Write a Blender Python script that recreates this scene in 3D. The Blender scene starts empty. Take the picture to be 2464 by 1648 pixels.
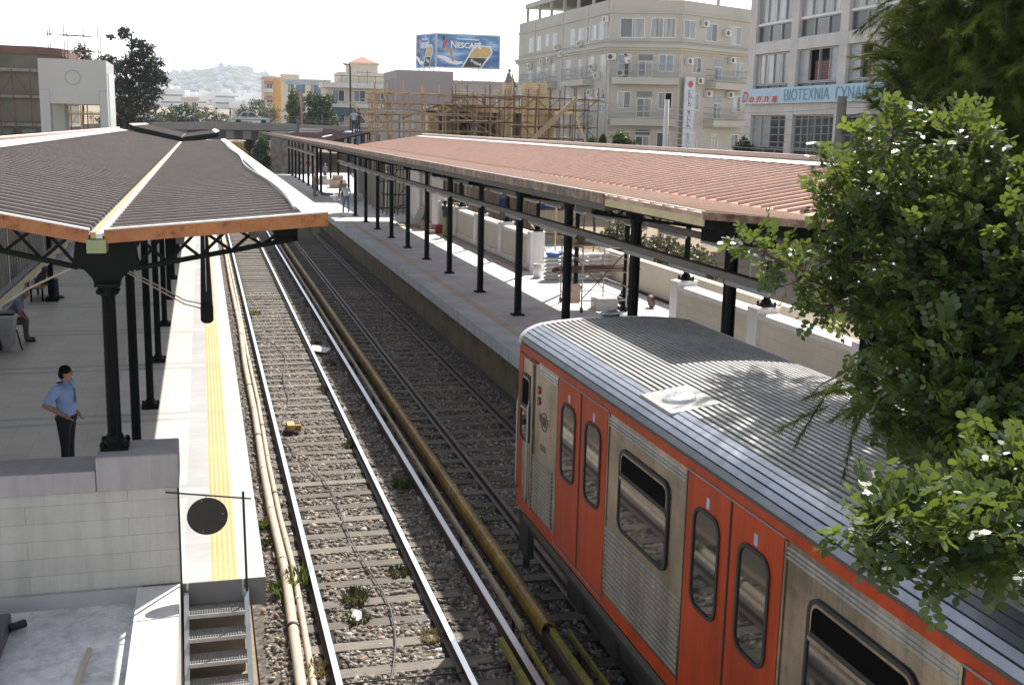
import bpy, bmesh, math, random
import numpy as np
from mathutils import Vector, Matrix
R = math.radians
rnd = random.Random(7)
sc = bpy.context.scene
COL = sc.collection
# ---------------------------------------------------------------- camera, sky, sun, exposure
cam_d = bpy.data.cameras.new('camera'); cam = bpy.data.objects.new('camera', cam_d); COL.objects.link(cam)
cam_d.lens = 39.11; cam_d.sensor_width = 36.0; cam_d.clip_start = 0.1; cam_d.clip_end = 9000
ax_r = Vector((0.96396499, -0.26508695, 0.02236978)); ax_d = Vector((-0.02904244, -0.18844862, -0.98165353)); ax_f = Vector((0.26443909, 0.94562996, -0.18935664))
cam.matrix_world = Matrix(((ax_r.x, -ax_d.x, -ax_f.x, 0), (ax_r.y, -ax_d.y, -ax_f.y, 0), (ax_r.z, -ax_d.z, -ax_f.z, 6.3), (0, 0, 0, 1)))
sc.camera = cam
SUN_EL, SUN_AZ = 48.0, 35.0
w = bpy.data.worlds.new('World'); sc.world = w; w.use_nodes = True
nt = w.node_tree; bg = nt.nodes['Background']
sky = nt.nodes.new('ShaderNodeTexSky'); sky.sky_type = 'NISHITA'; sky.sun_disc = False
sky.sun_elevation = R(SUN_EL); sky.sun_rotation = R(SUN_AZ); sky.altitude = 50; sky.air_density = 1.0; sky.dust_density = 1.3; sky.ozone_density = 1.0
# low haze band: the sky whitens and brightens toward the horizon
tcw = nt.nodes.new('ShaderNodeTexCoord'); sxw = nt.nodes.new('ShaderNodeSeparateXYZ'); nt.links.new(tcw.outputs['Generated'], sxw.inputs[0])
rw = nt.nodes.new('ShaderNodeValToRGB'); cr = rw.color_ramp; cr.elements[0].position = 0.0; cr.elements[0].color = (1, 1, 1, 1); cr.elements[1].position = .26; cr.elements[1].color = (0, 0, 0, 1)
e = cr.elements.new(.12); e.color = (.85, .85, .85, 1); nt.links.new(sxw.outputs[2], rw.inputs[0])
mw = nt.nodes.new('ShaderNodeMix'); mw.data_type = 'RGBA'; mw.blend_type = 'ADD'; nt.links.new(rw.outputs[0], mw.inputs[0]); hs = nt.nodes.new('ShaderNodeHueSaturation'); hs.inputs['Saturation'].default_value = .5; nt.links.new(sky.outputs[0], hs.inputs['Color']); nt.links.new(hs.outputs[0], mw.inputs[6]); mw.inputs[7].default_value = (7.6, 7.7, 7.8, 1)
nt.links.new(mw.outputs[2], bg.inputs[0]); bg.inputs[1].default_value = 0.115
sd = bpy.data.lights.new('sun', 'SUN'); sd.energy = 5.0; sd.angle = R(0.53); sd.color = (1.0, 0.965, 0.91)
so = bpy.data.objects.new('sun', sd); COL.objects.link(so); so.location = (40, 60, 80)
sv = Vector((math.sin(R(SUN_AZ))*math.cos(R(SUN_EL)), math.cos(R(SUN_AZ))*math.cos(R(SUN_EL)), math.sin(R(SUN_EL))))
so.rotation_euler = sv.to_track_quat('Z', 'Y').to_euler()
vs = sc.view_settings; sc.display_settings.display_device = 'sRGB'
vs.view_transform = 'Standard'; vs.look = 'None'; vs.gamma = 1.0; vs.exposure = 0.70; vs.use_curve_mapping = False
try:
    sc.cycles.max_bounces = 8; sc.cycles.transparent_max_bounces = 8; sc.cycles.volume_bounces = 0
except Exception: pass

# ---------------------------------------------------------------- materials
def newmat(name):
    m = bpy.data.materials.new(name); m.use_nodes = True
    n = m.node_tree.nodes; return m, n, m.node_tree.links, n['Principled BSDF']
def mixc(n, l, a, b, fac, mode='MIX'):
    x = n.new('ShaderNodeMix'); x.data_type = 'RGBA'; x.blend_type = mode
    for s, v in ((0, fac), (6, a), (7, b)):
        if hasattr(v, 'links') or hasattr(v, 'is_linked'): l.new(v, x.inputs[s])
        else: x.inputs[s].default_value = v if s == 0 else (*v[:3], 1)
    return x.outputs[2]
def coords(n, l, axes='xyz', src='Object'):
    tc = n.new('ShaderNodeTexCoord'); o = tc.outputs[src]
    if axes == 'xyz': return o
    s = n.new('ShaderNodeSeparateXYZ'); l.new(o, s.inputs[0]); c = n.new('ShaderNodeCombineXYZ')
    for i, a in enumerate(axes):
        if a in 'xyz': l.new(s.outputs['xyz'.index(a)], c.inputs[i])
    return c.outputs[0]
def noise(n, l, co, scale, detail=4, rough=.55):
    t = n.new('ShaderNodeTexNoise'); t.inputs['Scale'].default_value = scale; t.inputs['Detail'].default_value = detail; t.inputs['Roughness'].default_value = rough
    l.new(co, t.inputs['Vector']); return t.outputs[0]
def ramp(n, l, f, stops, interp='LINEAR'):
    r = n.new('ShaderNodeValToRGB'); cr = r.color_ramp; cr.interpolation = interp
    while len(cr.elements) < len(stops): cr.elements.new(0.5)
    for e, (p, c) in zip(cr.elements, stops): e.position = p; e.color = (*c[:3], 1) if hasattr(c, '__len__') else (c, c, c, 1)
    l.new(f, r.inputs[0]); return r.outputs[0]
def bump(n, l, p, h, strength, dist=.02):
    b = n.new('ShaderNodeBump'); b.inputs['Strength'].default_value = strength; b.inputs['Distance'].default_value = dist
    l.new(h, b.inputs['Height']); l.new(b.outputs[0], p.inputs['Normal'])
def streaks(n, l, o, k, sc=(7, 7, .5)):
    mp = n.new('ShaderNodeMapping'); mp.inputs['Scale'].default_value = sc; l.new(coords(n, l), mp.inputs[0])
    o = mixc(n, l, o, ramp(n, l, noise(n, l, mp.outputs[0], 1.0, 6, .68), [(.34, 1-k), (.58, 1.)]), 1., 'MULTIPLY')
    return mixc(n, l, o, ramp(n, l, noise(n, l, coords(n, l), .55, 7, .7), [(.32, 1-k*.8), (.55, 1.)]), 1., 'MULTIPLY')
def M(name, col, rough=.6, metal=0., var=.18, vs=2.5, bp=0., bs=40, spec=.5, axes='xyz', objvar=0., grime=0.):
    m, n, l, p = newmat(name); co = coords(n, l, axes)
    c = np.array(col)
    f = noise(n, l, co, vs, 6, .62)
    o = ramp(n, l, f, [(.28, c*(1-var)), (.5, c), (.74, np.minimum(c*(1+var), .95))])
    if grime: o = streaks(n, l, o, grime)
    if objvar:
        oi = n.new('ShaderNodeObjectInfo'); o = mixc(n, l, o, ramp(n, l, oi.outputs['Random'], [(0, 1-objvar), (1, 1+objvar)]), 1.0, 'MULTIPLY')
    l.new(o, p.inputs['Base Color'])
    p.inputs['Roughness'].default_value = rough; p.inputs['Metallic'].default_value = metal; p.inputs['Specular IOR Level'].default_value = spec
    if bp: bump(n, l, p, noise(n, l, co, bs, 5), bp)
    return m
def brickmat(name, c1, c2, cm, bw, bh, mort=.01, axes='xyz', rough=.7, off=.5, bp=.3, dirt=.15, dscale=1.2, grime=0.):
    m, n, l, p = newmat(name); co = coords(n, l, axes)
    b = n.new('ShaderNodeTexBrick'); b.offset = off; l.new(co, b.inputs['Vector'])
    b.inputs['Color1'].default_value = (*c1, 1); b.inputs['Color2'].default_value = (*c2, 1); b.inputs['Mortar'].default_value = (*cm, 1)
    b.inputs['Scale'].default_value = 1; b.inputs['Brick Width'].default_value = bw; b.inputs['Row Height'].default_value = bh; b.inputs['Mortar Size'].default_value = mort; b.inputs['Mortar Smooth'].default_value = .1
    f = noise(n, l, coords(n, l), dscale, 6, .65)
    o = mixc(n, l, b.outputs[0], ramp(n, l, f, [(.3, 1-dirt), (.65, 1.0)]), 1.0, 'MULTIPLY')
    if grime: o = streaks(n, l, o, grime)
    l.new(o, p.inputs['Base Color']); p.inputs['Roughness'].default_value = rough
    if bp: bump(n, l, p, b.outputs[1], -bp, .01)
    return m
def leafmat(name, c1, c2, trans=.35, rough=.45, tcol=None):
    m, n, l, p = newmat(name)
    a = n.new('ShaderNodeAttribute'); a.attribute_name = 'Col'
    o = ramp(n, l, a.outputs['Fac'], [(0, c1), (1, c2)])
    l.new(o, p.inputs['Base Color']); p.inputs['Roughness'].default_value = rough
    t = n.new('ShaderNodeBsdfTranslucent'); tc = tcol or tuple(min(1, x*1.6) for x in c2)
    l.new(mixc(n, l, o, tc, .5), t.inputs[0])
    mx = n.new('ShaderNodeMixShader'); mx.inputs[0].default_value = trans
    l.new(p.outputs[0], mx.inputs[1]); l.new(t.outputs[0], mx.inputs[2]); l.new(mx.outputs[0], n['Material Output'].inputs[0])
    return m
def plankmat(name, c1, c2, wdt, axes, rough=.8):
    return brickmat(name, c1, c2, tuple(x*.35 for x in c1), 4.0, wdt, .006, axes, rough, .37, .3, .35, 3)
def glass(name, col=(.02, .025, .03), rough=.06): return M(name, col, rough, 0, .3, .8, .03, 1.5, .6)
def copper(name, c1, c2, c3, metal=.55, rough=.42):
    m, n, l, p = newmat(name); co = coords(n, l)
    f = noise(n, l, co, 4.5, 7, .72); o = ramp(n, l, f, [(.34, c3), (.46, c1), (.62, c2)])
    mp = n.new('ShaderNodeMapping'); mp.inputs['Scale'].default_value = (.12, 2.4, .1); l.new(co, mp.inputs[0]); o = mixc(n, l, o, ramp(n, l, noise(n, l, mp.outputs[0], 1., 3, .7), [(.35, .72), (.6, 1.08)]), 1., 'MULTIPLY')
    f2 = noise(n, l, co, .6, 4, .6); o = mixc(n, l, o, ramp(n, l, f2, [(.3, .7), (.65, 1.0)]), 1., 'MULTIPLY')
    l.new(o, p.inputs['Base Color']); p.inputs['Metallic'].default_value = metal; p.inputs['Roughness'].default_value = rough
    bump(n, l, p, f, .12); return m

# ---------------------------------------------------------------- mesh helpers
ORG = {}
class MB:
    def __init__(s, M4=None): s.v = []; s.f = []; s.M = M4
    def add(s, vs_, fs):
        k = len(s.v)
        s.v += [tuple(s.M @ Vector(p)) for p in vs_] if s.M is not None else [tuple(p) for p in vs_]
        s.f += [tuple(i+k for i in q) for q in fs]; return s
    def box(s, x0, x1, y0, y1, z0, z1):
        return s.add([(x0,y0,z0),(x1,y0,z0),(x1,y1,z0),(x0,y1,z0),(x0,y0,z1),(x1,y0,z1),(x1,y1,z1),(x0,y1,z1)],
                     [(0,3,2,1),(4,5,6,7),(0,1,5,4),(1,2,6,5),(2,3,7,6),(3,0,4,7)])
    def bar(s, p, q, w_, h, up=(0,0,1)):
        p = Vector(p); q = Vector(q); d = (q-p).normalized(); u = Vector(up)
        a = d.cross(u)
        if a.length < 1e-4: a = d.cross(Vector((1,0,0)))
        a.normalize(); b = a.cross(d).normalized(); a = a*w_/2; b = b*h/2
        return s.add([p-a-b,p+a-b,p+a+b,p-a+b,q-a-b,q+a-b,q+a+b,q-a+b], [(0,1,2,3),(7,6,5,4),(4,5,1,0),(5,6,2,1),(6,7,3,2),(7,4,0,3)])
    def tube(s, pts, r, n=8, caps=True):
        pts = [Vector(p) for p in pts]; rs = r if hasattr(r, '__len__') else [r]*len(pts)
        vs_, fs = [], []; ref = None
        for i, p in enumerate(pts):
            d = (pts[min(i+1, len(pts)-1)]-pts[max(i-1, 0)]).normalized()
            if ref is None: ref = Vector((0,0,1)) if abs(d.z) < .9 else Vector((1,0,0))
            a = d.cross(ref).normalized(); b = d.cross(a).normalized(); ref = -b if False else ref
            for k in range(n):
                t = 2*math.pi*k/n; vs_.append(p+(a*math.cos(t)+b*math.sin(t))*rs[i])
        for i in range(len(pts)-1):
            for k in range(n):
                k2 = (k+1) % n; fs.append((i*n+k, i*n+k2, (i+1)*n+k2, (i+1)*n+k))
        if caps: fs += [tuple(reversed(range(n))), tuple(range((len(pts)-1)*n, len(pts)*n))]
        return s.add(vs_, fs)
    def lathe(s, prof, c=(0,0,0), n=16, flute=0.):
        vs_, fs = [], []
        for (r, z) in prof:
            for k in range(n):
                t = 2*math.pi*k/n; rr = r*(1-(flute if k % 2 else 0)); vs_.append((c[0]+rr*math.cos(t), c[1]+rr*math.sin(t), c[2]+z))
        for i in range(len(prof)-1):
            for k in range(n): fs.append((i*n+k, i*n+(k+1) % n, (i+1)*n+(k+1) % n, (i+1)*n+k))
        fs += [tuple(reversed(range(n))), tuple(range((len(prof)-1)*n, len(prof)*n))]
        return s.add(vs_, fs)
    def capsule(s, p, q, r0, r1, n=12):
        p = Vector(p); q = Vector(q); d = q-p; L = d.length; d = d/L if L > 1e-6 else Vector((0,0,1))
        pts, rs = [], []
        for t in (88, 60, 30): pts.append(p-d*r0*math.sin(R(t))); rs.append(r0*math.cos(R(t)))
        pts += [p, q]; rs += [r0, r1]
        for t in (30, 60, 88): pts.append(q+d*r1*math.sin(R(t))); rs.append(r1*math.cos(R(t)))
        return s.tube(pts, rs, n)
    def ell(s, c, r, n=12, m=8):
        prof = [(max(math.sin(math.pi*i/m), .03), -math.cos(math.pi*i/m)) for i in range(m+1)]; vs_, fs = [], []
        for (a, z) in prof:
            for k in range(n): t = 2*math.pi*k/n; vs_.append((c[0]+r[0]*a*math.cos(t), c[1]+r[1]*a*math.sin(t), c[2]+r[2]*z))
        for i in range(m):
            for k in range(n): fs.append((i*n+k, i*n+(k+1) % n, (i+1)*n+(k+1) % n, (i+1)*n+k))
        fs += [tuple(reversed(range(n))), tuple(range(m*n, m*n+n))]
        return s.add(vs_, fs)
    def prism(s, poly, fn, d0, d1):
        """poly of (a,b); fn(a,b,d)->xyz"""
        n = len(poly)
        return s.add([fn(a, b, d0) for a, b in poly]+[fn(a, b, d1) for a, b in poly],
                     [tuple(reversed(range(n))), tuple(range(n, 2*n))]+[(i, (i+1) % n, n+(i+1) % n, n+i) for i in range(n)])
    def ring(s, outer, inner, fn, d0, d1):
        n = len(outer)
        vs_ = [fn(a, b, d) for d in (d0, d1) for P in (outer, inner) for a, b in P]; fs = []
        for i in range(n):
            j = (i+1) % n
            fs += [(2*n+i, 2*n+j, 3*n+j, 3*n+i), (i, n+i, n+j, j), (i, j, 2*n+j, 2*n+i), (n+i, 3*n+i, 3*n+j, n+j)]
        return s.add(vs_, fs)
    def build(s, name, mat, parent=None, smooth=False, bevel=0., loc=None):
        o_ = Vector((0,0,0)) if loc is None else Vector(loc)
        if parent is not None: o_ = ORG[parent.name]
        me = bpy.data.meshes.new(name); me.from_pydata([tuple(Vector(p)-o_) for p in s.v], [], s.f); me.update()
        if mat: me.materials.append(mat)
        if smooth:
            for p in me.polygons: p.use_smooth = True
        o = bpy.data.objects.new(name, me); COL.objects.link(o)
        if parent is not None: o.parent = parent
        else: o.location = o_
        ORG[o.name] = o_
        if bevel:
            b = o.modifiers.new('bevel', 'BEVEL'); b.width = bevel; b.segments = 2; b.limit_method = 'ANGLE'
        return o
def box(name, mat, x0, x1, y0, y1, z0, z1, parent=None, bevel=0., **k): return MB().box(x0, x1, y0, y1, z0, z1).build(name, mat, parent, bevel=bevel, **k)
def tag(o, label=None, cat=None, group=None, kind=None):
    if label: o['label'] = label
    if cat: o['category'] = cat
    if group: o['group'] = group
    if kind: o['kind'] = kind
    return o
def thing(name, label, cat, loc=(0,0,0), group=None):
    o = bpy.data.objects.new(name, None); COL.objects.link(o); o.location = loc; o.empty_display_size = .2; ORG[o.name] = Vector(loc)
    return tag(o, label, cat, group)
def dup(o, loc=None, rotz=None, scale=None, label=None, parent=None):
    r = o.copy(); COL.objects.link(r)
    if parent is not None: r.parent = parent
    if loc is not None: r.location = loc
    if rotz is not None: r.rotation_euler = (0, 0, rotz)
    if scale is not None: r.scale = scale
    if label: r['label'] = label
    for c in list(o.children): dup(c, parent=r)
    ORG[r.name] = Vector(r.location) if parent is None else ORG.get(parent.name, Vector())
    return r
def rrect(a0, a1, b0, b1, r, n=5):
    P = []
    for (ca, cb, t0) in ((a1-r, b1-r, 0), (a0+r, b1-r, 90), (a0+r, b0+r, 180), (a1-r, b0+r, 270)):
        for i in range(n+1): t = R(t0+90*i/n); P.append((ca+r*math.cos(t), cb+r*math.sin(t)))
    return P
def text_mb(txt, size, depth=.0, spacing=1.0, bold=0.0, shear=0.0):
    cu = bpy.data.curves.new('lettering', 'FONT'); cu.body = txt; cu.size = size; cu.extrude = depth; cu.space_character = spacing; cu.offset = bold; cu.shear = shear; cu.resolution_u = 3
    o = bpy.data.objects.new('lettering', cu); COL.objects.link(o)
    dg = bpy.context.evaluated_depsgraph_get(); me = bpy.data.meshes.new_from_object(o.evaluated_get(dg))
    V = [tuple(v.co) for v in me.vertices]; F = [tuple(p.vertices) for p in me.polygons]
    bpy.data.objects.remove(o); bpy.data.curves.remove(cu); bpy.data.meshes.remove(me)
    return V, F
def put_text(mb, txt, size, origin, u, v, width=None, depth=.01, **k):
    """text laid in the plane origin + a*u + b*v, scaled to width"""
    V, F = text_mb(txt, size, depth, **k)
    x0 = min(p[0] for p in V); x1 = max(p[0] for p in V); sx = (width/(x1-x0)) if width else 1.
    origin = Vector(origin); u = Vector(u).normalized(); v = Vector(v).normalized(); nn = u.cross(v)
    return mb.add([origin+u*(p[0]-x0)*sx+v*p[1]+nn*p[2] for p in V], F)
def npmesh(name, V, F, mat, parent=None, col=None, loc=None, smooth=False):
    """fast mesh from arrays: V (n,3), F (m,k)"""
    o_ = np.array(ORG[parent.name]) if parent is not None else (np.array(loc) if loc is not None else np.zeros(3))
    V = np.asarray(V, dtype=np.float32)-o_.astype(np.float32); F = np.asarray(F, dtype=np.int32); m, k = F.shape
    me = bpy.data.meshes.new(name); me.vertices.add(len(V)); me.vertices.foreach_set('co', V.ravel())
    me.loops.add(m*k); me.loops.foreach_set('vertex_index', F.ravel()); me.polygons.add(m)
    me.polygons.foreach_set('loop_start', np.arange(0, m*k, k, dtype=np.int32)); me.polygons.foreach_set('loop_total', np.full(m, k, dtype=np.int32))
    if smooth: me.polygons.foreach_set('use_smooth', np.ones(m, dtype=bool))
    me.update(calc_edges=True)
    if col is not None:
        a = me.color_attributes.new('Col', 'FLOAT_COLOR', 'POINT'); c = np.ones((len(V), 4), dtype=np.float32); c[:, :3] = np.asarray(col, dtype=np.float32).reshape(len(V), -1)
        a.data.foreach_set('color', c.ravel())
    if mat: me.materials.append(mat)
    o = bpy.data.objects.new(name, me); COL.objects.link(o)
    if parent is not None: o.parent = parent
    else: o.location = o_
    ORG[o.name] = Vector(o_); return o
# ---------------------------------------------------------------- palette
m_conc = M('concrete', (.42,.41,.40), .85, 0, .14, 1.3, .15, 60)
m_conc_lt = M('pale_concrete', (.60,.58,.54), .8, 0, .12, .9, .12, 50)
m_white = M('white_paint', (.78,.77,.74), .6, 0, .06, 1.5, .05, 30)
m_dkgreen = M('dark_green_paint', (.0045,.0075,.0065), .5, 0, .3, 5, .05, 60, .12)
m_steel = M('galvanised_steel', (.45,.46,.47), .4, .8, .15, 8, .05, 60)
m_dksteel = M('dark_rusty_iron', (.035,.028,.024), .6, .3, .4, 10, .1, 60)
m_black = M('black_rubber', (.012,.012,.013), .55, 0, .2, 8)
m_wood = plankmat('raw_timber', (.58,.45,.26), (.68,.55,.35), .14, 'xzy')
m_timber = M('timber_pole', (.36,.27,.17), .8, 0, .25, 6, .1, 40)
m_rust = M('rusty_scaffold_tube', (.135,.075,.052), .6, .3, .35, 9, .1, 50)
m_glass = glass('dark_window_glass')

# ---------------------------------------------------------------- terrain and track bed
def ground_mat():
    m, n, l, p = newmat('dry_earth'); co = coords(n, l)
    o = ramp(n, l, noise(n, l, co, .35, 8, .65), [(.3, (.20,.145,.095)), (.5, (.30,.23,.155)), (.62, (.24,.20,.12)), (.75, (.14,.15,.06))])
    l.new(o, p.inputs['Base Color']); p.inputs['Roughness'].default_value = .95; bump(n, l, p, noise(n, l, co, 9, 6), .6, .05); return m
V, F = [], []
xs = [-4000,-600,-120,-40,-20,-12,-6,-3,0,.4,7.4,9,12,14,16,20,26,40,80,200,900,4000]; ys = [-60,-20,0,8,14,24,40,60,90,118,124,128,140,170,260,500,900,1500,2600,4500,8000]
def gz(x, y):
    base = -.34 if -0.2 <= x <= 7.5 else (-.15 if x < 0 else .3)
    if y > 124: base += min((y-124)/16, 1)*3.7
    if y > 200: base += (y-200)*.021
    if x < -9: base += min((-9-x)/12, 1)*2.2
    if x > 26: base += min((x-26)/12, 1)*1.2
    if x > 14 and y < 14: base += 2
    return base-.25*rnd.random()*(1 if (x < -3 or x > 14) else 0)
for y in ys:
    for x in xs: V.append((x, y, gz(x, y)))
nx = len(xs)
for j in range(len(ys)-1):
    for i in range(nx-1): F.append((j*nx+i, j*nx+i+1, (j+1)*nx+i+1, (j+1)*nx+i))
g = MB().add(V, F).build('ground', ground_mat()); tag(g, kind='structure')

def ballast_mat():
    m, n, l, p = newmat('track_ballast'); co = coords(n, l)
    v = n.new('ShaderNodeTexVoronoi'); v.inputs['Scale'].default_value = 19; v.inputs['Randomness'].default_value = 1; l.new(co, v.inputs['Vector'])
    s = n.new('ShaderNodeSeparateColor'); l.new(v.outputs['Color'], s.inputs[0])
    c = ramp(n, l, s.outputs[0], [(0, (.05,.042,.034)), (.35, (.11,.094,.076)), (.65, (.17,.148,.12)), (.85, (.155,.115,.085)), (1, (.28,.255,.22))])
    f = noise(n, l, co, 1.1, 6, .6); c = mixc(n, l, c, ramp(n, l, f, [(.3, .55), (.62, 1.0)]), 1., 'MULTIPLY')
    sx = n.new('ShaderNodeSeparateXYZ'); l.new(co, sx.inputs[0])     # oil staining along each running rail
    acc = None
    for x0 in (1.353, 2.861, 4.82, 6.31):
        a = n.new('ShaderNodeMath'); a.operation = 'SUBTRACT'; a.inputs[1].default_value = x0; l.new(sx.outputs[0], a.inputs[0])
        b = n.new('ShaderNodeMath'); b.operation = 'ABSOLUTE'; l.new(a.outputs[0], b.inputs[0])
        if acc is None: acc = b.outputs[0]
        else:
            q = n.new('ShaderNodeMath'); q.operation = 'MINIMUM'; l.new(acc, q.inputs[0]); l.new(b.outputs[0], q.inputs[1]); acc = q.outputs[0]
    c = mixc(n, l, c, ramp(n, l, acc, [(.10, .18), (.30, 1.)]), 1., 'MULTIPLY')
    l.new(c, p.inputs['Base Color']); p.inputs['Roughness'].default_value = .9
    bump(n, l, p, v.outputs['Distance'], -1., .05); return m
m_ballast = ballast_mat()
bb = MB()
prof = [(.50,-.30),(.85,-.21),(1.1,-.172),(3.1,-.172),(3.5,-.20),(4.3,-.20),(4.7,-.172),(6.5,-.172),(6.9,-.21),(7.32,-.30)]
for (xa, za), (xb, zb) in zip(prof, prof[1:]): bb.add([(xa,-10,za),(xb,-10,zb),(xb,126,zb),(xa,126,za)], [(0,1,2,3)])
tag(bb.build('track_bed', m_ballast), kind='structure')

# loose stones lying on the track bed
def stone_proto():
    bm = bmesh.new(); bmesh.ops.create_icosphere(bm, subdivisions=1, radius=1); v = np.array([p.co[:] for p in bm.verts]); f = np.array([[q.index for q in p.verts] for p in bm.faces]); bm.free(); return v, f
def stones(name, n, fn, mat, rs, seed):
    g_ = np.random.default_rng(seed); pv, pf = stone_proto(); k = len(pv)
    V = np.zeros((n, k, 3)); C = np.zeros((n, k, 3))
    pos, size = fn(g_, n)
    tone = np.array([[.13,.11,.09],[.25,.215,.17],[.37,.315,.25],[.30,.21,.15],[.55,.515,.46],[.21,.20,.19],[.43,.36,.285]])
    for i in range(n):
        a = g_.normal(size=3); a /= np.linalg.norm(a); b = np.cross(a, g_.normal(size=3)); b /= np.linalg.norm(b); c = np.cross(a, b)
        s_ = size[i]*np.array([1.25,.95,.7])*g_.uniform(.75,1.25,3)
        V[i] = (pv*g_.uniform(.75,1.2,(k,1))*s_)@np.array([a,b,c])+pos[i]; C[i] = tone[g_.integers(len(tone))]*g_.uniform(.75,1.2)
    F = (pf[None]+np.arange(n)[:,None,None]*k).reshape(-1,3)
    return npmesh(name, V.reshape(-1,3), F, mat, col=C.reshape(-1,3), smooth=False)
def stone_mat():
    m, n, l, p = newmat('loose_stone'); a = n.new('ShaderNodeAttribute'); a.attribute_name = 'Col'
    o = mixc(n, l, a.outputs[0], ramp(n, l, noise(n, l, coords(n, l), 1.1, 5, .6), [(.3, .6), (.62, 1.0)]), 1., 'MULTIPLY')
    l.new(o, p.inputs['Base Color']); p.inputs['Roughness'].default_value = .85; return m
RX = (1.353, 2.861, 4.82, 6.31)
def scatter(g_, n):
    y = 9.5+34*g_.random(n)**1.9; x = g_.uniform(.62, 7.0, n)
    for r_ in RX:
        bad = np.abs(x-r_) < .12; x[bad] += .25
    for y0_, xa, xb in ((10.42, .86, 3.34), (12.0, 4.32, 6.8)):
        dy = np.abs((y-y0_+.33) % .66-.33); on = (dy < .135) & (x > xa) & (x < xb) & (g_.random(n) < .93); y = np.where(on, y+np.where(((y-y0_+.33) % .66) > .33, .14, -.14)+g_.uniform(-.04,.04,n), y)
    z = np.interp(x, [p[0] for p in prof], [p[1] for p in prof])+g_.uniform(-.018,.012,n)
    return np.stack([x,y,z],1), np.where(g_.random(n) < .12, g_.uniform(.038,.058,n), g_.uniform(.020,.038,n))
tag(stones('ballast_stones', 40000, scatter, stone_mat(), 1, 3), 'loose grey and tan ballast stones between the sleepers and rails', 'gravel', kind='stuff')

# ---------------------------------------------------------------- sleepers
def sleeper_mat():
    m, n, l, p = newmat('weathered_sleeper_timber'); co = coords(n, l)
    mp = n.new('ShaderNodeMapping'); mp.inputs['Scale'].default_value = (1.2, 18, 6); l.new(co, mp.inputs[0])
    oi = n.new('ShaderNodeObjectInfo')
    o = ramp(n, l, noise(n, l, mp.outputs[0], 2.2, 7, .65), [(.3, (.085,.072,.056)), (.5, (.18,.155,.125)), (.72, (.27,.24,.195))])
    o = mixc(n, l, o, ramp(n, l, oi.outputs['Random'], [(0, .65), (1, 1.15)]), 1., 'MULTIPLY')
    l.new(o, p.inputs['Base Color']); p.inputs['Roughness'].default_value = .85; bump(n, l, p, noise(n, l, mp.outputs[0], 4, 6), .5, .01); return m
m_sl = sleeper_mat()
s0 = MB().box(-1.2,1.2,-.115,.115,-.14,0).build('sleeper', m_sl, bevel=.012, loc=(0,0,0))
first = True
for cx_, lab, gp in ((2.107,'weathered timber sleeper lying in sunlit gravel under the open left track','sleepers of the left track'),(5.565,'dark timber sleeper in the shaded gravel under the train track','sleepers of the right track')):
    y = 10.42 if cx_ < 4 else 12.0
    while y < 74:
        o = s0 if first else dup(s0); first = False
        o.location = (cx_+rnd.uniform(-.05,.05), y+rnd.uniform(-.03,.03), -.148+rnd.uniform(-.01,.006)); o.rotation_euler = (0, 0, rnd.uniform(-.012,.012))
        tag(o, lab, 'sleeper', gp); y += .66
# ---------------------------------------------------------------- rails
def rail_mat():
    m, n, l, p = newmat('rail_steel'); co = coords(n, l); s = n.new('ShaderNodeSeparateXYZ'); l.new(co, s.inputs[0])
    f = ramp(n, l, s.outputs[2], [(.0, 0.), (1., 1.)]); p.inputs['Roughness'].default_value = .5; l.new(mixc(n, l, (.09,.055,.035), (.05,.035,.028), noise(n, l, co, 6)), p.inputs['Base Color']); return m
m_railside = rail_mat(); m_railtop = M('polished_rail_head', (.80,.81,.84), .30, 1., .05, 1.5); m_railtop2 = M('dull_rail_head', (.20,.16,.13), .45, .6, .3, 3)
def rail(name, x, label, cat, top, y0=-5, y1=126, hw=.036, group=None):
    r_ = thing(name, label, cat, (x, y0, -.15), group)
    MB().add([(x+a,y,z) for y in (y0,y1) for a,z in ((-.07,-.15),(.07,-.15),(.07,-.135),(.01,-.115),(.01,-.045),(hw,-.035),(hw,-.002),(-hw,-.002),(-hw,-.035),(-.01,-.045),(-.01,-.115),(-.07,-.135))],
             [tuple(reversed(range(12))), tuple(range(12,24))]+[(i,(i+1)%12,12+(i+1)%12,12+i) for i in range(12)]).build('web', m_railside, r_)
    box('running_surface', top, x-hw*1.0, x+hw*1.0, y0, y1, -.004, .003, r_)
    return r_
rail('running_rail', RX[0], 'bright running rail nearest the left platform', 'rail', m_railtop)
rail('running_rail', RX[1], 'bright running rail in the sun, second from the left platform', 'rail', m_railtop)
rail('running_rail', RX[2], 'shaded running rail leading under the left side of the train', 'rail', m_railtop2)
rail('running_rail', RX[3], 'shaded running rail nearest the right platform', 'rail', m_railtop2)
r_ = thing('conductor_rail', 'silver topped third rail lying in shade between the two tracks', 'rail', (3.594, -5, -.1))
box('rail_body', m_railside, 3.545, 3.645, -5, 126, -.13, .015, r_); box('contact_surface', m_railtop, 3.552, 3.636, -5, 126, .015, .022, r_)
for i in range(24): MB().box(3.50, 3.69, 10.5+i*2.6, 10.7+i*2.6, -.2, -.13).build('insulator', m_conc, r_)
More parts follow.
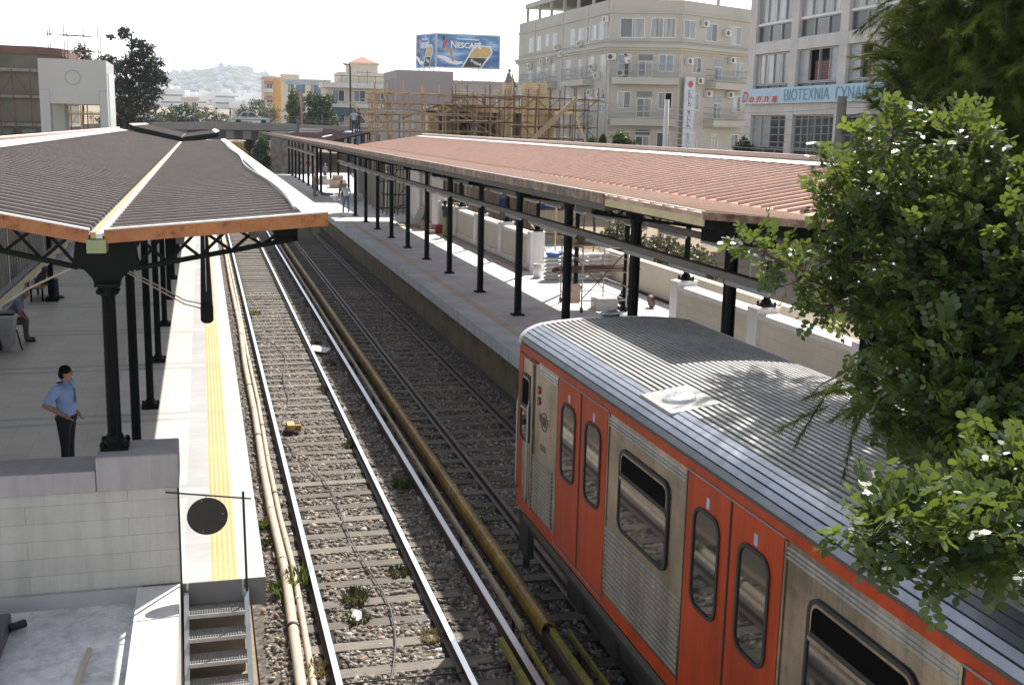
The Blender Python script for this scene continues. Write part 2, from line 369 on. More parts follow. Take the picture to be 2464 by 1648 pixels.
# ochre protective covers of the conductor rails
m_ochre = M('ochre_fibreglass', (.34,.205,.04), .5, 0, .3, 2.2, .05, 40, .3, 'xyz', 0, .45); m_ochre_dull = M('dusty_tan_cover', (.33,.26,.16), .6, 0, .25, 2)
r_ = thing('rail_cover', 'wide ochre fibreglass hood running over the conductor rail beside the train track', 'rail cover', (4.05, 12.5, .0))
P_ = [(3.965,.02),(3.975,.12),(4.0,.175),(4.05,.192),(4.105,.18),(4.135,.13),(4.14,.04)]
yj = 12.5; k = 0
while yj < 130:
    L_ = min(5.6, 130-yj); Q = P_+[(a*.985+.06, z-.02) for a, z in reversed(P_)]
    MB().prism(Q, lambda a, b, d: (a, d, b), yj, yj+L_-.012).build('hood_section', m_ochre, r_); k += 1
    if k < 12: MB().prism([(a+(a-4.05)*.06, z+.008) for a, z in P_]+[(a, z-.01) for a, z in reversed(P_)], lambda a, b, d: (a, d, b), yj+5.5, yj+5.62).build('joint_strap', m_ochre_dull, r_)
    yj += L_
r_ = thing('conductor_rail', 'dark conductor rail under the ochre hood', 'rail', (4.05, -5, -.1))
box('rail_body', m_railside, 4.0, 4.09, -5, 130, -.13, .06, r_)
r_ = thing('rail_guard_board', 'narrow tan guard board standing along the third rail', 'guard board', (3.74, 12.6, 0))
box('board', m_ochre_dull, 3.72, 3.775, 12.62, 130, .05, .12, r_)
for i in range(14): box('bracket', m_dksteel, 3.735, 3.765, 13+i*3.1, 13.06+i*3.1, -.18, .05, r_)
m_yel = M('yellow_guard_paint', (.30,.265,.05), .6, 0, .3, 4, 0, 40, .3, 'xyz', 0, .4)
for i, (xa, za, lab) in enumerate(((3.425,.08,'yellow guard plank left of the third rail at the near ramp'),(3.70,.1,'thin yellow guard plank right of the third rail at the near ramp'),(4.09,.13,'yellow guard plank left of the hooded rail end, beside the train'),(4.31,.1,'thin yellow guard plank closest to the train wheels'))):
    hw = .03 if i % 2 == 0 else .012
    r_ = thing('guard_plank', lab, 'guard plank', (xa, 8, 0), 'yellow guard planks at the rail ramp')
    MB().box(xa-hw, xa+hw, 7, 12.45, za-.10, za).build('plank', m_yel, r_, bevel=.004)
    for q in range(3): box('support', m_dksteel, xa-.02, xa+.02, 10.2+q*.9, 10.26+q*.9, -.2, za-.10, r_)
# walkway boards lying lengthwise at the near end of the track
for i, xa in enumerate((1.80,2.02,2.24,2.46)):
    o = box('crossing_board', m_sl, xa-.085, xa+.085, 8.5, 11.62+.05*(i % 2), -.165, -.10, bevel=.01); tag(o, 'short grey crossing plank between the rails of the left track', 'plank', 'crossing planks at the near end of the left track')
for i, xa in enumerate((3.05,3.22,3.86,3.99)):
    o = box('crossing_board', m_sl, xa-.065, xa+.065, 8.5, 11.72-.06*(i % 2), -.165, -.10, bevel=.01); tag(o, 'short grey crossing plank beside the yellow guard planks', 'plank', 'crossing planks beside the yellow guards')

# ---------------------------------------------------------------- pipes and cable
m_pipe = M('dusty_beige_conduit', (.50,.42,.32), .7, 0, .14, 3, .05, 50)
def pipe(label, pts, r, strap):
    y0 = pts[-1][1]; t = thing('conduit_pipe', label, 'pipe', pts[0])
    MB().tube(pts, r, 14).build('pipe_run', m_pipe, t, smooth=True)
    yy = strap
    while yy < 60:
        for (a, b) in zip(pts, pts[1:]):
            if min(a[1], b[1]) <= yy <= max(a[1], b[1]):
                q = Vector(a).lerp(Vector(b), (yy-a[1])/(b[1]-a[1])); MB().tube([q-Vector((0,.035,0)), q+Vector((0,.035,0))], r*1.12, 14).build('coupling', m_pipe if rnd.random() < .6 else m_dksteel, t, smooth=True)
        yy += 2.3
pipe('thick beige conduit pipe along the left platform foot', [(.92,7,-.12),(.935,11.9,-.12),(.985,14.5,-.12),(1.0,15.7,-.11),(.96,18.2,-.12),(.955,20.7,-.12),(.99,25,-.12),(.97,30,-.11),(1.03,36,-.12),(1.0,45,-.12),(1.02,60,-.12),(1.0,118,-.12)], .068, 11.4)
pipe('thin beige conduit pipe next to the left running rail', [(1.05,7,-.14),(1.085,11.9,-.14),(1.12,14.4,-.14),(1.135,15.7,-.13),(1.09,18,-.14),(1.08,21,-.14),(1.12,26,-.14),(1.10,32,-.14),(1.13,40,-.14),(1.12,118,-.14)], .042, 12.3)
pts = []
for i in range(60):
    t = i/59; y = 11.9+t*30; pts.append((1.95+.30*math.sin(t*13)+.12*math.sin(t*31)-.35*t*t*.5-.15*(t > .35), y, -.10))
tag(MB().tube(pts, .012, 6).build('loose_cable', M('grey_cable', (.10,.095,.09), .6)), 'grey cable snaking along the middle of the left track', 'cable')
tag(MB().tube([(1.36,12.02,-.1),(2.1,12.0,-.09),(2.8,11.99,-.1),(3.45,12.02,-.1)], .010, 6).build('loose_cable', m_black), 'thin black cable lying straight across the left track', 'cable')
r_ = thing('track_magnet', 'small ochre signalling block beside the left rail', 'signal block', (1.66, 23.2, -.15))
box('plinth', m_dksteel, 1.55, 1.80, 23.0, 23.45, -.16, -.08, r_); box('housing', M('ochre_block', (.50,.34,.10), .6), 1.58, 1.74, 23.05, 23.42, -.08, .05, r_, bevel=.015); box('cover', m_ochre, 1.76, 1.88, 23.12, 23.28, -.1, .02, r_, bevel=.01)
tag(MB().add([(2.9,31.3,-.02),(3.25,31.2,-.08),(3.45,31.7,-.06),(3.12,31.9,-.01),(2.92,31.85,.02),(3.05,31.5,.03)], [(0,1,5),(1,2,5),(2,3,5),(3,4,5),(4,0,5)]).build('paper_scrap', m_white), 'crumpled white paper scrap blown against the sunlit rail', 'litter')
tag(MB().add([(.78,11.9,-.18),(1.0,11.75,-.2),(1.08,12.0,-.15),(.92,12.1,-.1),(.82,12.12,-.17),(.93,11.95,-.06)], [(0,1,5),(1,2,5),(2,3,5),(3,4,5),(4,0,5)]).build('plastic_bag', m_white), 'crumpled pale plastic bag lying beside the pipes', 'litter')
tag(MB().add([(1.72,13.8,-.14),(1.86,13.75,-.14),(1.9,14.0,-.12),(1.78,14.15,-.13),(1.8,13.95,-.06)], [(0,1,4),(1,2,4),(2,3,4),(3,0,4)]).build('plastic_bag', m_white), 'crushed white scrap on the gravel beside the snaking cable', 'litter')

# ---------------------------------------------------------------- platforms
def platform_mat():
    m, n, l, p = newmat('platform_paving'); co = coords(n, l); s = n.new('ShaderNodeSeparateXYZ'); l.new(co, s.inputs[0])
    mr = n.new('ShaderNodeMapRange'); mr.inputs[1].default_value = -7; mr.inputs[2].default_value = 1; l.new(s.outputs[0], mr.inputs[0])
    P_ = lambda x: (x+7)/8
    cr, gr, yl, ed, gd = (.64,.60,.54), (.46,.445,.44), (.66,.52,.23), (.55,.53,.51), (.74,.71,.67)
    zone = ramp(n, l, mr.outputs[0], [(0, gr), (P_(-5.2), cr), (P_(-1.75), gd), (P_(-1.18), cr), (P_(-.345), gr), (P_(-.04), yl), (P_(.27), ed)], 'CONSTANT')
    # darker double cross bands every 4.4 m, clear of the tactile strip
    md = n.new('ShaderNodeMath'); md.operation = 'MODULO'; md.inputs[1].default_value = 4.4
    ad = n.new('ShaderNodeMath'); ad.inputs[1].default_value = 1.75; l.new(s.outputs[1], ad.inputs[0]); l.new(ad.outputs[0], md.inputs[0])
    mm = n.new('ShaderNodeMapRange'); mm.inputs[2].default_value = 4.4; l.new(md.outputs[0], mm.inputs[0])
    band = ramp(n, l, mm.outputs[0], [(0, gr), (.045, cr), (.105, gr), (.15, (0,0,0))], 'CONSTANT')
    bm_ = ramp(n, l, mm.outputs[0], [(0, 1.), (.15, 0.)], 'CONSTANT'); xm = ramp(n, l, mr.outputs[0], [(0, 1.), (P_(-.04), 0.)], 'CONSTANT')
    f = n.new('ShaderNodeMath'); f.operation = 'MULTIPLY'; l.new(bm_, f.inputs[0]); l.new(xm, f.inputs[1])
    c = mixc(n, l, zone, band, f.outputs[0])
    b = n.new('ShaderNodeTexBrick'); b.offset = 0; b.inputs['Scale'].default_value = 1; b.inputs['Brick Width'].default_value = .40; b.inputs['Row Height'].default_value = .20; b.inputs['Mortar Size'].default_value = .006
    b.inputs['Color1'].default_value = (1,1,1,1); b.inputs['Color2'].default_value = (.93,.93,.92,1); b.inputs['Mortar'].default_value = (.84,.83,.81,1); l.new(co, b.inputs['Vector'])
    c = mixc(n, l, c, b.outputs[0], 1., 'MULTIPLY')
    v = n.new('ShaderNodeTexVoronoi'); v.inputs['Scale'].default_value = 16; v.inputs['Randomness'].default_value = 0; l.new(co, v.inputs['Vector'])   # studs of the tactile strip
    ym = ramp(n, l, mr.outputs[0], [(0, 0.), (P_(-.04), 1.), (P_(.27), 0.)], 'CONSTANT')
    stud = ramp(n, l, v.outputs['Distance'], [(.28, 1.), (.42, 0.)]); st = n.new('ShaderNodeMath'); st.operation = 'MULTIPLY'; l.new(stud, st.inputs[0]); l.new(ym, st.inputs[1])
    c = mixc(n, l, c, (.50,.27,.10), n_mul(n, l, st.outputs[0], .45))
    c = mixc(n, l, c, ramp(n, l, noise(n, l, co, .9, 6, .65), [(.3, .82), (.65, 1.)]), 1., 'MULTIPLY')
    l.new(c, p.inputs['Base Color']); p.inputs['Roughness'].default_value = .55; bump(n, l, p, st.outputs[0], .6, .01); return m
def n_mul(n, l, s, k):
    a = n.new('ShaderNodeMath'); a.operation = 'MULTIPLY'; a.inputs[1].default_value = k; l.new(s, a.inputs[0]); return a.outputs[0]
t = MB().box(-7, .593, 12.767, 120, .66, 1.0).build('platform', platform_mat()); tag(t, kind='structure')
t = box('platform_edge', M('slab_end_concrete', (.20,.195,.19), .85, 0, .15, 2), -.355, .593, 12.755, 12.7665, .66, .998); tag(t, kind='structure')
t = box('platform_base', M('platform_footing', (.24,.21,.17), .9, 0, .2, 2), -7, .35, 13.1, 120, -.5, .66); tag(t, kind='structure')
def rplat_mat():
    m, n, l, p = newmat('new_concrete_platform'); co = coords(n, l); s = n.new('ShaderNodeSeparateXYZ'); l.new(co, s.inputs[0])
    mr = n.new('ShaderNodeMapRange'); mr.inputs[1].default_value = 7; mr.inputs[2].default_value = 9; l.new(s.outputs[0], mr.inputs[0])
    zone = ramp(n, l, mr.outputs[0], [(0, (.76,.77,.785)), (.37, (.74,.65,.50)), (.50, (.76,.765,.775))], 'CONSTANT')
    b = n.new('ShaderNodeTexBrick'); b.offset = 0; b.inputs['Scale'].default_value = 1; b.inputs['Brick Width'].default_value = 1.2; b.inputs['Row Height'].default_value = 4.4; b.inputs['Mortar Size'].default_value = .008
    b.inputs['Color1'].default_value = (1,1,1,1); b.inputs['Color2'].default_value = (.94,.94,.94,1); b.inputs['Mortar'].default_value = (.75,.75,.75,1); l.new(co, b.inputs['Vector'])
    c = mixc(n, l, zone, b.outputs[0], 1., 'MULTIPLY')
    c = mixc(n, l, c, ramp(n, l, noise(n, l, co, .8, 7, .7), [(.3, .72), (.62, 1.05)]), 1., 'MULTIPLY')
    l.new(c, p.inputs['Base Color']); p.inputs['Roughness'].default_value = .75; bump(n, l, p, noise(n, l, co, 25, 4), .1); return m
def drip_mat():
    m, n, l, p = newmat('dripped_concrete_edge'); mp = n.new('ShaderNodeMapping'); mp.inputs['Scale'].default_value = (1, 3.5, .5); l.new(coords(n, l), mp.inputs[0])
    l.new(ramp(n, l, noise(n, l, mp.outputs[0], 2, 6, .7), [(.38, (.40,.42,.45)), (.5, (.56,.57,.58)), (.66, (.70,.70,.71))]), p.inputs['Base Color']); p.inputs['Roughness'].default_value = .85; return m
t = MB().box(7.11, 16, 9, 124, .70, 1.0).build('platform', rplat_mat()); tag(t, kind='structure')
t = box('platform_edge', drip_mat(), 7.085, 7.108, 9, 124, .69, .997); tag(t, kind='structure')
t = box('platform_base', M('tan_mortar_wall', (.20,.16,.095), .9, 0, .3, 1.4, .3, 12), 7.32, 15, 9, 124, -.5, .70); tag(t, kind='structure')
# ---------------------------------------------------------------- canopies
m_roof_brown = copper('oxidised_brown_copper', (.052,.034,.026), (.075,.05,.037), (.034,.023,.018), .1, .6)
m_seam_lit = M('lit_seam_cap', (.33,.275,.235), .5, .1, .15, 4)  # paler than the sheet: sunlight on the seam tops painted into the colour
m_roof_cop = copper('fresh_copper_sheet', (.38,.115,.055), (.46,.17,.088), (.20,.072,.047), .3, .45)
m_roof_cop_lt = copper('glare_copper_sheet', (.62,.41,.31), (.68,.49,.39), (.50,.31,.23), .5, .38)  # front wings: sun glare on the copper painted in as a lighter colour
m_fascia = copper('orange_copper_fascia', (.40,.15,.055), (.46,.20,.08), (.13,.05,.03), .35, .5)
m_fascia2 = copper('stained_copper_fascia', (.22,.145,.10), (.50,.34,.25), (.06,.045,.032), .4, .42)
m_flash = M('pale_flashing', (.62,.585,.53), .45, .1, .08, 2)
m_pinktube = M('pinkish_gutter_roll', (.50,.36,.30), .5, .1, .12, 2)
m_soffit = M('olive_soffit', (.105,.095,.075), .8, 0, .15, 2)
m_valley = M('ochre_gutter_lining', (.42,.31,.14), .6, 0, .25, 3)
def lerp(a, b, t): return a+(b-a)*t
def wing(parent, name, xa, za, xb, zb, y0, y1, mat, seam_mat, pitch, inset=.05, sh=.045, sw=.03):
    d = 1 if xb > xa else -1
    MB().add([(x, y, z+dz) for y in (y0, y1) for (x, z, dz) in ((xa,za,0),(xb,zb,0),(xb,zb,-.06),(xa,za,-.06))], [(0,1,2,3),(7,6,5,4),(0,4,5,1),(1,5,6,2),(2,6,7,3),(3,7,4,0)]).build(name, mat, parent)
    mb = MB(); y = y0+.12
    ua = inset/abs(xb-xa)
    while y < y1-.05:
        x1, z1 = lerp(xa, xb, ua), lerp(za, zb, ua); x2, z2 = lerp(xa, xb, 1-ua*.6), lerp(za, zb, 1-ua*.6); j = rnd.uniform(-.012, .012)
        mb.add([(x1,y+j-sw/2,z1+.002),(x1,y+j+sw/2,z1+.002),(x1,y+j+sw/2.1,z1+sh),(x1,y+j-sw/2.1,z1+sh),(x2,y+j-sw/2,z2+.002),(x2,y+j+sw/2,z2+.002),(x2,y+j+sw/2.1,z2+sh),(x2,y+j-sw/2.1,z2+sh)],
               [(0,1,2,3),(7,6,5,4),(3,2,6,7),(0,3,7,4),(1,5,6,2)]); y += pitch
    mb.build('roof_seams', seam_mat, parent)
def strip(parent, name, mat, x0, z0, x1, z1, ya, yb, th=.012):
    MB().add([(x, y, z+dz) for y in (ya, yb) for (x, z, dz) in ((x0,z0,0),(x1,z1,0),(x1,z1,-th),(x0,z0,-th))], [(0,1,2,3),(7,6,5,4),(0,4,5,1),(1,5,6,2),(2,6,7,3),(3,7,4,0)]).build(name, mat, parent)
def bracket_mb(xv, zcap, zroofv, xe, ze, y, zend):
    """lattice cantilever in the plane y from the column head to xe"""
    d = 1 if xe > xv else -1; mb = MB(); xs_ = xv+d*.16; top0 = zroofv-.10; 
    g0 = xv+d*.30
    top = lambda x: lerp(top0, ze-.10, (x-xv)/(xe-xv)); bot = lambda x: lerp(zcap+.10, zend, (x-xv)/(xe-xv))
    mb.bar((xv,y,top(xv)), (xe,y,top(xe)), .10, .055); mb.bar((g0,y,bot(g0)), (xe,y,bot(xe)), .09, .05)
    n = max(3, int(abs(xe-g0)/.36)); X = [lerp(g0, xe-d*.04, i/n) for i in range(n+1)]
    for i in range(n):
        a, b = X[i], X[i+1]
        mb.bar((a,y-.012,top(a)), (b,y-.012,bot(b)), .02, .035); mb.bar((a,y+.012,bot(a)), (b,y+.012,top(b)), .02, .035)
    q_ = xe-d*.26; mb.prism([(q_, bot(q_)), (xe, bot(xe)), (xe, top(xe)), (q_, top(q_))][::d], lambda a, b, e: (a, e, b), y-.02, y+.02)
    mb.box(min(xe, xe-d*.05), max(xe, xe-d*.05), y-.045, y+.045, bot(xe), top(xe))
    poly = [(xv, zcap), (xv+d*.14, zcap), (xv+d*.16, zcap+.05), (xv+d*.24, bot(xv+d*.24)-.01), (g0+d*.06, bot(g0)), (g0, top(g0)), (xv, top0)]
    if d < 0: poly = poly[::-1]
    return mb.prism(poly, lambda a, b, e: (a, e, b), y-.03, y+.03)
def column(parent, x, y, zb, zcap, r=.077, flute=.13, base=.15, square=False):
    if square:
        mb = MB().box(x-r, x+r, y-r*.12, y+r*.12, zb, zcap).box(x-r, x-r*.76, y-r, y+r, zb, zcap).box(x+r*.76, x+r, y-r, y+r, zb, zcap)
    else: mb = MB().lathe([(r*1.05, 0), (r, (zcap-zb)*.05), (r*.92, zcap-zb)], (x, y, zb), 32, flute)
    c = mb.build('column', m_dkgreen, parent)
    b = MB().box(x-base, x+base, y-base, y+base, zb, zb+.035)
    if not square:
        b.lathe([(base*.95, .035), (base*.93, .06), (base*.72, .09), (base*.7, .12), (r*1.15, .16)], (x, y, zb), 24)
        for sx in (-1, 1):
            for sy in (-1, 1): b.ell((x+sx*base*.86, y+sy*base*.86, zb+.065), (.032, .032, .05), 8, 6)
    else:
        b.lathe([(r*1.5, .035), (r*1.3, .06), (r*1.1, .12)], (x, y, zb), 16)
        for sx in (-1, 1):
            for sy in (-1, 1): b.lathe([(.018, .03), (.018, .06)], (x+sx*base*.78, y+sy*base*.78, zb), 6)
    b.build('column_base', m_dkgreen, c)
    k = MB()
    if not square:
        k.lathe([(r*.95, -.16), (r*1.1, -.14), (r*1.12, -.10), (r*1.35, -.05), (r*1.4, -.03)], (x, y, zcap), 24).box(x-r*1.75, x+r*1.75, y-r*1.75, y+r*1.75, zcap-.035, zcap)
        for sx in (-1, 1):
            for sy in (-1, 1): k.ell((x+sx*r*1.2, y+sy*r*1.2, zcap-.09), (.03, .03, .035), 8, 6)
    else: k.box(x-r*1.6, x+r*1.6, y-r*1.5, y+r*1.5, zcap-.03, zcap).box(x-r*1.2, x+r*1.2, y-r*1.2, y+r*1.2, zcap-.12, zcap-.03)
    k.build('capital', m_dkgreen, c); return c
# ---- left canopy
XV, ZV = -1.05, 5.12
CL = thing('platform_canopy', 'brown butterfly roof canopy over the left platform with an orange copper front edge', 'canopy', (XV, 12.05, 1), None)
yA, yB = 12.05, 64.0
xr, zr, xl, zl = 1.262, 5.30, -4.15, 5.735
wing(CL, 'roof_panel', XV+.02, ZV, xr, zr, yA, yB, m_roof_brown, m_seam_lit, .42, .07)
wing(CL, 'roof_panel', XV-.02, ZV, xl, zl, yA, yB, m_roof_brown, m_seam_lit, .42, .07)
strip(CL, 'edge_flashing', m_flash, xr-.21, zr+.035, xr+.03, zr+.065, yA-.01, yB)
strip(CL, 'edge_flashing', m_flash, xl+.42, zl-.02, xl-.02, zl+.05, yA-.01, yB)
MB().tube([(xl-.04, yA, zl+.09), (xl-.04, yB, zl+.09)], .05, 10).build('gutter_roll', m_pinktube, CL, smooth=True)
for (xb, zb) in ((xr, zr), (xl, zl)):
    d = 1 if xb > XV else -1; xa = XV+d*.07; za = ZV+.004
    poly = [(xa, za+.055), (xb+.03*d, zb+.06), (xb+.03*d, zb-.075), (xa+d*.01, za-.075)]
    MB().prism(poly if d < 0 else poly[::-1], lambda a, b, e: (a, e, b), yA-.035, yA-.012).build('front_fascia', m_fascia, CL)
    strip(CL, 'front_flashing', m_flash, xa, za+.072, xb+.03*d, zb+.078, yA-.045, yA+.07, .014)
    MB().prism([(xb+.03*d, zb+.04), (xb+.03*d, zb-.075), (xb+.008*d, zb-.075), (xb+.008*d, zb+.04)], lambda a, b, e: (a, e, b), yA-.012, yB).build('side_fascia', m_fascia, CL)
MB().box(XV-.055, XV-.005, yA-.05, yB, ZV-.02, ZV+.045).build('valley_gutter', m_valley, CL)
MB().box(XV-.005, XV+.06, yA-.05, yB, ZV-.02, ZV+.03).build('valley_flashing', m_flash, CL)
MB().box(XV-.10, XV+.09, yA-.06, yA+.25, ZV-.17, ZV-.03).build('gutter_outlet', M('pale_green_paint', (.27,.31,.16), .6), CL, bevel=.008)
CY = [13.1, 16.9, 21.3, 25.5, 30.1, 34.7, 39.2, 43.7, 48.2, 52.7, 57.2, 61.7]
for i, y in enumerate(CY):
    zb = 2.585 if i == 0 else 1.0
    column(CL, XV, y, zb, 4.50, .078 if i == 0 else .068, .13, .15)
    bracket_mb(XV, 4.5, ZV, 1.05, lerp(ZV, zr, .91), y, 4.985).build('roof_truss', m_dkgreen, CL)
    bracket_mb(XV, 4.5, ZV, -4.0, lerp(ZV, zl, .95), y, 5.33).build('roof_truss', m_dkgreen, CL)
for f in (.35, .68, .96):
    MB().box(lerp(XV, xr, f)-.04, lerp(XV, xr, f)+.04, yA+.1, yB, lerp(ZV, zr, f)-.155, lerp(ZV, zr, f)-.062).build('purlin', m_soffit, CL)
    MB().box(lerp(XV, xl, f)-.04, lerp(XV, xl, f)+.04, yA+.1, yB, lerp(ZV, zl, f)-.155, lerp(ZV, zl, f)-.062).build('purlin', m_soffit, CL)
for y in (34.75, 43.7, 52.7): column(CL, -4.35, y, 1.0, 5.4, .075, .13, .17)
pts = []
for i in range(60):
    t_ = i/59; pts.append((1.02+.09*math.sin(t_*17)*(1-t_)-.03, 12.7+t_*46, lerp(ZV, zr, .93)+.075))
tag(MB().tube(pts, .02, 6).build('loose_cable', M('pale_cable', (.40,.38,.33), .6)), 'pale cable trailing along the right edge of the brown canopy roof', 'cable')
# ---- far left canopy piece
CF = thing('platform_canopy', 'small dark butterfly canopy standing behind the end of the brown canopy', 'canopy', (-1.0, 67, 1))
wing(CF, 'roof_panel', -1.0, 5.33, 1.0, 5.62, 67, 88, m_roof_brown, m_seam_lit, .6, .07)
wing(CF, 'roof_panel', -1.04, 5.33, -3.8, 5.92, 67, 88, m_roof_brown, m_seam_lit, .6, .07)
for (xb, zb) in ((1.0, 5.62), (-3.8, 5.92)):
    d = 1 if xb > -1 else -1; poly = [(-1.02+d*.03, 5.36), (xb, zb+.03), (xb, zb-.2), (-1.02+d*.03, 5.08)]
    MB().prism(poly if d < 0 else poly[::-1], lambda a, b, e: (a, e, b), 66.9, 66.98).build('front_fascia', m_dkgreen, CF)
    strip(CF, 'edge_flashing', m_fascia2 if d < 0 else m_flash, xb-.18*d, zb+.02, xb+.06*d, zb+.14, 66.9, 88, .05)
for y in (68, 74, 80, 86): column(CF, -1.02, y, 1.0, 4.9, .07); MB().bar((-3.6,y,5.6), (-1,y,5.0), .08, .1).bar((-1,y,5.0), (.9,y,5.4), .08, .1).build('roof_truss', m_dkgreen, CF)
# ---- right canopy
XW, ZW = 8.66, 5.09
CR = thing('platform_canopy', 'long copper butterfly canopy over the right platform with dark green posts', 'canopy', (XW, 12.6, 1))
y0c, y1c = 12.6, 65.3; xe, ze, xk, zk = 5.92, 5.32, 12.5, 5.70
wing(CR, 'roof_panel', XW-.02, ZW, xe, ze, y0c, 86, m_roof_cop_lt, M('glare_seam', (.60,.44,.35), .4, .3), .42, .07)  # wing and seams both carry the painted sun glare
wing(CR, 'roof_panel', XW+.02, ZW, xk, zk, y0c, y1c, m_roof_cop, M('lit_copper_seam', (.74,.56,.45), .45, .2, .12, 4), .42, .1, .05, .026)  # rear seams lightened, the sunlit look of their tops is in the colour
strip(CR, 'edge_flashing', m_flash, xe+.05, ze+.028, xe-.02, ze+.034, y0c, 86)
MB().prism([(xe-.02, ze+.02), (xe, ze+.02), (xe, ze-.13), (xe-.02, ze-.13)], lambda a, b, e: (a, e, b), 16.1, 86).build('side_fascia', m_fascia2, CR)
MB().prism([(xe-.0, ze-.06), (xe+.03, ze-.06), (xe+.03, ze-.16), (xe-.0, ze-.16)], lambda a, b, e: (a, e, b), y0c, 16.09).build('bare_board', M('raw_pine_board', (.55,.46,.26), .7, 0, .2, 3), CR)
MB().prism([(xe, ze-.13), (xe+.55, lerp(ze, ZW, .2)-.10), (xe+.55, lerp(ze, ZW, .2)-.16), (xe, ze-.24)], lambda a, b, e: (a, e, b), 16.1, 86).build('soffit', m_soffit, CR)
strip(CR, 'edge_flashing', m_flash, xk-.42, zk-.01, xk+.02, zk+.05, y0c, y1c)
MB().tube([(xk+.03, y0c, zk+.105), (xk+.03, y1c, zk+.105)], .065, 10).build('gutter_roll', m_pinktube, CR, smooth=True)
MB().box(XW-.06, XW+.06, y0c, 86, ZW-.06, ZW-.005).build('valley_gutter', m_valley, CR)
for (xb, zb) in ((xe, ze), (xk, zk)):
    d = 1 if xb > XW else -1; poly = [(XW+d*.05, ZW+.05), (xb, zb+.02), (xb, zb-.075), (XW+d*.05, ZW-.045)]
    MB().prism(poly if d < 0 else poly[::-1], lambda a, b, e: (a, e, b), y0c-.03, y0c-.005).build('front_fascia', m_fascia2, CR)
RY = [13.0, 17.2, 21.6, 26.05, 30.45, 35.0, 39.75, 44.05, 48.4, 52.8, 57.2, 61.5, 65.85]
for i, y in enumerate(RY):
    column(CR, XW, y, 1.0, 4.55, .085, .13, .17, square=True)
    bracket_mb(XW, 4.55, ZW, xe+.2, lerp(ZW, ze, .92), y, 4.97).build('roof_truss', m_dkgreen, CR)
    if y < 63: bracket_mb(XW, 4.55, ZW, xk-.2, lerp(ZW, zk, .95), y, 5.3).build('roof_truss', m_dkgreen, CR)
for f in (.3, .62, .93):
    MB().box(lerp(XW, xe, f)-.045, lerp(XW, xe, f)+.045, y0c, 86, lerp(ZW, ze, f)-.19, lerp(ZW, ze, f)-.062).build('purlin', m_dkgreen, CR)
    MB().box(lerp(XW, xk, f)-.045, lerp(XW, xk, f)+.045, y0c, y1c, lerp(ZW, zk, f)-.19, lerp(ZW, zk, f)-.062).build('purlin', m_soffit, CR)
MB().box(XW-.07, XW+.07, y0c, 86, ZW-.34, ZW-.12).build('main_beam', m_dkgreen, CR)
PILY = [18.0, 22.24, 26.6, 40.1, 44.45, 48.8, 52.9]
for y in PILY: column(CR, 12.12, y, 2.5, 5.42, .075, .13, .16)
for y in (30.9, 35.5): column(CR, 12.12, y, 1.0, 5.42, .075, .13, .17)
# ---- right canopy under construction (workers on it)
CW = thing('platform_canopy', 'unfinished dark red canopy roof with workers on it, far along the right platform', 'canopy', (8.9, 80, 1))
m_roof_dk = copper('new_dark_red_sheet', (.16,.085,.085), (.19,.11,.105), (.12,.065,.065), .2, .55)
wing(CW, 'roof_panel', 8.5, 5.05, 11.6, 5.78, 80, 121, m_roof_dk, m_roof_dk, .6, .1, .03)
wing(CW, 'roof_panel', 8.46, 5.05, 5.95, 5.32, 86.1, 121, m_roof_cop_lt, m_roof_cop_lt, .6, .1, .03)
MB().prism([(5.93, 5.35), (5.95, 5.35), (5.95, 5.15), (5.93, 5.15)], lambda a, b, e: (a, e, b), 86.1, 121).build('side_fascia', m_fascia2, CW)
mb = MB().bar((8.5,79.95,5.0), (11.6,79.95,5.72), .1, .1).bar((8.5,79.95,4.72), (11.6,79.95,4.95), .1, .08)
for i in range(7): a = 8.7+i*.45; mb.bar((a,79.95,4.78), (a,79.95,5.1+(a-8.5)*.22), .16 if i % 2 else .07, .06)
mb.bar((11.55,79.95,4.85), (11.55,79.95,5.75), .12, .1); mb.build('roof_truss', m_dkgreen, CW)
for y in (87.7, 90.6, 94.3, 98.3, 103.3, 107.6, 111.8, 116, 120.4): column(CW, 8.88, y, 1.0, 4.75, .09, .13, .18, square=True)
for y in (86, 90, 97, 103): column(CW, 11.3, y, 1.0, 5.2, .085, .13, .18, square=True)
MB().box(8.8, 8.95, 80, 121, 4.72, 4.95).build('main_beam', m_dkgreen, CW)
MB().box(6.0, 6.15, 86, 121, 4.98, 5.2).build('purlin', m_dkgreen, CW)

# ---------------------------------------------------------------- lighting trunkings that hang under the canopies
m_tray = M('grey_cable_tray', (.27,.26,.24), .6, .2, .12, 3, .3, 110); m_tube_l = M('grey_lamp_diffuser', (.48,.50,.52), .35, 0, .1, 3, spec=.6)
def trunking(x, z, y0, y1, label, pitch=2.35, tray=m_tray, w2=.075, top=5.1):
    t = thing('lighting_trunking', label, 'light fitting', (x, y0, z), 'cable trays with tube lamps under the canopies')
    MB().box(x-w2, x+w2, y0, y1, z-.035, z+.085).build('cable_tray', tray, t); MB().box(x-w2+.012, x+w2-.012, y0+.01, y1, z+.085, z+.10).build('cable_bundle', m_black, t)
    y = y0+.35
    while y < y1-1.5:
        l_ = MB().tube([(x, y, z-.085), (x, y+.04, z-.085), (x, y+1.46, z-.085), (x, y+1.5, z-.085)], [.03, .052, .052, .03], 10).build('tube_lamp', m_tube_l, t, smooth=True)
        MB().box(x-.02, x+.02, y+.2, y+.26, z-.05, z-.03).box(x-.02, x+.02, y+1.2, y+1.26, z-.05, z-.03).build('lamp_clip', m_steel, l_); y += pitch
    y = y0+1.0
    while y < y1: MB().tube([(x, y, z+.09), (x, y, top)], .006, 5).build('hanger', m_steel, t); y += 4.4
    return t
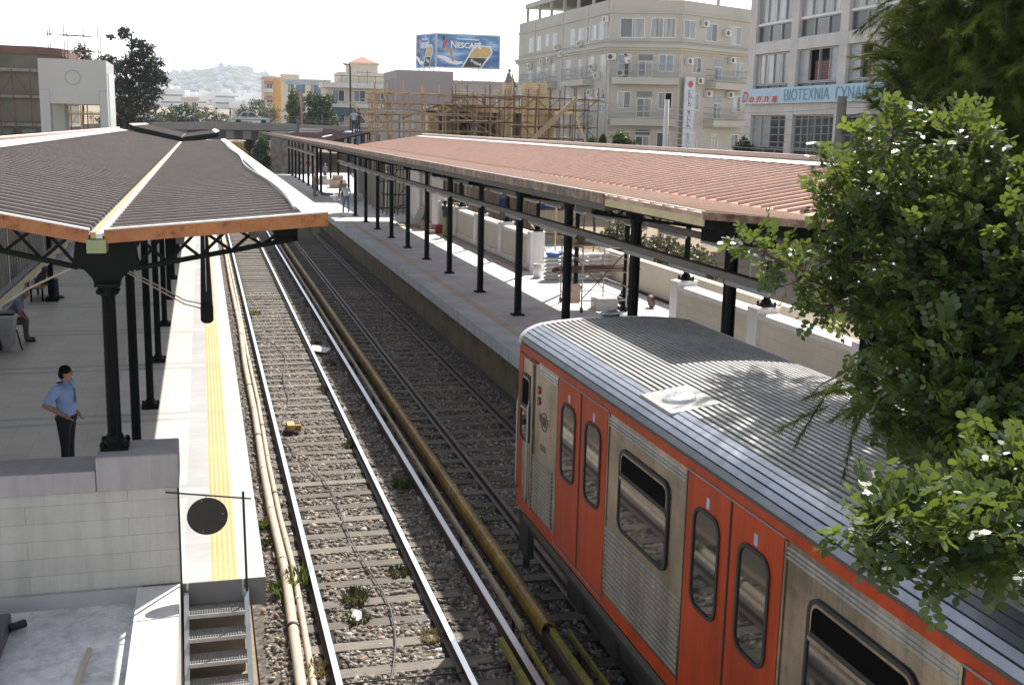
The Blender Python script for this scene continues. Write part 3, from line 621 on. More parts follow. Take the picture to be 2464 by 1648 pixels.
trunking(8.4, 3.94, 15.0, 72, 'long grey cable tray with tube lamps in front of the right platform posts')
trunking(10.6, 4.02, 16.0, 56, 'cable tray with tube lamps under the rear wing of the right canopy, behind the posts', top=5.3)
trunking(8.6, 3.9, 90, 119, 'short distant cable tray under the unfinished far canopy')
t = trunking(.013, 3.97, 14.2, 62, 'dark lamp tray pointing at the viewer below the right wing of the brown canopy', top=5.18)
MB().prism(rrect(-.078, .078, -.15, .11, .06), lambda a, b, d: (.013+a, d, 3.97+b), 14.17, 14.22).build('end_cap', m_dkgreen, t, bevel=.01)
MB().box(-.065, .091, 14.22, 62, 3.85, 3.933).build('lower_duct', m_dkgreen, t)
m_cream = M('cream_enamel', (.44,.40,.31), .5, 0, .1, 3)
t = trunking(-3.2, 3.38, 15, 40, 'cream lamp tray under the left wing of the brown canopy, above the seated man', tray=m_cream, top=5.5)
tag(MB().tube([(-1.35,13.1,4.70),(-1.9,13.3,4.42),(-2.6,14.6,3.9),(-3.15,15.2,3.45)], .012, 6).build('hanging_cable', M('cable_sheath', (.36,.34,.28), .6)), 'pale cable sagging from the first column head to the cream lamp tray', 'cable')
tag(MB().tube([(-.86,13.1,4.62),(-.55,13.3,4.40),(-.25,13.8,4.13),(-.06,14.25,4.0)], .008, 6).tube([(-.86,13.1,4.65),(-.55,13.32,4.44),(-.25,13.85,4.17),(-.06,14.3,4.05)], .008, 6).build('hanging_cable', M('cable_sheath', (.36,.34,.28), .6)), 'pair of pale cables sagging from the first column head to the dark lamp tray', 'cable')

# ---------------------------------------------------------------- near stone block, ledge, ladder, round sign
m_block = brickmat('limestone_cladding', (.60,.575,.515), (.545,.52,.46), (.42,.395,.35), 1.9, .205, .005, 'xzy', .75, .43, .15, .18, .7, .16)
m_render = M('smooth_mauve_render', (.41,.38,.375), .8, 0, .1, .9, .06, 60, .4, 'xyz', 0, .14)
WB = thing('stone_wall', 'pale limestone block wall with a smooth mauve coping at the end of the left platform', 'wall', (-2, 13, 0))
MB().box(-7, -.362, 12.75, 13.02, 1.02, 2.18).build('stone_cladding', m_block, WB)
MB().box(-7, -.372, 13.02, 13.38, 1.0, 2.18).build('wall_core', m_render, WB)
MB().box(-7, -1.245, 12.72, 13.36, 2.18, 2.43).build('low_coping', m_render, WB, bevel=.012)
MB().box(-1.24, -.352, 12.715, 13.40, 2.18, 2.585).build('end_pier', m_render, WB, bevel=.02)
MB().box(-7, -.80, 12.70, 12.76, .84, 1.02).build('plinth', m_conc, WB)
m_ledge = M('white_plaster', (.74,.72,.68), .85, 0, .12, 1.2, .1, 50, .5, 'xyz', 0, .2)  # even off-white plaster colour with grime streaks
t = thing('ledge_wall', 'white plastered parapet running toward the viewer beside the metal steps', 'wall', (-.6, 10, 0))
MB().box(-.85, -.38, 5, 12.715, -.4, 1.02).build('parapet', m_ledge, t, bevel=.012)
t = box('flat_roof', M('pale_roof_screed', (.74,.73,.71), .9, 0, .2, 1.1, .2, 18, .4, 'xyz', 0, .3), -9, -.853, 3, 12.70, .55, .84); tag(t, 'flat pale grey roof below the stone block wall', 'roof')
t = thing('roof_ladder_box', 'dark grey steel case standing at the left edge of the flat roof', 'case', (-2.45, 11.9, .85))
MB().box(-2.75, -2.13, 11.0, 12.3, .84, 1.02).build('case_body', M('grey_steel_case', (.12,.125,.13), .5, .3), t, bevel=.02); MB().tube([(-2.13,12.1,.93),(-1.98,12.2,.93)], .045, 10).build('handle', m_black, t)
t = MB().tube([(-1.35, 10.4, .85), (-1.27, 11.52, .87)], .028, 8).build('pipe_stub', m_pipe); tag(t, 'short pale pipe lying on the flat roof', 'pipe')
SG = thing('round_sign', 'blank dark disc hung from a rusty bar between two thin posts at the platform end', 'sign', (0, 12.73, .9))
MB().bar((-.36,12.70,.1), (-.362,12.62,2.21), .022, .022).build('post', m_dksteel, SG); MB().bar((.385,12.70,.1), (.352,12.62,2.12), .022, .022).build('post', m_dksteel, SG)
MB().bar((-.50,12.60,2.175), (.44,12.60,2.035), .016, .016).build('cross_bar', m_dksteel, SG)
P_ = [(.227*math.cos(2*math.pi*i/48), .222*math.sin(2*math.pi*i/48)) for i in range(48)]
d_ = MB().prism(P_, lambda a, b, e: (-.05+a, 12.6+e, 1.858+b), -.004, .004).build('disc', M('black_sign_back', (.024,.023,.021), .6, 0, .2, 6), SG)
for a, b in ((-.06,.19),(.17,.02),(-.05,-.18)): MB().ell((-.05+a, 12.595, 1.858+b), (.007, .003, .007), 8, 6).build('rivet', m_steel, d_)
MB().tube([(-.27,12.6,1.84),(-.355,12.63,1.78)], .002, 4).tube([(.172,12.6,1.87),(.36,12.65,1.88)], .002, 4).tube([(-.06,12.6,2.07),(-.06,12.6,2.12)], .004, 4).build('tie_wire', m_steel, SG)
LD = thing('metal_steps', 'galvanised steel steps with grating treads going down from the left platform end', 'steps', (0, 12, 0))
for x in (-.315, .365): MB().bar((x,12.74,.86), (x+.0,11.2,-.36), .055, .13).build('stringer', m_steel, LD)
for i in range(7):
    y = 12.55-.235*i; z = .74-.185*i
    mb = MB().box(-.29, .34, y-.13, y-.115, z-.04, z+.004).box(-.29, .34, y+.115, y+.13, z-.04, z+.004)
    for k in range(22): mb.box(-.285+k*.0283, -.279+k*.0283, y-.115, y+.115, z-.025, z)
    for k in range(5): mb.box(-.29, .34, y-.10+k*.05, y-.094+k*.05, z-.02, z-.002)
    mb.build('tread', m_steel, LD)
for x in (-.30, .33): MB().bar((x,12.75,1.0), (x,12.75,.8), .025, .025).build('fixing_post', m_steel, LD)

# ---------------------------------------------------------------- right boundary walls
m_panel = brickmat('beige_stone_panel', (.62,.565,.47), (.565,.515,.43), (.44,.40,.34), .62, .23, .004, 'yzx', .8, .5, .15, .12, .8)
m_wallw = M('white_wall_render', (.76,.745,.71), .8, 0, .08, 1.2, .06, 40, .4, 'xyz', 0, .14)
def bwall(y0, y1, pil, label):
    t = thing('boundary_wall', label, 'wall', (12, y0, 1))
    ends = [y for y in pil]
    for a, b in zip(ends, ends[1:]):
        MB().box(11.86, 12.24, a+.24, b-.24, 1.0, 2.26).build('panel', m_panel, t); MB().box(11.80, 12.30, a+.24, b-.24, 2.26, 2.37).build('coping', m_wallw, t, bevel=.012)
        MB().box(11.81, 12.29, a+.24, b-.24, 1.0, 1.28).build('base_course', m_wallw, t)
    for y in ends: MB().box(11.78, 12.34, y-.24, y+.24, 1.0, 2.48).box(11.83, 12.40, y-.2, y+.2, 2.48, 2.5).build('pillar', m_wallw, t, bevel=.012)
    MB().box(11.6, 11.79, y0, y1, 1.004, 1.06).build('drain_kerb', m_conc, t)
    return t
bwall(9.2, 26.6, [9.4, 13.6, 18.0, 22.24, 26.6], 'beige panelled wall with white pillars right behind the train')
bwall(40.1, 58, [40.1, 44.45, 48.8, 52.9, 56.9], 'white panelled wall with square pillars along the middle of the right platform')
t = thing('boundary_wall', 'plain beige wall standing back between the two panelled walls', 'wall', (14.3, 30, 1))
MB().box(14.0, 14.3, 24, 38.5, 1.0, 2.05).build('panel', M('plain_beige_render', (.62,.555,.44), .85, 0, .14, .8, .1, 30), t); MB().box(13.9, 14.0, 24, 38.5, 1.0, 1.07).build('drain_kerb', m_dksteel, t)
t = thing('boundary_wall', 'tall pale rendered wall with a pilaster beyond the white panelled wall', 'wall', (12, 60, 1))
MB().box(11.9, 12.3, 58.2, 66, 1.0, 3.9).build('panel', m_wallw, t)
for y in (58.4, 62): MB().box(11.7, 11.9, y-.2, y+.2, 1.0, 3.9).build('pilaster', m_wallw, t)
t = thing('station_kiosk', 'beige concrete kiosk with dark door panels behind the far posts', 'kiosk', (11.5, 75, 1))
MB().box(10.9, 14, 68, 82, 1.0, 4.3).build('wall', M('kiosk_render', (.42,.39,.31), .85, 0, .12, 1), t); MB().box(10.7, 14.1, 67.8, 82.2, 4.3, 4.55).build('roof', m_conc_lt, t)
for i in range(5): MB().box(10.84, 10.9, 69+i*2.5, 70.9+i*2.5, 1.05, 3.2).build('door', M('brown_door_panel', (.13,.115,.09), .6, 0, .15), t)
for i in range(5): MB().box(10.85, 10.9, 69+i*2.5, 70.9+i*2.5, 3.4, 4.0).build('fanlight', m_glass, t)
t = thing('stone_abutment', 'rough grey stone abutment of the road bridge', 'wall', (8, 122, 0))
MB().box(7.25, 12, 122, 124.5, -.5, 5.3).build('masonry', M('rubble_masonry', (.27,.25,.225), .95, 0, .5, 1.6, .8, 3.5, .3, 'xyz', 0, .3), t)
# shed wall behind the left platform
t = thing('platform_shed', 'grey ribbed metal hoarding behind the left platform benches', 'hoarding', (-5.4, 20, 1))
mb = MB()
for i in range(160): mb.box(-5.62-(.05 if i % 2 else 0), -5.5-(.05 if i % 2 else 0), 14+i*.25, 14.25+i*.25, 1.0, 5.0)
mb.build('ribbed_sheet', M('grey_ribbed_sheet', (.34,.34,.32), .6, .1, .1, 2), t)
t = box('square_pillar', M('pale_pillar_paint', (.40,.40,.39), .6), -5.15, -4.72, 26.2, 26.7, 1.0, 3.3, bevel=.01); tag(t, 'pale square pillar at the left picture edge behind the litter bin', 'pillar')
# ---------------------------------------------------------------- train
def stainless():
    m, n, l, p = newmat('polished_stainless'); co = coords(n, l)
    f = noise(n, l, co, 2.2, 3, .5); l.new(streaks(n, l, ramp(n, l, f, [(.3, (.27,.245,.205)), (.7, (.42,.385,.335))]), .35), p.inputs['Base Color'])
    p.inputs['Metallic'].default_value = .95; p.inputs['Roughness'].default_value = .22
    mp = n.new('ShaderNodeMapping'); mp.inputs['Scale'].default_value = (1, 1.0, 1.6); l.new(co, mp.inputs[0])
    bump(n, l, p, noise(n, l, mp.outputs[0], 3.2, 2, .4), .22, .03); return m
m_ss = stainless(); m_ssrib = M('brushed_ribs', (.36,.335,.295), .38, .9, .1, 3, 0, 40, .5, 'xyz', 0, .35)
m_orange = M('orange_red_paint', (.37,.042,.006), .40, 0, .12, .9, .03, 3, .22, 'xyz', 0, .30)
m_roofal = M('grey_ribbed_roof', (.37,.36,.335), .5, .2, .15, 1.1, 0, 40, .4, 'xyz', 0, .25); m_roofgap = M('dirty_roof_groove', (.06,.058,.055), .7)
m_silver = M('silver_edge', (.34,.355,.39), .36, .85, .12, 2, 0, 40, .4, 'xyz', 0, .2); m_under = M('black_underframe', (.014,.013,.012), .8, 0, .4, 4, .1, 30)
m_tglass = M('dark_train_glass', (.018,.02,.022), .04, 0, .2, 1, .02, 1.2, .9); m_void = M('dark_interior', (.004,.004,.004), .95, 0, .1, 2, 0, 40, .05)  # m_void: opaque black panel paints the unlit inside, no hole is cut
TX, TY0, TY1 = 4.2, -1.2, 14.65; TW = 2.73
TR = thing('metro_carriage', 'stainless steel and orange metro carriage standing at the right platform', 'train', (TX+TW/2, 7, 0))
fn = lambda a, b, d: (TX-d, a, b)          # a along y, b up, d outward
# body shell
MB().box(TX, TX+TW, TY0, TY1-.12, 1.02, 3.3).build('body', m_ss, TR)
MB().prism([(TX, TY1-.12), (TX+.03, TY1-.03), (TX+.12, TY1), (TX+TW-.12, TY1), (TX+TW-.03, TY1-.03), (TX+TW, TY1-.12)], lambda a, b, d: (a, b, d), 1.02, 3.3).build('cab_front', m_ss, TR)
MB().box(TX-.006, TX+TW+.006, TY0, TY1-.1, 3.285, 3.395).build('cant_rail', m_orange, TR, bevel=.006)
MB().box(TX-.006, TX+TW+.006, TY0, TY1-.1, 1.04, 1.2).build('sill_band', m_orange, TR, bevel=.006)
MB().box(TX-.007, TX+.02, TY1-.26, TY1-.06, 1.04, 3.34).build('corner_post', m_orange, TR, bevel=.01)
# roof: ribbed arch
half = [(4.165,3.395),(4.172,3.45),(4.20,3.50),(4.25,3.555),(4.33,3.60),(4.44,3.64),(4.66,3.672),(5.08,3.706),(5.565,3.718)]
cx2 = TX+TW/2
arch = half+[(2*cx2-a, b) for a, b in reversed(half[:-1])]
def resample(P, step):
    L = [0]
    for a, b in zip(P, P[1:]): L.append(L[-1]+math.hypot(b[0]-a[0], b[1]-a[1]))
    n = int(L[-1]/step); out = []
    for i in range(n+1):
        s_ = L[-1]*i/n; k = max(j for j in range(len(L)) if L[j] <= s_+1e-9); k = min(k, len(P)-2); t_ = (s_-L[k])/(L[k+1]-L[k]); a, b = P[k], P[k+1]
        d = math.hypot(b[0]-a[0], b[1]-a[1]); out.append((a[0]+(b[0]-a[0])*t_, a[1]+(b[1]-a[1])*t_, -(b[1]-a[1])/d, (b[0]-a[0])/d))
    return out
def sheet(P, y0, y1): return MB().add([(a, y, b) for y in (y0, y1) for a, b in P], [(i, i+1, len(P)+i+1, len(P)+i) for i in range(len(P)-1)])
base = resample(arch, .05)
sheet([(a-nx*.012, b-nz*.012) for a, b, nx, nz in base], TY0, TY1-.25).build('roof_skin', m_roofgap, TR)
pitch_pts = resample(arch, .0715); mbr = MB(); mbs = MB()
for i, (a, b, nx_, nz_) in enumerate(pitch_pts):
    if i in (0, len(pitch_pts)-1): continue
    tx, tz = nz_, -nx_; hw = .0185 if 5 < i < len(pitch_pts)-6 else .030; h = .010
    P = [(a-tx*hw*1.1-nx_*.012, b-tz*hw*1.1-nz_*.012), (a-tx*hw+nx_*h, b-tz*hw+nz_*h), (a+tx*hw+nx_*h, b+tz*hw+nz_*h), (a+tx*hw*1.1-nx_*.012, b+tz*hw*1.1-nz_*.012)]
    tgt = mbr if 5 < i < len(pitch_pts)-6 else mbs
    segs = [(TY0, TY1-.25)]
    if 4.30 < a < 4.83: segs = [(TY0, 2.2), (3.02, 9.62), (10.44, TY1-.25)]
    for (ya, yb) in segs: tgt.add([(p, y, q) for y in (ya, yb) for p, q in P], [(0,1,5,4),(1,2,6,5),(2,3,7,6),(3,2,1,0),(4,5,6,7)])
mbr.build('roof_ribs', m_roofal, TR); mbs.build('edge_ribs', m_silver, TR)
mb = MB(); A = [(a, b, nx, nz) for a, b, nx, nz in base]; n = len(A)
rows = [(TY1-.25, .012), (TY1-.12, .012), (TY1-.04, -.012), (TY1, -.06)]
mb.add([(a+nx*o_, y, b+nz*o_) for y, o_ in rows for a, b, nx, nz in A], [(r_*n+i, r_*n+i+1, (r_+1)*n+i+1, (r_+1)*n+i) for r_ in range(3) for i in range(n-1)])
mb.build('roof_end', M('pale_roof_end', (.50,.48,.45), .5, .2, .1, 2), TR, smooth=True)
MB().prism([(4.22, 3.3)]+[(min(max(a, 4.22), 2*cx2-4.22), b-.07) for a, b in arch if b > 3.42]+[(2*cx2-4.22, 3.3)], lambda a, b, d: (a, d, b), TY1-.06, TY1-.02).build('front_header', m_ss, TR)
for (ya, yb) in ((9.62, 10.44), (2.2, 3.02)):
    hz = 3.655
    hp = MB().add([(4.30,ya,3.60),(4.83,ya,3.69),(4.83,yb,3.69),(4.30,yb,3.60),(4.31,ya+.01,3.625),(4.82,ya+.01,3.705),(4.82,yb-.01,3.705),(4.31,yb-.01,3.625)], [(0,3,2,1),(4,5,6,7),(0,1,5,4),(1,2,6,5),(2,3,7,6),(3,0,4,7)]).build('roof_hatch', m_roofal, TR)
    mb = MB()
    for k, (sc_, dz) in enumerate(((1,.0),(.96,.035),(.82,.06),(.4,.07))): pass
    mb.add([(4.565+r_*.17*math.cos(t_*math.pi/8), (ya+yb)/2+r_*.20*math.sin(t_*math.pi/8), 3.655+h+.155*r_*.17*math.cos(t_*math.pi/8)+(.012*math.sin(t_*2.1) if r_ < .8 else 0)) for r_, h in ((1,.0),(1,.02),(.85,.045),(.45,.052),(.1,.045)) for t_ in range(16)],
           [(j*16+i, j*16+(i+1) % 16, (j+1)*16+(i+1) % 16, (j+1)*16+i) for j in range(4) for i in range(16)]+[tuple(range(64, 80))])
    mb.build('vent_dome', M('pale_dented_dome', (.62,.60,.57), .3, .3, .08, 6, .4, 9), hp, smooth=True)
rl = MB().capsule((5.38,TY1-.16,3.77), (5.56,TY1-.16,3.77), .045, .045).build('roof_lamp', m_silver, TR, smooth=True)
MB().box(5.50, 5.60, TY1-.2, TY1-.12, 3.71, 3.77).build('lamp_foot', m_dksteel, rl)
# doors
def window(parent, y0, y1, z0, z1, r, d0, split=None, flat=False):
    O = rrect(y0-.035, y1+.035, z0-.035, z1+.035, r+.03); I = rrect(y0, y1, z0, z1, r)
    w_ = MB().ring(O, I, fn, d0, d0+.016).build('window_gasket' if flat else 'window', m_black, parent)
    if flat: w_ = parent
    if split is None: MB().prism(I, fn, d0-.004, d0+.004).build('pane', m_tglass, w_)
    else:
        lo = [(a, min(b, split)) for a, b in I]; up = [(a, max(b, split+.03)) for a, b in I]
        MB().prism(lo, fn, d0-.004, d0+.006).build('pane', m_tglass, w_); MB().prism(up, fn, d0-.02, d0+.001).build('open_vent', m_void, w_)
        O2 = I; I2 = rrect(y0+.026, y1-.026, z0+.026, z1-.026, max(r-.02, .02)); 
        MB().ring([(a, max(b, split-.0)) for a, b in O2], [(a, max(b, split+.02)) for a, b in I2], fn, d0+.002, d0+.012).build('vent_frame', m_ss, w_)
        MB().prism([(y0+.005, split-.022), (y1-.005, split-.022), (y1-.005, split+.012), (y0+.005, split+.012)], fn, d0, d0+.022).build('glazing_bar', m_ss, w_)
        MB().prism([(y0+.02, split+.012), (y1-.02, split+.012), (y1-.02, split+.05), (y0+.02, split+.05)], fn, d0-.0, d0+.016).build('seal', m_black, w_)
    return w_
for yc in (11.915, 8.045, 4.175, .305):
    for s_ in (1, -1):
        ya, yb = (yc+.012, yc+.875) if s_ > 0 else (yc-.875, yc-.012)
        d = MB().prism([(ya, 1.14), (yb, 1.14), (yb, 3.285), (ya, 3.285)], fn, -.02, .010).build('door_leaf', m_orange, TR, bevel=.006)
        m0 = (ya+yb)/2; window(d, m0-.235, m0+.235, 2.11, 3.0, .12, .010, flat=True)
        MB().prism(rrect(m0-.03, m0+.03, 3.06, 3.16, .01), fn, .010, .0125).build('door_sticker', M('pale_blue_sticker', (.25,.36,.50), .5), d)
    MB().prism([(yc-.013, 1.14), (yc+.013, 1.14), (yc+.013, 3.285), (yc-.013, 3.285)], fn, -.005, .017).build('door_seal', m_black, TR)
    MB().prism([(yc-.9, 1.118), (yc+.9, 1.118), (yc+.9, 1.136), (yc-.9, 1.136)], fn, 0, .022).build('door_sill', m_silver, TR)
    MB().prism([(yc-.9, 3.288), (yc+.9, 3.288), (yc+.9, 3.305), (yc-.9, 3.305)], fn, 0, .016).build('door_track', M('mauve_steel_strip', (.22,.19,.21), .5, .3), TR)
    for e in (-.89, .89): MB().prism([(yc+e-.012, 1.14), (yc+e+.012, 1.14), (yc+e+.012, 3.285), (yc+e-.012, 3.285)], fn, -.002, .006).build('door_edge', m_under, TR)
# side panels between doors
def ribs(y0, y1, z0, z1, n_, name):
    mb = MB(); h = (z1-z0)/n_
    for i in range(n_): z = z0+i*h; mb.prism([(z+.002, 0), (z+h*.35, .012), (z+h*.65, .012), (z+h-.002, 0)], lambda a, b, e: (TX-b-.001, e, a), y0, y1)
    return mb.build(name, m_ssrib, TR)
for (ya, yb) in ((8.945, 11.015), (5.075, 7.145), (1.205, 3.275)):
    m0 = (ya+yb)/2-.0; window(TR, m0-.62, m0+.62, 2.14, 2.98, .1, .004, split=2.70)
    ribs(ya+.03, yb-.03, 1.22, 2.0, 14, 'ribbed_panel'); ribs(ya+.03, yb-.03, 3.135, 3.245, 3, 'upper_ribs')
    for e in (ya+.012, yb-.012): MB().prism([(e-.014, 1.2), (e+.014, 1.2), (e+.014, 3.28), (e-.014, 3.28)], fn, -.0, .010).build('panel_edge', m_ss, TR)
ribs(12.98, 13.84, 1.22, 2.0, 14, 'ribbed_panel'); ribs(12.83, 13.62, 3.13, 3.245, 3, 'upper_ribs')
# cab side
window(TR, 14.03, 14.42, 2.10, 2.97, .09, .004, split=2.53)
MB().prism([(13.86, 1.2), (13.93, 1.2), (13.93, 3.27), (13.86, 3.27)], fn, 0, .03).build('cab_door_jamb', m_ss, TR, bevel=.008)
MB().tube([(TX-.04, 13.97, 1.25), (TX-.05, 13.97, 1.4), (TX-.05, 13.97, 2.6), (TX-.03, 13.97, 2.7)], .014, 8).build('grab_rail', m_silver, TR, smooth=True)
MB().tube([(TX-.03, 14.52, 1.3), (TX-.04, 14.52, 1.4), (TX-.04, 14.52, 2.55), (TX-.02, 14.52, 2.62)], .014, 8).build('grab_rail', m_silver, TR, smooth=True)
MB().prism([(13.75, 3.24), (14.5, 3.24), (14.5, 3.265), (13.75, 3.265)], fn, 0, .03).build('rain_strip', m_orange, TR)
for z in (2.92, 2.775): MB().prism([(13.63+.045*math.cos(t_*.5236), z+.055*math.sin(t_*.5236)) for t_ in range(12)], fn, 0, .02).build('side_lamp', M('red_lamp_lens', (.22,.02,.015), .25), TR)
el = lambda rx, rz, n_=28: [(13.375+rx*math.cos(2*math.pi*i/n_), 2.55+rz*math.sin(2*math.pi*i/n_)) for i in range(n_)]
m_mark = M('dull_brown_marking', (.10,.085,.075), .6)
em = MB().ring(el(.135, .125), el(.122, .112), fn, 0, .006)
for k in range(-2, 3): em.prism([(13.375+k*.032-.007, 2.55-.075+abs(k)*.012), (13.375+k*.032+.007, 2.55-.075+abs(k)*.012), (13.375+k*.032+.007, 2.55+.075-abs(k)*.012), (13.375+k*.032-.007, 2.55+.075-abs(k)*.012)], fn, 0, .005)
for s_ in (-1, 1):
    for k in range(3): em.prism([(13.375+s_*(.15+k*0), 2.56+k*.035-.035), (13.375+s_*.215, 2.585+k*.035-.035), (13.375+s_*.215, 2.597+k*.035-.035), (13.375+s_*.15, 2.572+k*.035-.035)][::s_], fn, 0, .005)
em.build('emblem', M('etched_marking', (.10,.088,.075), .6, .1), TR)
put_text(MB(), '123', .11, (TX-.004, 13.50, 2.15), (0,-1,0), (0,0,1), .2, .002).build('number', m_mark, TR)
# underframe
MB().box(TX+.06, TX+TW-.06, TY0, TY1-.15, .78, 1.04).build('underframe', m_under, TR)
MB().box(TX+.0, TX+.06, TY0, TY1-.4, .92, 1.04).build('solebar', M('grey_solebar', (.05,.047,.043), .7, 0, .3, 3), TR)
put_text(MB(), 'ΚΕΝΟΝ 307', .09, (TX-.003, 9.0, .94), (0,-1,0), (0,0,1), .75, .001).build('stencil_lettering', M('white_stencil', (.4,.4,.4), .7), TR)
for yc in (11.6, 1.8):
    bg_ = MB().box(TX+.35, TX+TW-.35, yc-1.3, yc+1.3, .3, .62).build('bogie', m_under, TR)
    for e in (-.95, .95):
        for x in (4.82, 6.31): MB(Matrix.Translation((x, yc+e, .385)) @ Matrix.Rotation(R(90), 4, 'Y')).lathe([(.40,-.065),(.42,-.06),(.42,-.03),(.38,-.02),(.38,.065)], (0,0,0), 24).build('wheel', m_railside, bg_)
    for e in (-1.25, 0, 1.25): MB().box(4.5, 4.68, yc+e-.28, yc+e+.28, .2, .5).build('axle_box', m_under, bg_, bevel=.03)
for (ya, yb) in ((8.6, 9.9), (5.0, 7.6), (3.6, 4.6)): MB().box(4.42, 5.0, ya, yb, .28, .8).build('equipment_box', m_under, TR, bevel=.03)
MB().box(TX+.5, TX+TW-.5, TY1-.6, TY1+.1, .55, .9).box(TX+1.2, TX+1.55, TY1+.1, TY1+.45, .6, .85).build('coupler', m_under, TR, bevel=.03)
MB().box(TX+.05, TX+.14, TY1-.5, TY1-.05, .35, 1.04).box(TX+.1, TX+.18, TY1-.2, TY1-.12, .1, .5).build('cab_step', m_under, TR)
# ---------------------------------------------------------------- facade tool
class Facade:
    """u runs along the wall from P to Q, z is up, d points out toward the viewer"""
    def __init__(s, P, Q, side=1):
        s.P = Vector((P[0], P[1], 0)); d = Vector((Q[0]-P[0], Q[1]-P[1], 0)); s.L = d.length; s.u = d.normalized(); s.n = Vector((s.u.y, -s.u.x, 0))*side
    def p(s, u, z, d=0): return s.P+s.u*u+s.n*d+Vector((0,0,z))
    def box(s, mb, u0, u1, z0, z1, d0, d1):
        return mb.add([s.p(u0,z0,d0), s.p(u1,z0,d0), s.p(u1,z0,d1), s.p(u0,z0,d1), s.p(u0,z1,d0), s.p(u1,z1,d0), s.p(u1,z1,d1), s.p(u0,z1,d1)],
                      [(0,3,2,1),(4,5,6,7),(0,1,5,4),(1,2,6,5),(2,3,7,6),(3,0,4,7)])
m_alu = M('white_window_frame', (.66,.66,.65), .5, 0, .05, 3); m_aludk = M('grey_aluminium_frame', (.36,.36,.36), .45, .3, .08, 3)
def curtain_mat():
    m, n, l, p = newmat('pleated_curtain_behind_glass'); mp = n.new('ShaderNodeMapping'); mp.inputs['Scale'].default_value = (9, 9, .25); l.new(coords(n, l), mp.inputs[0])
    o = ramp(n, l, noise(n, l, mp.outputs[0], 1., 3, .6), [(.35, (.20,.20,.205)), (.5, (.40,.40,.405)), (.65, (.54,.535,.52))]); oi = n.new('ShaderNodeObjectInfo')
    l.new(mixc(n, l, o, ramp(n, l, oi.outputs['Random'], [(0, (.45,.46,.5)), (.5, (.85,.84,.8)), (1, (1.05,1.05,1.05))]), 1., 'MULTIPLY'), p.inputs['Base Color']); p.inputs['Roughness'].default_value = .18; return m
m_curt = curtain_mat(); m_bluegl = M('bluish_window_glass', (.16,.21,.27), .12, 0, .25, 1.2, spec=.6)
m_gloss = glass('grey_window_glass', (.05,.06,.065), .1); m_ac = M('white_air_conditioner', (.58,.58,.55), .5, 0, .06); m_acfan = M('dark_fan_grille', (.08,.08,.085), .6)  # m_gloss: plain dark grey glass tint
def fwindow(Fc, parent, u0, u1, z0, z1, mullions=1, frame=m_alu, panes=None, fw=.05, depth=.12, recess=.10):
    mb = MB(); b = lambda *a: Fc.box(mb, *a)
    b(u0,u1,z0,z0+fw,-recess,.02); b(u0,u1,z1-fw,z1,-recess,.02); b(u0,u0+fw,z0+fw,z1-fw,-recess,.02); b(u1-fw,u1,z0+fw,z1-fw,-recess,.02)
    for i in range(mullions): c = u0+(u1-u0)*(i+1)/(mullions+1); b(c-fw*.5,c+fw*.5,z0+fw,z1-fw,-recess,.015)
    w_ = mb.build('window', frame, parent); n_ = mullions+1
    for i in range(n_):
        a0 = u0+fw+(u1-u0-2*fw)*i/n_; a1 = u0+fw+(u1-u0-2*fw)*(i+1)/n_
        g_ = (panes[i % len(panes)] if panes else rnd.choice([m_curt, m_gloss, m_bluegl, m_curt])); Fc.box(MB(), 0,0,0,0,0,0); mbp = MB(); Fc.box(mbp, a0, a1, z0+fw, z1-fw, -.005, .006); mbp.build('pane', g_, w_)
    return w_
def ac_unit(Fc, parent, u, z, s=1.):
    mb = MB(); Fc.box(mb, u-.4*s, u+.4*s, z-.28*s, z+.28*s, .04, .34); a = mb.build('air_conditioner', m_ac, parent)
    mb = MB(); mb.add([Fc.p(u-.1+.2*s*math.cos(t*math.pi/6), z+.2*s*math.sin(t*math.pi/6), .35) for t in range(12)], [tuple(range(12))]); mb.build('fan_grille', m_acfan, a)
def balcony(Fc, parent, u0, u1, z0, out, slab, rail_h=.95):
    mb = MB(); Fc.box(mb, u0, u1, z0, z0+slab, 0, out); b = mb.build('balcony', m_clin, parent)
    mb = MB(); zt = z0+slab+rail_h
    for z in (zt, z0+slab+.12, z0+slab+.5): Fc.box(mb, u0, u1, z-.02, z+.02, out-.06, out-.03); Fc.box(mb, u0, u0+.03, z-.02, z+.02, 0, out-.06); Fc.box(mb, u1-.03, u1, z-.02, z+.02, 0, out-.06)
    n_ = int((u1-u0)/.13)
    for i in range(n_+1): u = u0+.02+(u1-u0-.04)*i/n_; Fc.box(mb, u-.008, u+.008, z0+slab, zt, out-.055, out-.04)
    mb.build('railing', m_rail, b)
m_rail = M('grey_balcony_rail', (.33,.34,.34), .5, .3)
# ---------------------------------------------------------------- cream clinic on the corner
m_clin = M('cream_stucco', (.45,.43,.38), .85, 0, .10, .35, .05, 8); m_clin_w = M('pale_frieze', (.50,.48,.42), .85, 0, .08, .4)
CLN = thing('clinic_building', 'cream six storey corner clinic with curved balconies and wall mounted air conditioners', 'building', (33, 84, 0))
A_, L_, B_, C_ = (29.33,80.), (28.66,102.44), (34.21,78.04), (46.5,84.06)
FL, FCn, FR = Facade(A_, L_, -1), Facade(A_, B_, 1), Facade(B_, C_, 1)
foot = [A_, B_, C_, (46.5, 102.4), L_]
def off(P, o):
    c = np.mean(np.array(P), 0); return [tuple(np.array(p)+(np.array(p)-c)/np.linalg.norm(np.array(p)-c)*o) for p in P]
pr = lambda a, b, d: (a, b, d)
MB().prism(foot, pr, 0, 15.7).build('wall', m_clin, CLN)
MB().prism(off(foot, .55), pr, 12.28, 12.5).prism(off(foot, .35), pr, 12.1, 12.28).build('cornice', m_clin, CLN)
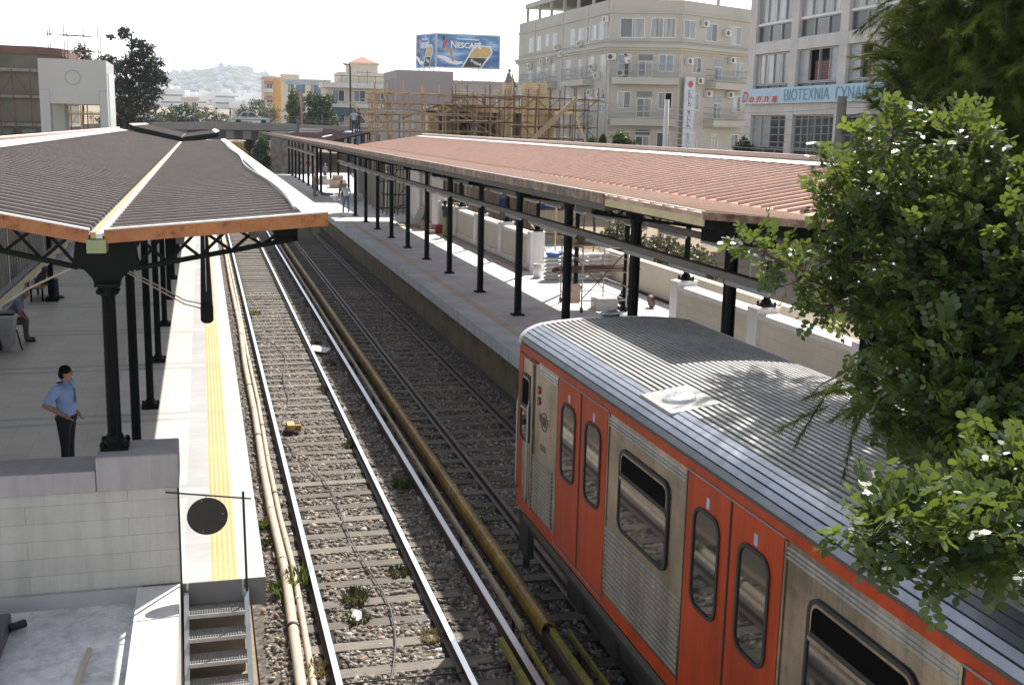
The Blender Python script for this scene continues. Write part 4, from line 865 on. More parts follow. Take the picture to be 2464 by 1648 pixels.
MB().prism(off(foot, .08), pr, 11.95, 12.1).build('frieze', m_clin_w, CLN); MB().prism(off(foot, .16), pr, 14.72, 14.86).prism(off(foot,.10), pr, 12.75, 12.85).build('string_course', m_clin, CLN)
mb = MB()
for F_ in (FL, FCn, FR):
    for u in (0.05, F_.L-.05) if F_ is not FL else (.4, 4.6, 10.3, 17.6):
        mb = MB(); F_.box(mb, u-.06, u+.06, 5, 11.94, 0, .07); mb.build('drain_pipe', m_clin_w, CLN); mb = MB(); F_.box(mb, u-.05, u+.05, 12.9, 15.6, 0, .06); mb.build('drain_pipe', m_clin_w, CLN)
for u0, u1, z0, z1, m_ in ((.74,2.55,12.99,14.4,[m_gloss,m_curt]),(2.98,4.8,13.02,14.43,[m_curt]),(.67,1.68,10.54,11.82,None),(3.67,4.77,10.59,11.83,[m_bluegl]),(.72,1.72,7.91,9.13,None),(3.74,4.78,7.9,9.11,[m_curt,m_void]),(.75,1.75,5.0,6.2,None),(3.75,4.75,5.0,6.2,None)): fwindow(FCn, CLN, u0, u1, z0, z1, 1, m_alu, m_)
for u0, u1, z0, z1 in ((2.21,3.23,10.18,11.3),(2.17,3.28,7.25,8.65),(2.2,3.25,4.4,5.9)):
    fwindow(FCn, CLN, u0, u1, z0, z1, 1, m_alu, [m_gloss, m_curt]); mb = MB(); FCn.box(mb, u0, u1, z1+.1, z1+.5, 0, .02); mb.build('transom_shutter', m_gloss, CLN)
for u0, u1, z0, z1 in ((.2,1.52,13.05,14.35),(2.78,4.1,13.0,14.3),(5.79,7.05,12.94,14.28),(8.6,9.8,12.94,14.28),(1.39,2.41,10.6,11.74),(6.58,7.56,10.52,11.63),(9.2,10.3,10.5,11.6),(1.42,2.39,7.93,9.12),(6.49,7.49,7.87,9.1),(9.2,10.2,7.87,9.1),(1.47,2.32,5.04,6.26),(4.07,4.89,4.97,6.18),(6.5,7.4,4.97,6.18)): fwindow(FR, CLN, u0, u1, z0, z1, 1, m_alu)
for u0, u1, z0, z1 in ((4.02,4.94,10.16,11.2),(4.07,5.01,7.28,8.5)):
    fwindow(FR, CLN, u0, u1, z0, z1, 1, m_alu, [m_gloss, m_bluegl]); mb = MB(); FR.box(mb, u0, u1, z1+.08, z1+.5, 0, .02); mb.build('transom_shutter', m_bluegl, CLN)
for u0, u1, z0, z1 in ((18.07,19.4,12.95,14.2),(15.99,17.12,12.95,14.2),(13.88,14.71,13.2,14.2),(11.79,12.84,13,14.15),(7.42,8.53,12.95,14.15),(5.5,6.61,13,14.1),(4.22,5.25,12.95,14.1),(2.76,3.65,13,14.1),(1.22,2.22,12.95,14.2),(.2,.95,13,14.2),
    (18.16,19.32,10.3,11.3),(15.9,16.91,10.2,11.6),(13.89,14.69,10.25,11.4),(12.1,12.9,10.4,11.7),(8.18,9.19,10.4,11.8),(5.58,6.4,10.2,11.7),(3.06,4.22,10.4,11.8),(.54,1.64,10.4,11.8),
    (15.9,16.91,7.5,8.8),(12.1,12.9,7.6,8.9),(8.18,9.19,7.6,9.0),(5.58,6.4,7.2,8.9),(3.06,4.22,7.6,9.0),(.54,1.64,7.6,9.0),(5.58,6.4,4.4,6.1),(3.06,4.22,4.8,6.2)): fwindow(FL, CLN, u0, u1, z0, z1, 1, m_alu)
for z in (9.63, 6.66): balcony(FCn, CLN, .28, 5.15, z, 1.0, .5)
for z in (9.50, 6.70): balcony(FR, CLN, 3.0, 7.3, z, 1.0, .48)
for z in (9.62, 6.75): balcony(FL, CLN, 3.0, 8.2, z, .9, .45); balcony(FL, CLN, 11.5, 19.4, z, .9, .45)
for F_, u, z in ((FL,18.5,11.75),(FL,15.0,11.95),(FL,13.2,12.0),(FL,10.0,12.35),(FL,2.9,11.0),(FL,1.9,10.3),(FL,.5,14.3),(FL,11.3,12.95),(FL,5.9,12.9),(FL,1.2,8.9),(FL,3.3,9.1),(FCn,.2,11.6),(FCn,.95,10.45),
                 (FR,.8,11.4),(FR,2.1,10.05),(FR,2.4,14.2),(FR,5.1,13.7),(FR,5.85,11.75),(FR,3.2,9.15),(FR,5.85,9.15)): ac_unit(F_, CLN, u, z, .85)
# roof terrace pergola
for F_, u in [(FL, u) for u in (.6, 3.9, 7.2, 10.5, 13.8, 17.0, 20.4)]+[(FR, u) for u in (4.2, 8.5, 12.3)]:
    mb = MB(); F_.box(mb, u-.1, u+.1, 15.7, 16.9, -.25, -.05); mb.build('pergola_post', m_clin, CLN)
mb = MB(); FL.box(mb, -.2, 20.8, 16.85, 17.25, -6, .0); mb.build('pergola_roof', m_clin, CLN)
mb = MB(); FL.box(mb, 4, 17, 15.7, 16.85, -5.5, -4); mb.build('penthouse', M('shaded_penthouse', (.16,.16,.17), .7), CLN)
# hanging vertical sign
t = thing('vertical_sign', 'tall narrow vertical sign with a red cross on the corner of the cream clinic', 'sign', tuple(FR.p(.3, 5, .7)))
mb = MB(); FR.box(mb, .02, 1.2, 4.6, 10.25, .45, .55); mb.build('sign_board', M('pale_blue_sign', (.48,.52,.56), .5), t)
mb = MB(); FR.box(mb, .48, .78, 9.5, 9.98, .55, .57); FR.box(mb, .36, .90, 9.65, 9.83, .551, .571); mb.build('red_cross', M('sign_red', (.45,.03,.04), .5), t)
mb = MB(); txt = 'ΓΕΝΙΚΗ ΚΛΙΝΙΚΗ ΚΑΛΛΙΘΕΑΣ'; 
for i, ch in enumerate(txt):
    if ch != ' ': put_text(mb, ch, .26, FR.p(.44, 9.12-i*.205, .556), FR.u, (0,0,1), .07 if ch == 'Ι' else .34, .004)
mb.build('lettering', M('sign_blue_letters', (.05,.07,.25), .5), t)
# ---------------------------------------------------------------- office block with long fascia sign
m_off = M('weathered_white_concrete', (.52,.50,.475), .85, 0, .14, .9, .1, 20)
OB = thing('office_building', 'white concrete framed workshop block with long window bands and a blue shop sign', 'building', (32, 48, 0))
FO = Facade((30., 59.1), (30., 24.), 1); FO.n = Vector((-1,0,0))
mb = MB(); ends = []
cols = [(0.1,.85)]+[(4.77+4.75*i, 5.5+4.75*i) for i in range(7)]
for a, b in cols: FO.box(mb, a, b, 1, 19.0, -.5, 0)
mb.build('concrete_columns', m_off, OB)
mb = MB()
for z0, z1 in ((7.29,7.92),(10.6,11.2),(14.3,15.0),(17.9,18.6),(3.0,3.9)): FO.box(mb, 0, 35, z0, z1, -.5, -.02)
mb.build('concrete_beams', m_off, OB)
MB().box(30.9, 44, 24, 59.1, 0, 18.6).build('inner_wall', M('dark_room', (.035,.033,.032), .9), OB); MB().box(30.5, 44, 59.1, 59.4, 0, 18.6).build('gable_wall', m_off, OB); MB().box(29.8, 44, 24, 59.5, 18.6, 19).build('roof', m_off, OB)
m_spand = M('dark_slate_spandrel', (.05,.052,.058), .25, 0, .2, .8); m_frost = M('frosted_glass_pane', (.30,.31,.32), .3, 0, .2, 1.2)
def band(u0, u1, z0, z1, ms, opened=None):
    mb = MB(); n_ = len(ms); fw = .05; b = lambda *a: FO.box(mb, *a)
    b(u0,u1,z0,z0+fw,-.3,-.16); b(u0,u1,z1-fw,z1,-.3,-.16)
    for i in range(n_+1): c = u0+(u1-u0)*i/n_; b(max(u0,c-fw/2), min(u1,c+fw/2), z0+fw, z1-fw, -.3, -.16)
    w_ = mb.build('window', m_aludk, OB)
    for i, m_ in enumerate(ms):
        if m_ is None: continue
        mb = MB(); FO.box(mb, u0+(u1-u0)*i/n_+fw/2, u0+(u1-u0)*(i+1)/n_-fw/2, z0+fw, z1-fw, -.25, -.235); mb.build('pane', m_, w_)
for k in range(7):
    u0, u1 = cols[k][1], cols[k+1][0]
    band(u0, u1, 12.22, 14.28, [m_curt]*4); 
    mb = MB(); FO.box(mb, u0, u1, 12.12, 12.22, -.3, -.1); mb.build('window_sill', m_alu, OB)
    band(u0, u1, 11.2, 12.12, [m_spand, m_gloss, m_spand])
    band(u0, u1, 8.95, 10.58, [[m_curt]*4, [m_frost, None, None, m_frost], [m_frost, None, m_frost, m_frost], [m_frost, None, m_curt, None], [m_frost]*4, [m_frost]*4, [m_frost]*4][k])
    band(u0, u1, 8.70, 8.93, [m_spand, m_spand, m_spand])
    band(u0, u1, 5.55, 7.27, [m_gloss]*6 if k else [m_frost, m_frost, m_gloss, m_gloss]); band(u0, u1, 4.0, 5.5, [m_spand, m_gloss, m_spand])
    if k in (1, 2): mb = MB(); FO.box(mb, u0+1.1, u0+2.4, 8.9, 10.0, -.6, -.5); mb.build('checked_curtain', brickmat('checked_cloth', (.30,.13,.10), (.36,.25,.18), (.16,.07,.07), .12, .12, .03, 'yzx', .8, 0, 0), OB)
t = thing('shop_sign', 'long pale blue fascia sign with red and blue lettering on the white workshop block', 'sign', (29.9, 50, 8.3))
MB().box(29.72, 29.98, 38.4, 59.15, 7.88, 8.70).build('sign_board', M('pale_blue_board', (.36,.52,.62), .5, 0, .08, 1.5), t)
m_red = M('sign_red_paint', (.42,.07,.04), .5); m_bl = M('sign_blue_paint', (.14,.25,.36), .5); m_wl = M('letter_outline', (.75,.74,.70), .5)
for x, ch, wd, hh in ((58.85,'D',.74,.92),(57.95,'o',.56,.66),(57.15,'n',.58,.66),(56.3,'n',.58,.66),(55.4,'a',.62,.66)):
    put_text(MB(), ch, hh*.95, (29.70, x+.04, 7.97), (0,-1,0), (0,0,1), wd+.10, .004, bold=.06, shear=.25).build('letter_outline', m_wl, t)
    put_text(MB(), ch, hh*.9, (29.69, x, 7.99), (0,-1,0), (0,0,1), wd, .004, bold=.03, shear=.25).build('red_letter', m_red, t)
for y_, tx_, w_ in ((54.1,'ΒΙΟΤΕΧΝΙΑ',4.45),(49.05,'ΓΥΝΑΙΚΕΙΩΝ',5.0),(43.4,'ΕΝΔΥΜΑΤΩΝ',4.8)): put_text(MB(), tx_, .78, (29.70, y_, 8.02), (0,-1,0), (0,0,1), w_, .006).build('blue_word', m_bl, t)
# ---------------------------------------------------------------- low building with billboard
t = thing('low_building', 'low grey flat roofed building under the rooftop billboard', 'building', (30, 122, 0)); FB = Facade((20., 120.6), (40., 118.6), 1)
mb = MB(); FB.box(mb, 0, 20, 0, 11.0, -10, 0); mb.build('wall', M('grey_pink_render', (.36,.33,.31), .85, 0, .12, .5), t); mb = MB(); FB.box(mb, -.2, 20.2, 11.0, 11.15, -10, .25); FB.box(mb, 0, 20, 10.1, 10.25, 0, .06); mb.build('roof_edge', m_conc, t)
for i in range(9): fwindow(FB, t, .8+i*2.15, 2.5+i*2.15, 8.3, 9.9, 2, m_alu, [m_gloss, m_curt, M('mauve_blind', (.30,.22,.24), .6)])
mb = MB()
for i in range(6): FB.box(mb, 1.9+i*3.2, 2.2+i*3.2, 0, 10.2, 0, .15)
mb.build('pilasters', m_conc, t)
BB = thing('billboard', 'two sided blue coffee advertising billboard on a lattice frame on a roof', 'billboard', (27, 120, 11))
FBB = Facade((24.42, 120.), (31.43, 119.6), 1); FBL = Facade((22.9, 123.6), (24.40, 120.02), 1)
def ad_mat():
    m, n, l, p = newmat('blue_wave_print'); mp = n.new('ShaderNodeMapping'); mp.inputs['Rotation'].default_value = (0, .5, 0); mp.inputs['Scale'].default_value = (.35, 1, 1.1); l.new(coords(n, l), mp.inputs[0])
    l.new(ramp(n, l, noise(n, l, mp.outputs[0], .9, 4, .5), [(.36, (.04,.10,.26)), (.5, (.10,.22,.45)), (.6, (.26,.42,.62)), (.7, (.55,.66,.76))]), p.inputs['Base Color']); p.inputs['Roughness'].default_value = .5; return m
m_ad = ad_mat(); m_adw = M('print_white', (.72,.75,.78), .5); m_skin_p = M('print_tan', (.45,.25,.15), .5); m_foam = M('print_coffee_foam', (.55,.38,.17), .5); m_cof = M('print_dark_coffee', (.035,.03,.03), .5)
m_pink = M('print_red', (.42,.08,.06), .5)
for F_, wd, k in ((FBB, 7.0, 1.0), (FBL, 3.8, .54)):
    mb = MB(); F_.box(mb, 0, wd, 12.4, 16.0, -.25, -.02); mb.build('panel_frame', m_steel, BB)
    mb = MB(); F_.box(mb, .12, wd-.12, 12.52, 15.86, -.02, .0); pn = mb.build('printed_panel', m_ad, BB)
    X = lambda u: u*k
    def poly(name, P, mt, e=.012): mb = MB(); mb.prism([(X(a), b) for a, b in P], lambda a, b, d: F_.p(a, 12.4+b, d), .002, e); return mb.build(name, mt, pn)
    poly('wave_crest', [(.15,1.3),(.9,1.25),(1.8,.9),(3.0,.55),(2.2,.35),(1.3,.55),(.6,.95),(.15,1.1)], m_adw, .006)
    poly('surf_board', [(1.4,.5),(2.0,.42),(2.8,.6),(3.1,.72),(2.4,.72),(1.7,.64)], m_adw, .014)
    poly('surfer_legs', [(.72,1.95),(1.0,1.75),(1.45,1.7),(1.55,1.45),(1.75,.75),(1.95,.70),(1.98,.82),(1.85,.9),(1.78,1.5),(1.62,1.95),(1.1,2.1),(.78,2.2)], m_skin_p, .016)
    poly('surfer_torso', [(.70,2.1),(.95,2.05),(1.05,2.3),(1.1,2.65),(1.6,2.75),(1.6,2.83),(1.0,2.85),(.85,2.9),(.72,2.6)], m_pink, .018)
    poly('surfer_head', [(.74,2.9),(.9,2.88),(.96,3.05),(.92,3.25),(.8,3.28),(.72,3.1)], m_cof, .02)
    poly('glass_outline', [(2.75,.12),(3.95,2.15),(4.2,2.42),(5.9,2.42),(6.15,1.8),(5.95,1.4),(4.95,.12)], m_adw, .008)
    poly('coffee', [(2.95,.15),(3.55,1.15),(5.5,1.15),(4.85,.15)], m_cof, .014); poly('coffee_foam', [(3.55,1.2),(4.1,2.05),(4.3,2.3),(5.75,2.3),(6.0,1.8),(5.8,1.4),(5.5,1.2)], m_foam, .014)
    poly('logo_bar', [(2.2,3.02),(4.6,2.95),(4.75,3.05),(2.2,3.12)], m_adw, .03)
    V_ = MB(); put_text(V_, 'N', 1.05, F_.p(X(1.6), 12.4+2.1, .02), F_.u, (0,0,1), X(.62), .01, bold=.02); put_text(V_, 'ESCAFÉ', .78, F_.p(X(2.3), 12.4+2.14, .02), F_.u, (0,0,1), X(2.6), .01, bold=.03); V_.build('lettering', m_adw, pn)
    V_ = MB(); put_text(V_, 'frappé', .48, F_.p(X(3.7), 12.4+.78, .02), F_.u-Vector((0,0,.42)), F_.u*.42+Vector((0,0,1)), X(1.25), .01, bold=.01); V_.build('lettering', m_adw, pn)
    mb = MB()
    for u in (.8, 2.6, 4.4, 6.2): 
        u *= k
        for e in (-.25, .25): mb.bar(F_.p(u+e*k, 11.0, -.3), F_.p(u+e*k, 12.6, -.15), .05, .05)
        for z in (11.3, 11.8, 12.3): mb.bar(F_.p(u-.25*k, z, -.28), F_.p(u+.25*k, z, -.28), .035, .035)
        if u+1.8*k < wd: mb.bar(F_.p(u+.25*k, 11.1, -.3), F_.p(u+1.55*k, 12.4, -.2), .035, .035).bar(F_.p(u+1.55*k, 11.1, -.3), F_.p(u+.25*k, 12.4, -.2), .035, .035)
    mb.build('lattice_frame', m_dksteel, BB)
# ---------------------------------------------------------------- white gate tower left, mauve tower right
m_gate = M('pale_grey_render', (.46,.46,.445), .8, 0, .06, .5); m_gate_line = M('joint_line', (.27,.27,.265), .8)
t = thing('portal_tower', 'white concrete portal tower with a round recess, left behind the brown canopy', 'tower', (-7, 73, 0))
MB().box(-8.82, -5.15, 70, 76, 7.08, 9.58).build('upper_block', m_gate, t)
for x0, x1 in ((-8.82,-8.28),(-5.6,-5.15)):
    for y0, y1 in ((70,70.9),(75.1,76)): MB().box(x0, x1, y0, y1, 0, 7.078).build('leg', m_gate, t)
MB().box(-8.1, -7.75, 72.2, 74, 0, 7.078).build('inner_pier', m_gate, t)
MB().ring([(.42*math.cos(i*math.pi/16), .42*math.sin(i*math.pi/16)) for i in range(32)], [(.385*math.cos(i*math.pi/16), .385*math.sin(i*math.pi/16)) for i in range(32)], lambda a, b, d: (-6.98+a, 70-d, 8.56+b), -.01, .02).build('round_recess', m_gate_line, t)
mb = MB(); mb.box(-8.28,-8.265,69.99,70.0,5,7.85).box(-8.82,-8.28,69.99,70,7.84,7.86).box(-5.6,-5.585,69.99,70,5,7.85).box(-5.6,-5.15,69.99,70,7.84,7.86); mb.build('joint_lines', m_gate_line, t)
MB().box(-5.148, -5.1, 70.9, 75.4, 4, 8.9).build('side_opening', M('pale_opening', (.56,.60,.57), .5), t)
m_mauve = M('mauve_render', (.31,.275,.28), .8, 0, .05, .5)
t = thing('portal_tower', 'mauve rendered tower block standing above the timber scaffolding', 'tower', (16.4, 88, 0))
MB().box(14.26, 18.68, 85, 91, 7.42, 10.38).build('upper_block', m_mauve, t, bevel=.06); MB().box(14.24, 14.262, 85.9, 90.4, 7.9, 9.75).build('side_recess', M('mauve_recess', (.26,.23,.235), .8), t)
for x0, x1, y0 in ((14.1,14.5,85.2),(14.0,14.4,90.2),(14.6,15.05,85.05),(18.1,18.6,85.2)): MB().box(x0, x1, y0, y0+.6, 0, 7.418).build('leg', m_conc, t)
MB().box(14.0, 19.2, 85.1, 91, 7.1, 7.4).build('slab', m_conc, t)
# building under netting, far left
t = thing('unfinished_building', 'round brown building under construction behind scaffolding at the far left', 'building', (-13, 92, 0))
P_ = [(-24,96),(-20,90.5),(-15,89.2),(-11.5,89.6),(-9.9,91),(-9.6,100),(-24,104)]
MB().prism(P_, pr, 0, 10.75).build('wall', M('brown_formwork', (.135,.125,.095), .9, 0, .3, .5), t); MB().prism(off(P_, .2), pr, 10.75, 11.3).build('orange_band', M('rusty_orange_band', (.145,.08,.055), .8, 0, .25, .7), t)
MB().box(-22, -12, 95, 100, 11.2, 11.62).build('roof_slab', M('blue_grey_slab', (.30,.33,.37), .8), t)
for z in (5.6, 7.6, 9.5): MB().prism(off(P_, .25), pr, z, z+.22).build('floor_slab', M('grey_slab', (.24,.235,.22), .9), t)
for i in range(8): MB().box(-21.5+i*1.5, -20.6+i*1.5, 88.9, 89.0, 3.0, 5.4).build('window_opening', M('green_grey_opening', (.10,.13,.10), .8), t)
def scaffold(label, P, Q, levels, n_, mat, z0=0, depth=1.0, r=.035, diag=True, group=None, planks=True, cat='scaffolding'):
    F_ = Facade(P, Q, 1); t = thing('scaffolding', label, cat, tuple(F_.p(F_.L/2, z0)), group)
    mbu, mbl, mbd = MB(), MB(), MB()
    for i in range(n_+1):
        u = F_.L*i/n_
        for d in (0, -depth): e = rnd.uniform(-.14,.14); mbu.tube([F_.p(u+e, z0, d), F_.p(u+rnd.uniform(-.14,.14), levels[-1]+rnd.uniform(.0,.9), d)], r, 6)
    for z in levels:
        for d in (0, -depth): mbl.tube([F_.p(-rnd.uniform(.1,.7), z+rnd.uniform(-.12,.12), d+.05), F_.p(F_.L*rnd.uniform(.8,1.08), z+rnd.uniform(-.12,.12), d+.05)], r*.9, 6)
        for i in range(n_+1): mbl.tube([F_.p(F_.L*i/n_, z, .1), F_.p(F_.L*i/n_, z, -depth-.1)], r*.8, 6)
    if diag:
        for i in range(0, n_, 1):
            for a, b in zip(levels, levels[1:]):
                if rnd.random() < .55:
                    u0, u1 = F_.L*i/n_, F_.L*(i+1)/n_
                    if rnd.random() < .5: u0, u1 = u1, u0
                    mbd.tube([F_.p(u0, a, .06), F_.p(u1, b, .06)], r*.8, 6)
    mbu.build('uprights', mat, t); mbl.build('ledgers', mat, t)
    if diag and mbd.v: mbd.build('bracing', mat, t)
    if planks:
        for z in levels[1:]:
            if rnd.random() < .75:
                mb = MB(); F_.box(mb, -.2, F_.L*rnd.uniform(.55,1)+.2, z+.05, z+.10, -depth+.1, -.1); mb.build('plank_deck', m_wood, t)
    return t
scaffold('rusty tube scaffolding wrapped round the brown building at the far left', (-16, 88.2), (-9.7, 89.5), [2,4,5.8,7.6,9.4], 6, m_rust, planks=False)
scaffold('thin scaffold frames standing on top behind the white portal tower', (-10.6, 91.5), (-7.2, 91.5), [9.8,11.2,12.4], 3, m_rust, 5, planks=False)
scaffold('scaffold tower seen through the opening of the white portal tower', (-8.4, 79), (-5.4, 79), [2,4,5.4,6.6], 4, m_timber, 0)
scaffold('weathered timber pole scaffolding in front of the mauve tower', (10.4, 70), (19.0, 70), [5.2,5.9,6.5,7.0,7.6,8.2], 8, m_timber, 1, 1.6, .05)
scaffold('rusty tube scaffolding between the mauve tower and the timber columns', (15.2, 68), (20.2, 68), [4.6,5.6,6.6,7.5,8.1], 5, m_rust, 1, 1.3, .03)
scaffold('brown scaffolding around the right timber column beside the clinic', (18.6, 65.5), (23.4, 65.5), [4.6,5.7,6.4,7.4,8.1], 6, m_rust, 1, 1.6, .032)
scaffold('low rusty scaffolding behind the boundary wall gap', (14.9, 50), (19.6, 46), [1.5,2.6,3.7], 5, m_rust, .3, 1.2, .03)
scaffold('timber pole scaffolding standing on the roof edge of the unfinished canopy', (13.0, 91), (15.2, 90), [5.6,7.2,8.2], 3, m_timber, 1, 1.2, .05)
for i, (x, y, w_, z1, lab) in enumerate(((18.85,69.4,.55,9.15,'tall bright timber formwork column with the seated figure on top'),(20.55,69.2,1.5,9.1,'wide bright timber formwork column right of the seated figure'),(20.6,66.6,.8,7.3,'shorter timber formwork column inside the brown scaffolding'),(14.9,74,.75,7.0,'timber formwork column below the right end of the mauve tower'))):
    t = thing('formwork_column', lab, 'formwork', (x, y, 0), 'timber formwork columns on the building site'); MB().box(x-w_/2, x+w_/2, y, y+.6, .3, z1).build('boards', m_wood, t)
    for q in range(3): MB().box(x-w_/2-.1, x+w_/2+.1, y-.09, y-.003, 4.2+q*1.4, 4.32+q*1.4).build('waler', m_timber, t)
    for q in range(2): MB().box(x-.08+(q-.5)*w_*.7, x+.02+(q-.5)*w_*.7, y-.16, y-.10, 3, z1+rnd.uniform(-.3,.5)).build('stud', m_wood, t)
t = thing('concrete_frame', 'raw concrete floor frame with timber shuttering inside the scaffolding on the building site', 'building frame', (19, 73, 0))
for z in (4.6, 7.35): MB().box(14.9, 24.2, 71.5, 78, z, z+.28).build('floor_slab', m_conc, t); MB().box(14.85, 24.25, 71.40, 71.497, z-.12, z+.34).build('shuttering_board', m_wood, t)
for i in range(6): MB().box(15.3+i*1.7, 15.7+i*1.7, 71.7, 72.1, 0, 7.34).build('column', m_conc if i % 2 else m_timber, t)
for i in range(14): x = 15.1+i*.65; MB().tube([(x, 73+(i % 3), 4.88), (x+rnd.uniform(-.1,.1), 73+(i % 3), 7.34)], .05, 6).build('prop', m_timber, t)
MB().box(15, 24, 77.5, 77.8, 1, 7.3).build('back_wall', M('shaded_boarding', (.09,.07,.05), .9, 0, .4, 1), t)  # dark backing added, its colour paints the shade inside the frame
def beam(label, p, q, w_=.14, h=.14, mat=None, name='timber_beam', cat='timber', group=None): return tag(MB().bar(p, q, w_, h).build(name, mat or m_timber), label, cat, group)
beam('long grey beam leaning diagonally up to the top of the brown scaffolding', (18.9,64.9,5.4), (21.85,65.0,8.1), .2, .28)
beam('pale timber beam sloping up past the front of the mauve tower', (12.3,71,6.75), (16.6,71,8.25), .1, .16, m_wood)
beam('second pale beam sloping up beside the mauve tower foot', (14.4,70.6,6.9), (17.2,70.6,8.3), .1, .14, m_wood)
beam('pale prop sloping down right of the brown scaffolding', (21.9,65,6.95), (22.7,65,5.2), .12, .12, m_wood)
beam('bright plank laid over the top of the scaffolding between the tower and the timber columns', (15.3,69.2,8.35), (21,69.2,8.15), .5, .06, m_wood)
beam('bright plank deck on the top right of the brown scaffolding', (19.2,66,8.0), (24.4,66,7.95), .6, .06, m_wood)
for i, (a, b, lab) in enumerate((((11.4,88,7.8),(12.7,88,6.3),'left slanting prop above the unfinished canopy roof'),((13.0,88,7.6),(13.1,88,6.6),'short upright prop above the unfinished canopy roof'),((13.6,88,7.3),(14.6,88,5.4),'thick pale plank leaning beside the roof workers'),((14.2,88,7.5),(14.5,88,6.2),'yellowish prop right of the roof workers'))): beam(lab, a, b, .16, .16, m_wood)
t = tag(MB().box(11.1, 15.2, 87.6, 88.6, 7.86, 7.95).build('plank_deck', m_wood), 'pale plank platform propped above the unfinished canopy roof', 'planks')
# ---------------------------------------------------------------- road bridge
m_br = M('grey_bridge_concrete', (.25,.24,.225), .85, 0, .12, .6)
t = thing('road_bridge', 'grey concrete road bridge crossing over the tracks behind the canopies', 'bridge', (2, 128, 0))
arc = [(-40, 4.6), (-14, 5.3), (-7.2, 5.75), (1.65, 6.0), (9.8, 5.98), (20, 5.7), (45, 5.1)]
for (xa, za), (xb, zb) in zip(arc, arc[1:]):
    MB().add([(x, y, z) for x, zt in ((xa,za),(xb,zb)) for y in (128, 137) for z in (zt-.62, zt)], [(0,1,3,2),(4,6,7,5),(0,4,5,1),(2,3,7,6),(1,5,7,3),(0,2,6,4)]).build('deck', m_br, t)
for (xa, za), (xb, zb) in zip(arc, arc[1:]): MB().add([(x, y, z) for x, zt in ((xa,za),(xb,zb)) for y in (127.96, 128.22) for z in (zt-.05, zt+.22)], [(0,1,3,2),(4,6,7,5),(0,4,5,1),(2,3,7,6),(1,5,7,3),(0,2,6,4)]).build('parapet_kerb', m_br, t)
MB().box(-3, 9.6, 128.7, 129.3, 4.3, 5.35).box(-3, 9.6, 135, 135.6, 4.3, 5.35).build('girder', M('dark_girder', (.10,.095,.09), .85), t)
for x in (2.7, 4.5, 6.2, .8): MB().box(x, x+.9, 128.45, 128.7, 4.4, 5.3).build('stiffener', m_br, t)
MB().box(9.4, 12, 124, 137, 0, 5.3).build('abutment', m_br, t); MB().box(-4, -1.4, 128.5, 137, 0, 5.2).build('abutment', m_br, t)
mb = MB()
zt_ = lambda x: float(np.interp(x, [p[0] for p in arc], [p[1] for p in arc]))
for y in (128.15,):
    for a, b in zip(range(-40, 45, 5), range(-35, 50, 5)):
        for h in (.5, .72, .95): mb.tube([(a,y,zt_(a)+h), (b,y,zt_(b)+h)], .018, 5)
    for i in range(57): x = -40+i*1.5; mb.tube([(x,y,zt_(x)), (x,y,zt_(x)+.97)], .018, 5)
mb.build('railing', M('grey_bridge_railing', (.25,.24,.23), .6, .3), t)
rd = MB()
for (xa, za), (xb, zb) in zip(arc, arc[1:]): rd.add([(xa,129.4,za+.006),(xb,129.4,zb+.006),(xb,136,zb+.006),(xa,136,za+.006)], [(0,1,2,3)])
tag(rd.build('road', M('asphalt', (.06,.06,.06), .9)), kind='structure')
# ---------------------------------------------------------------- middle distance buildings
def block(label, P, Q, depth, z0, z1, col, floors, nwin, wm, extra=None, cat='building', name='apartment_building'):
    F_ = Facade(P, Q, 1); t = thing(name, label, cat, tuple(F_.p(F_.L/2, 0)))
    mb = MB(); F_.box(mb, 0, F_.L, z0, z1, -depth, 0); mb.build('wall', M(name+'_paint', col, .85, 0, .06, .2), t); mb = MB(); F_.box(mb, -.2, F_.L+.2, z1, z1+.25, -depth-.2, .2); mb.build('roof', M('pale_roof_edge', tuple(min(.8, c*1.05) for c in col), .85), t)
    hh = (z1-z0)/floors
    for k in range(floors):
        for i in range(nwin): u = F_.L*(i+.5)/nwin; fwindow(F_, t, u-F_.L/nwin*.28, u+F_.L/nwin*.28, z0+hh*k+hh*.28, z0+hh*k+hh*.8, 1, m_alu, wm, .06)
    if extra: extra(F_, t)
    return t
m_bands = M('brick_red_balcony', (.42,.22,.16), .8); m_wb = M('white_balcony', (.62,.60,.56), .8); m_oran = M('orange_gable', (.58,.33,.12), .85, 0, .05)
def yel(F_, t):
    for k in range(5):
        mb = MB(); F_.box(mb, 0, 1.9, 7.6+k*1.75, 8.3+k*1.75, 0, 1.1); mb.build('balcony', m_wb if k % 2 else m_bands, t)
    mb = MB(); F_.box(mb, 1.95, 3.7, 0, 15.8, -5, .05); mb.build('gable_wall', m_oran, t)
block('tall orange apartment block with striped balconies beyond the bridge', (13.97,260), (18.7,260), 12, 0, 16.0, (.56,.46,.36), 5, 2, [m_gloss], yel)
block('small cream roof penthouse behind the orange apartment block', (19,275), (23,275), 6, 0, 17.3, (.58,.53,.45), 1, 1, [m_gloss])
def blw(F_, t):
    for u in (2.3, 6.4): mb = MB(); F_.box(mb, u, u+1.3, 8, 14.0, 0, .1); mb.build('blue_glazing', M('blue_curtain_glass', (.07,.14,.26), .15, 0, .2), t)
    mb = MB(); F_.box(mb, 0, F_.L, 14.1, 15.0, 0, .15); mb.build('fascia_band', M('blue_grey_fascia', (.34,.40,.48), .7), t)
block('cream office block with blue glazing strips beyond the bridge', (17.1,240), (26.5,240), 12, 0, 15.0, (.62,.56,.42), 4, 4, [m_bluegl, m_gloss], blw)
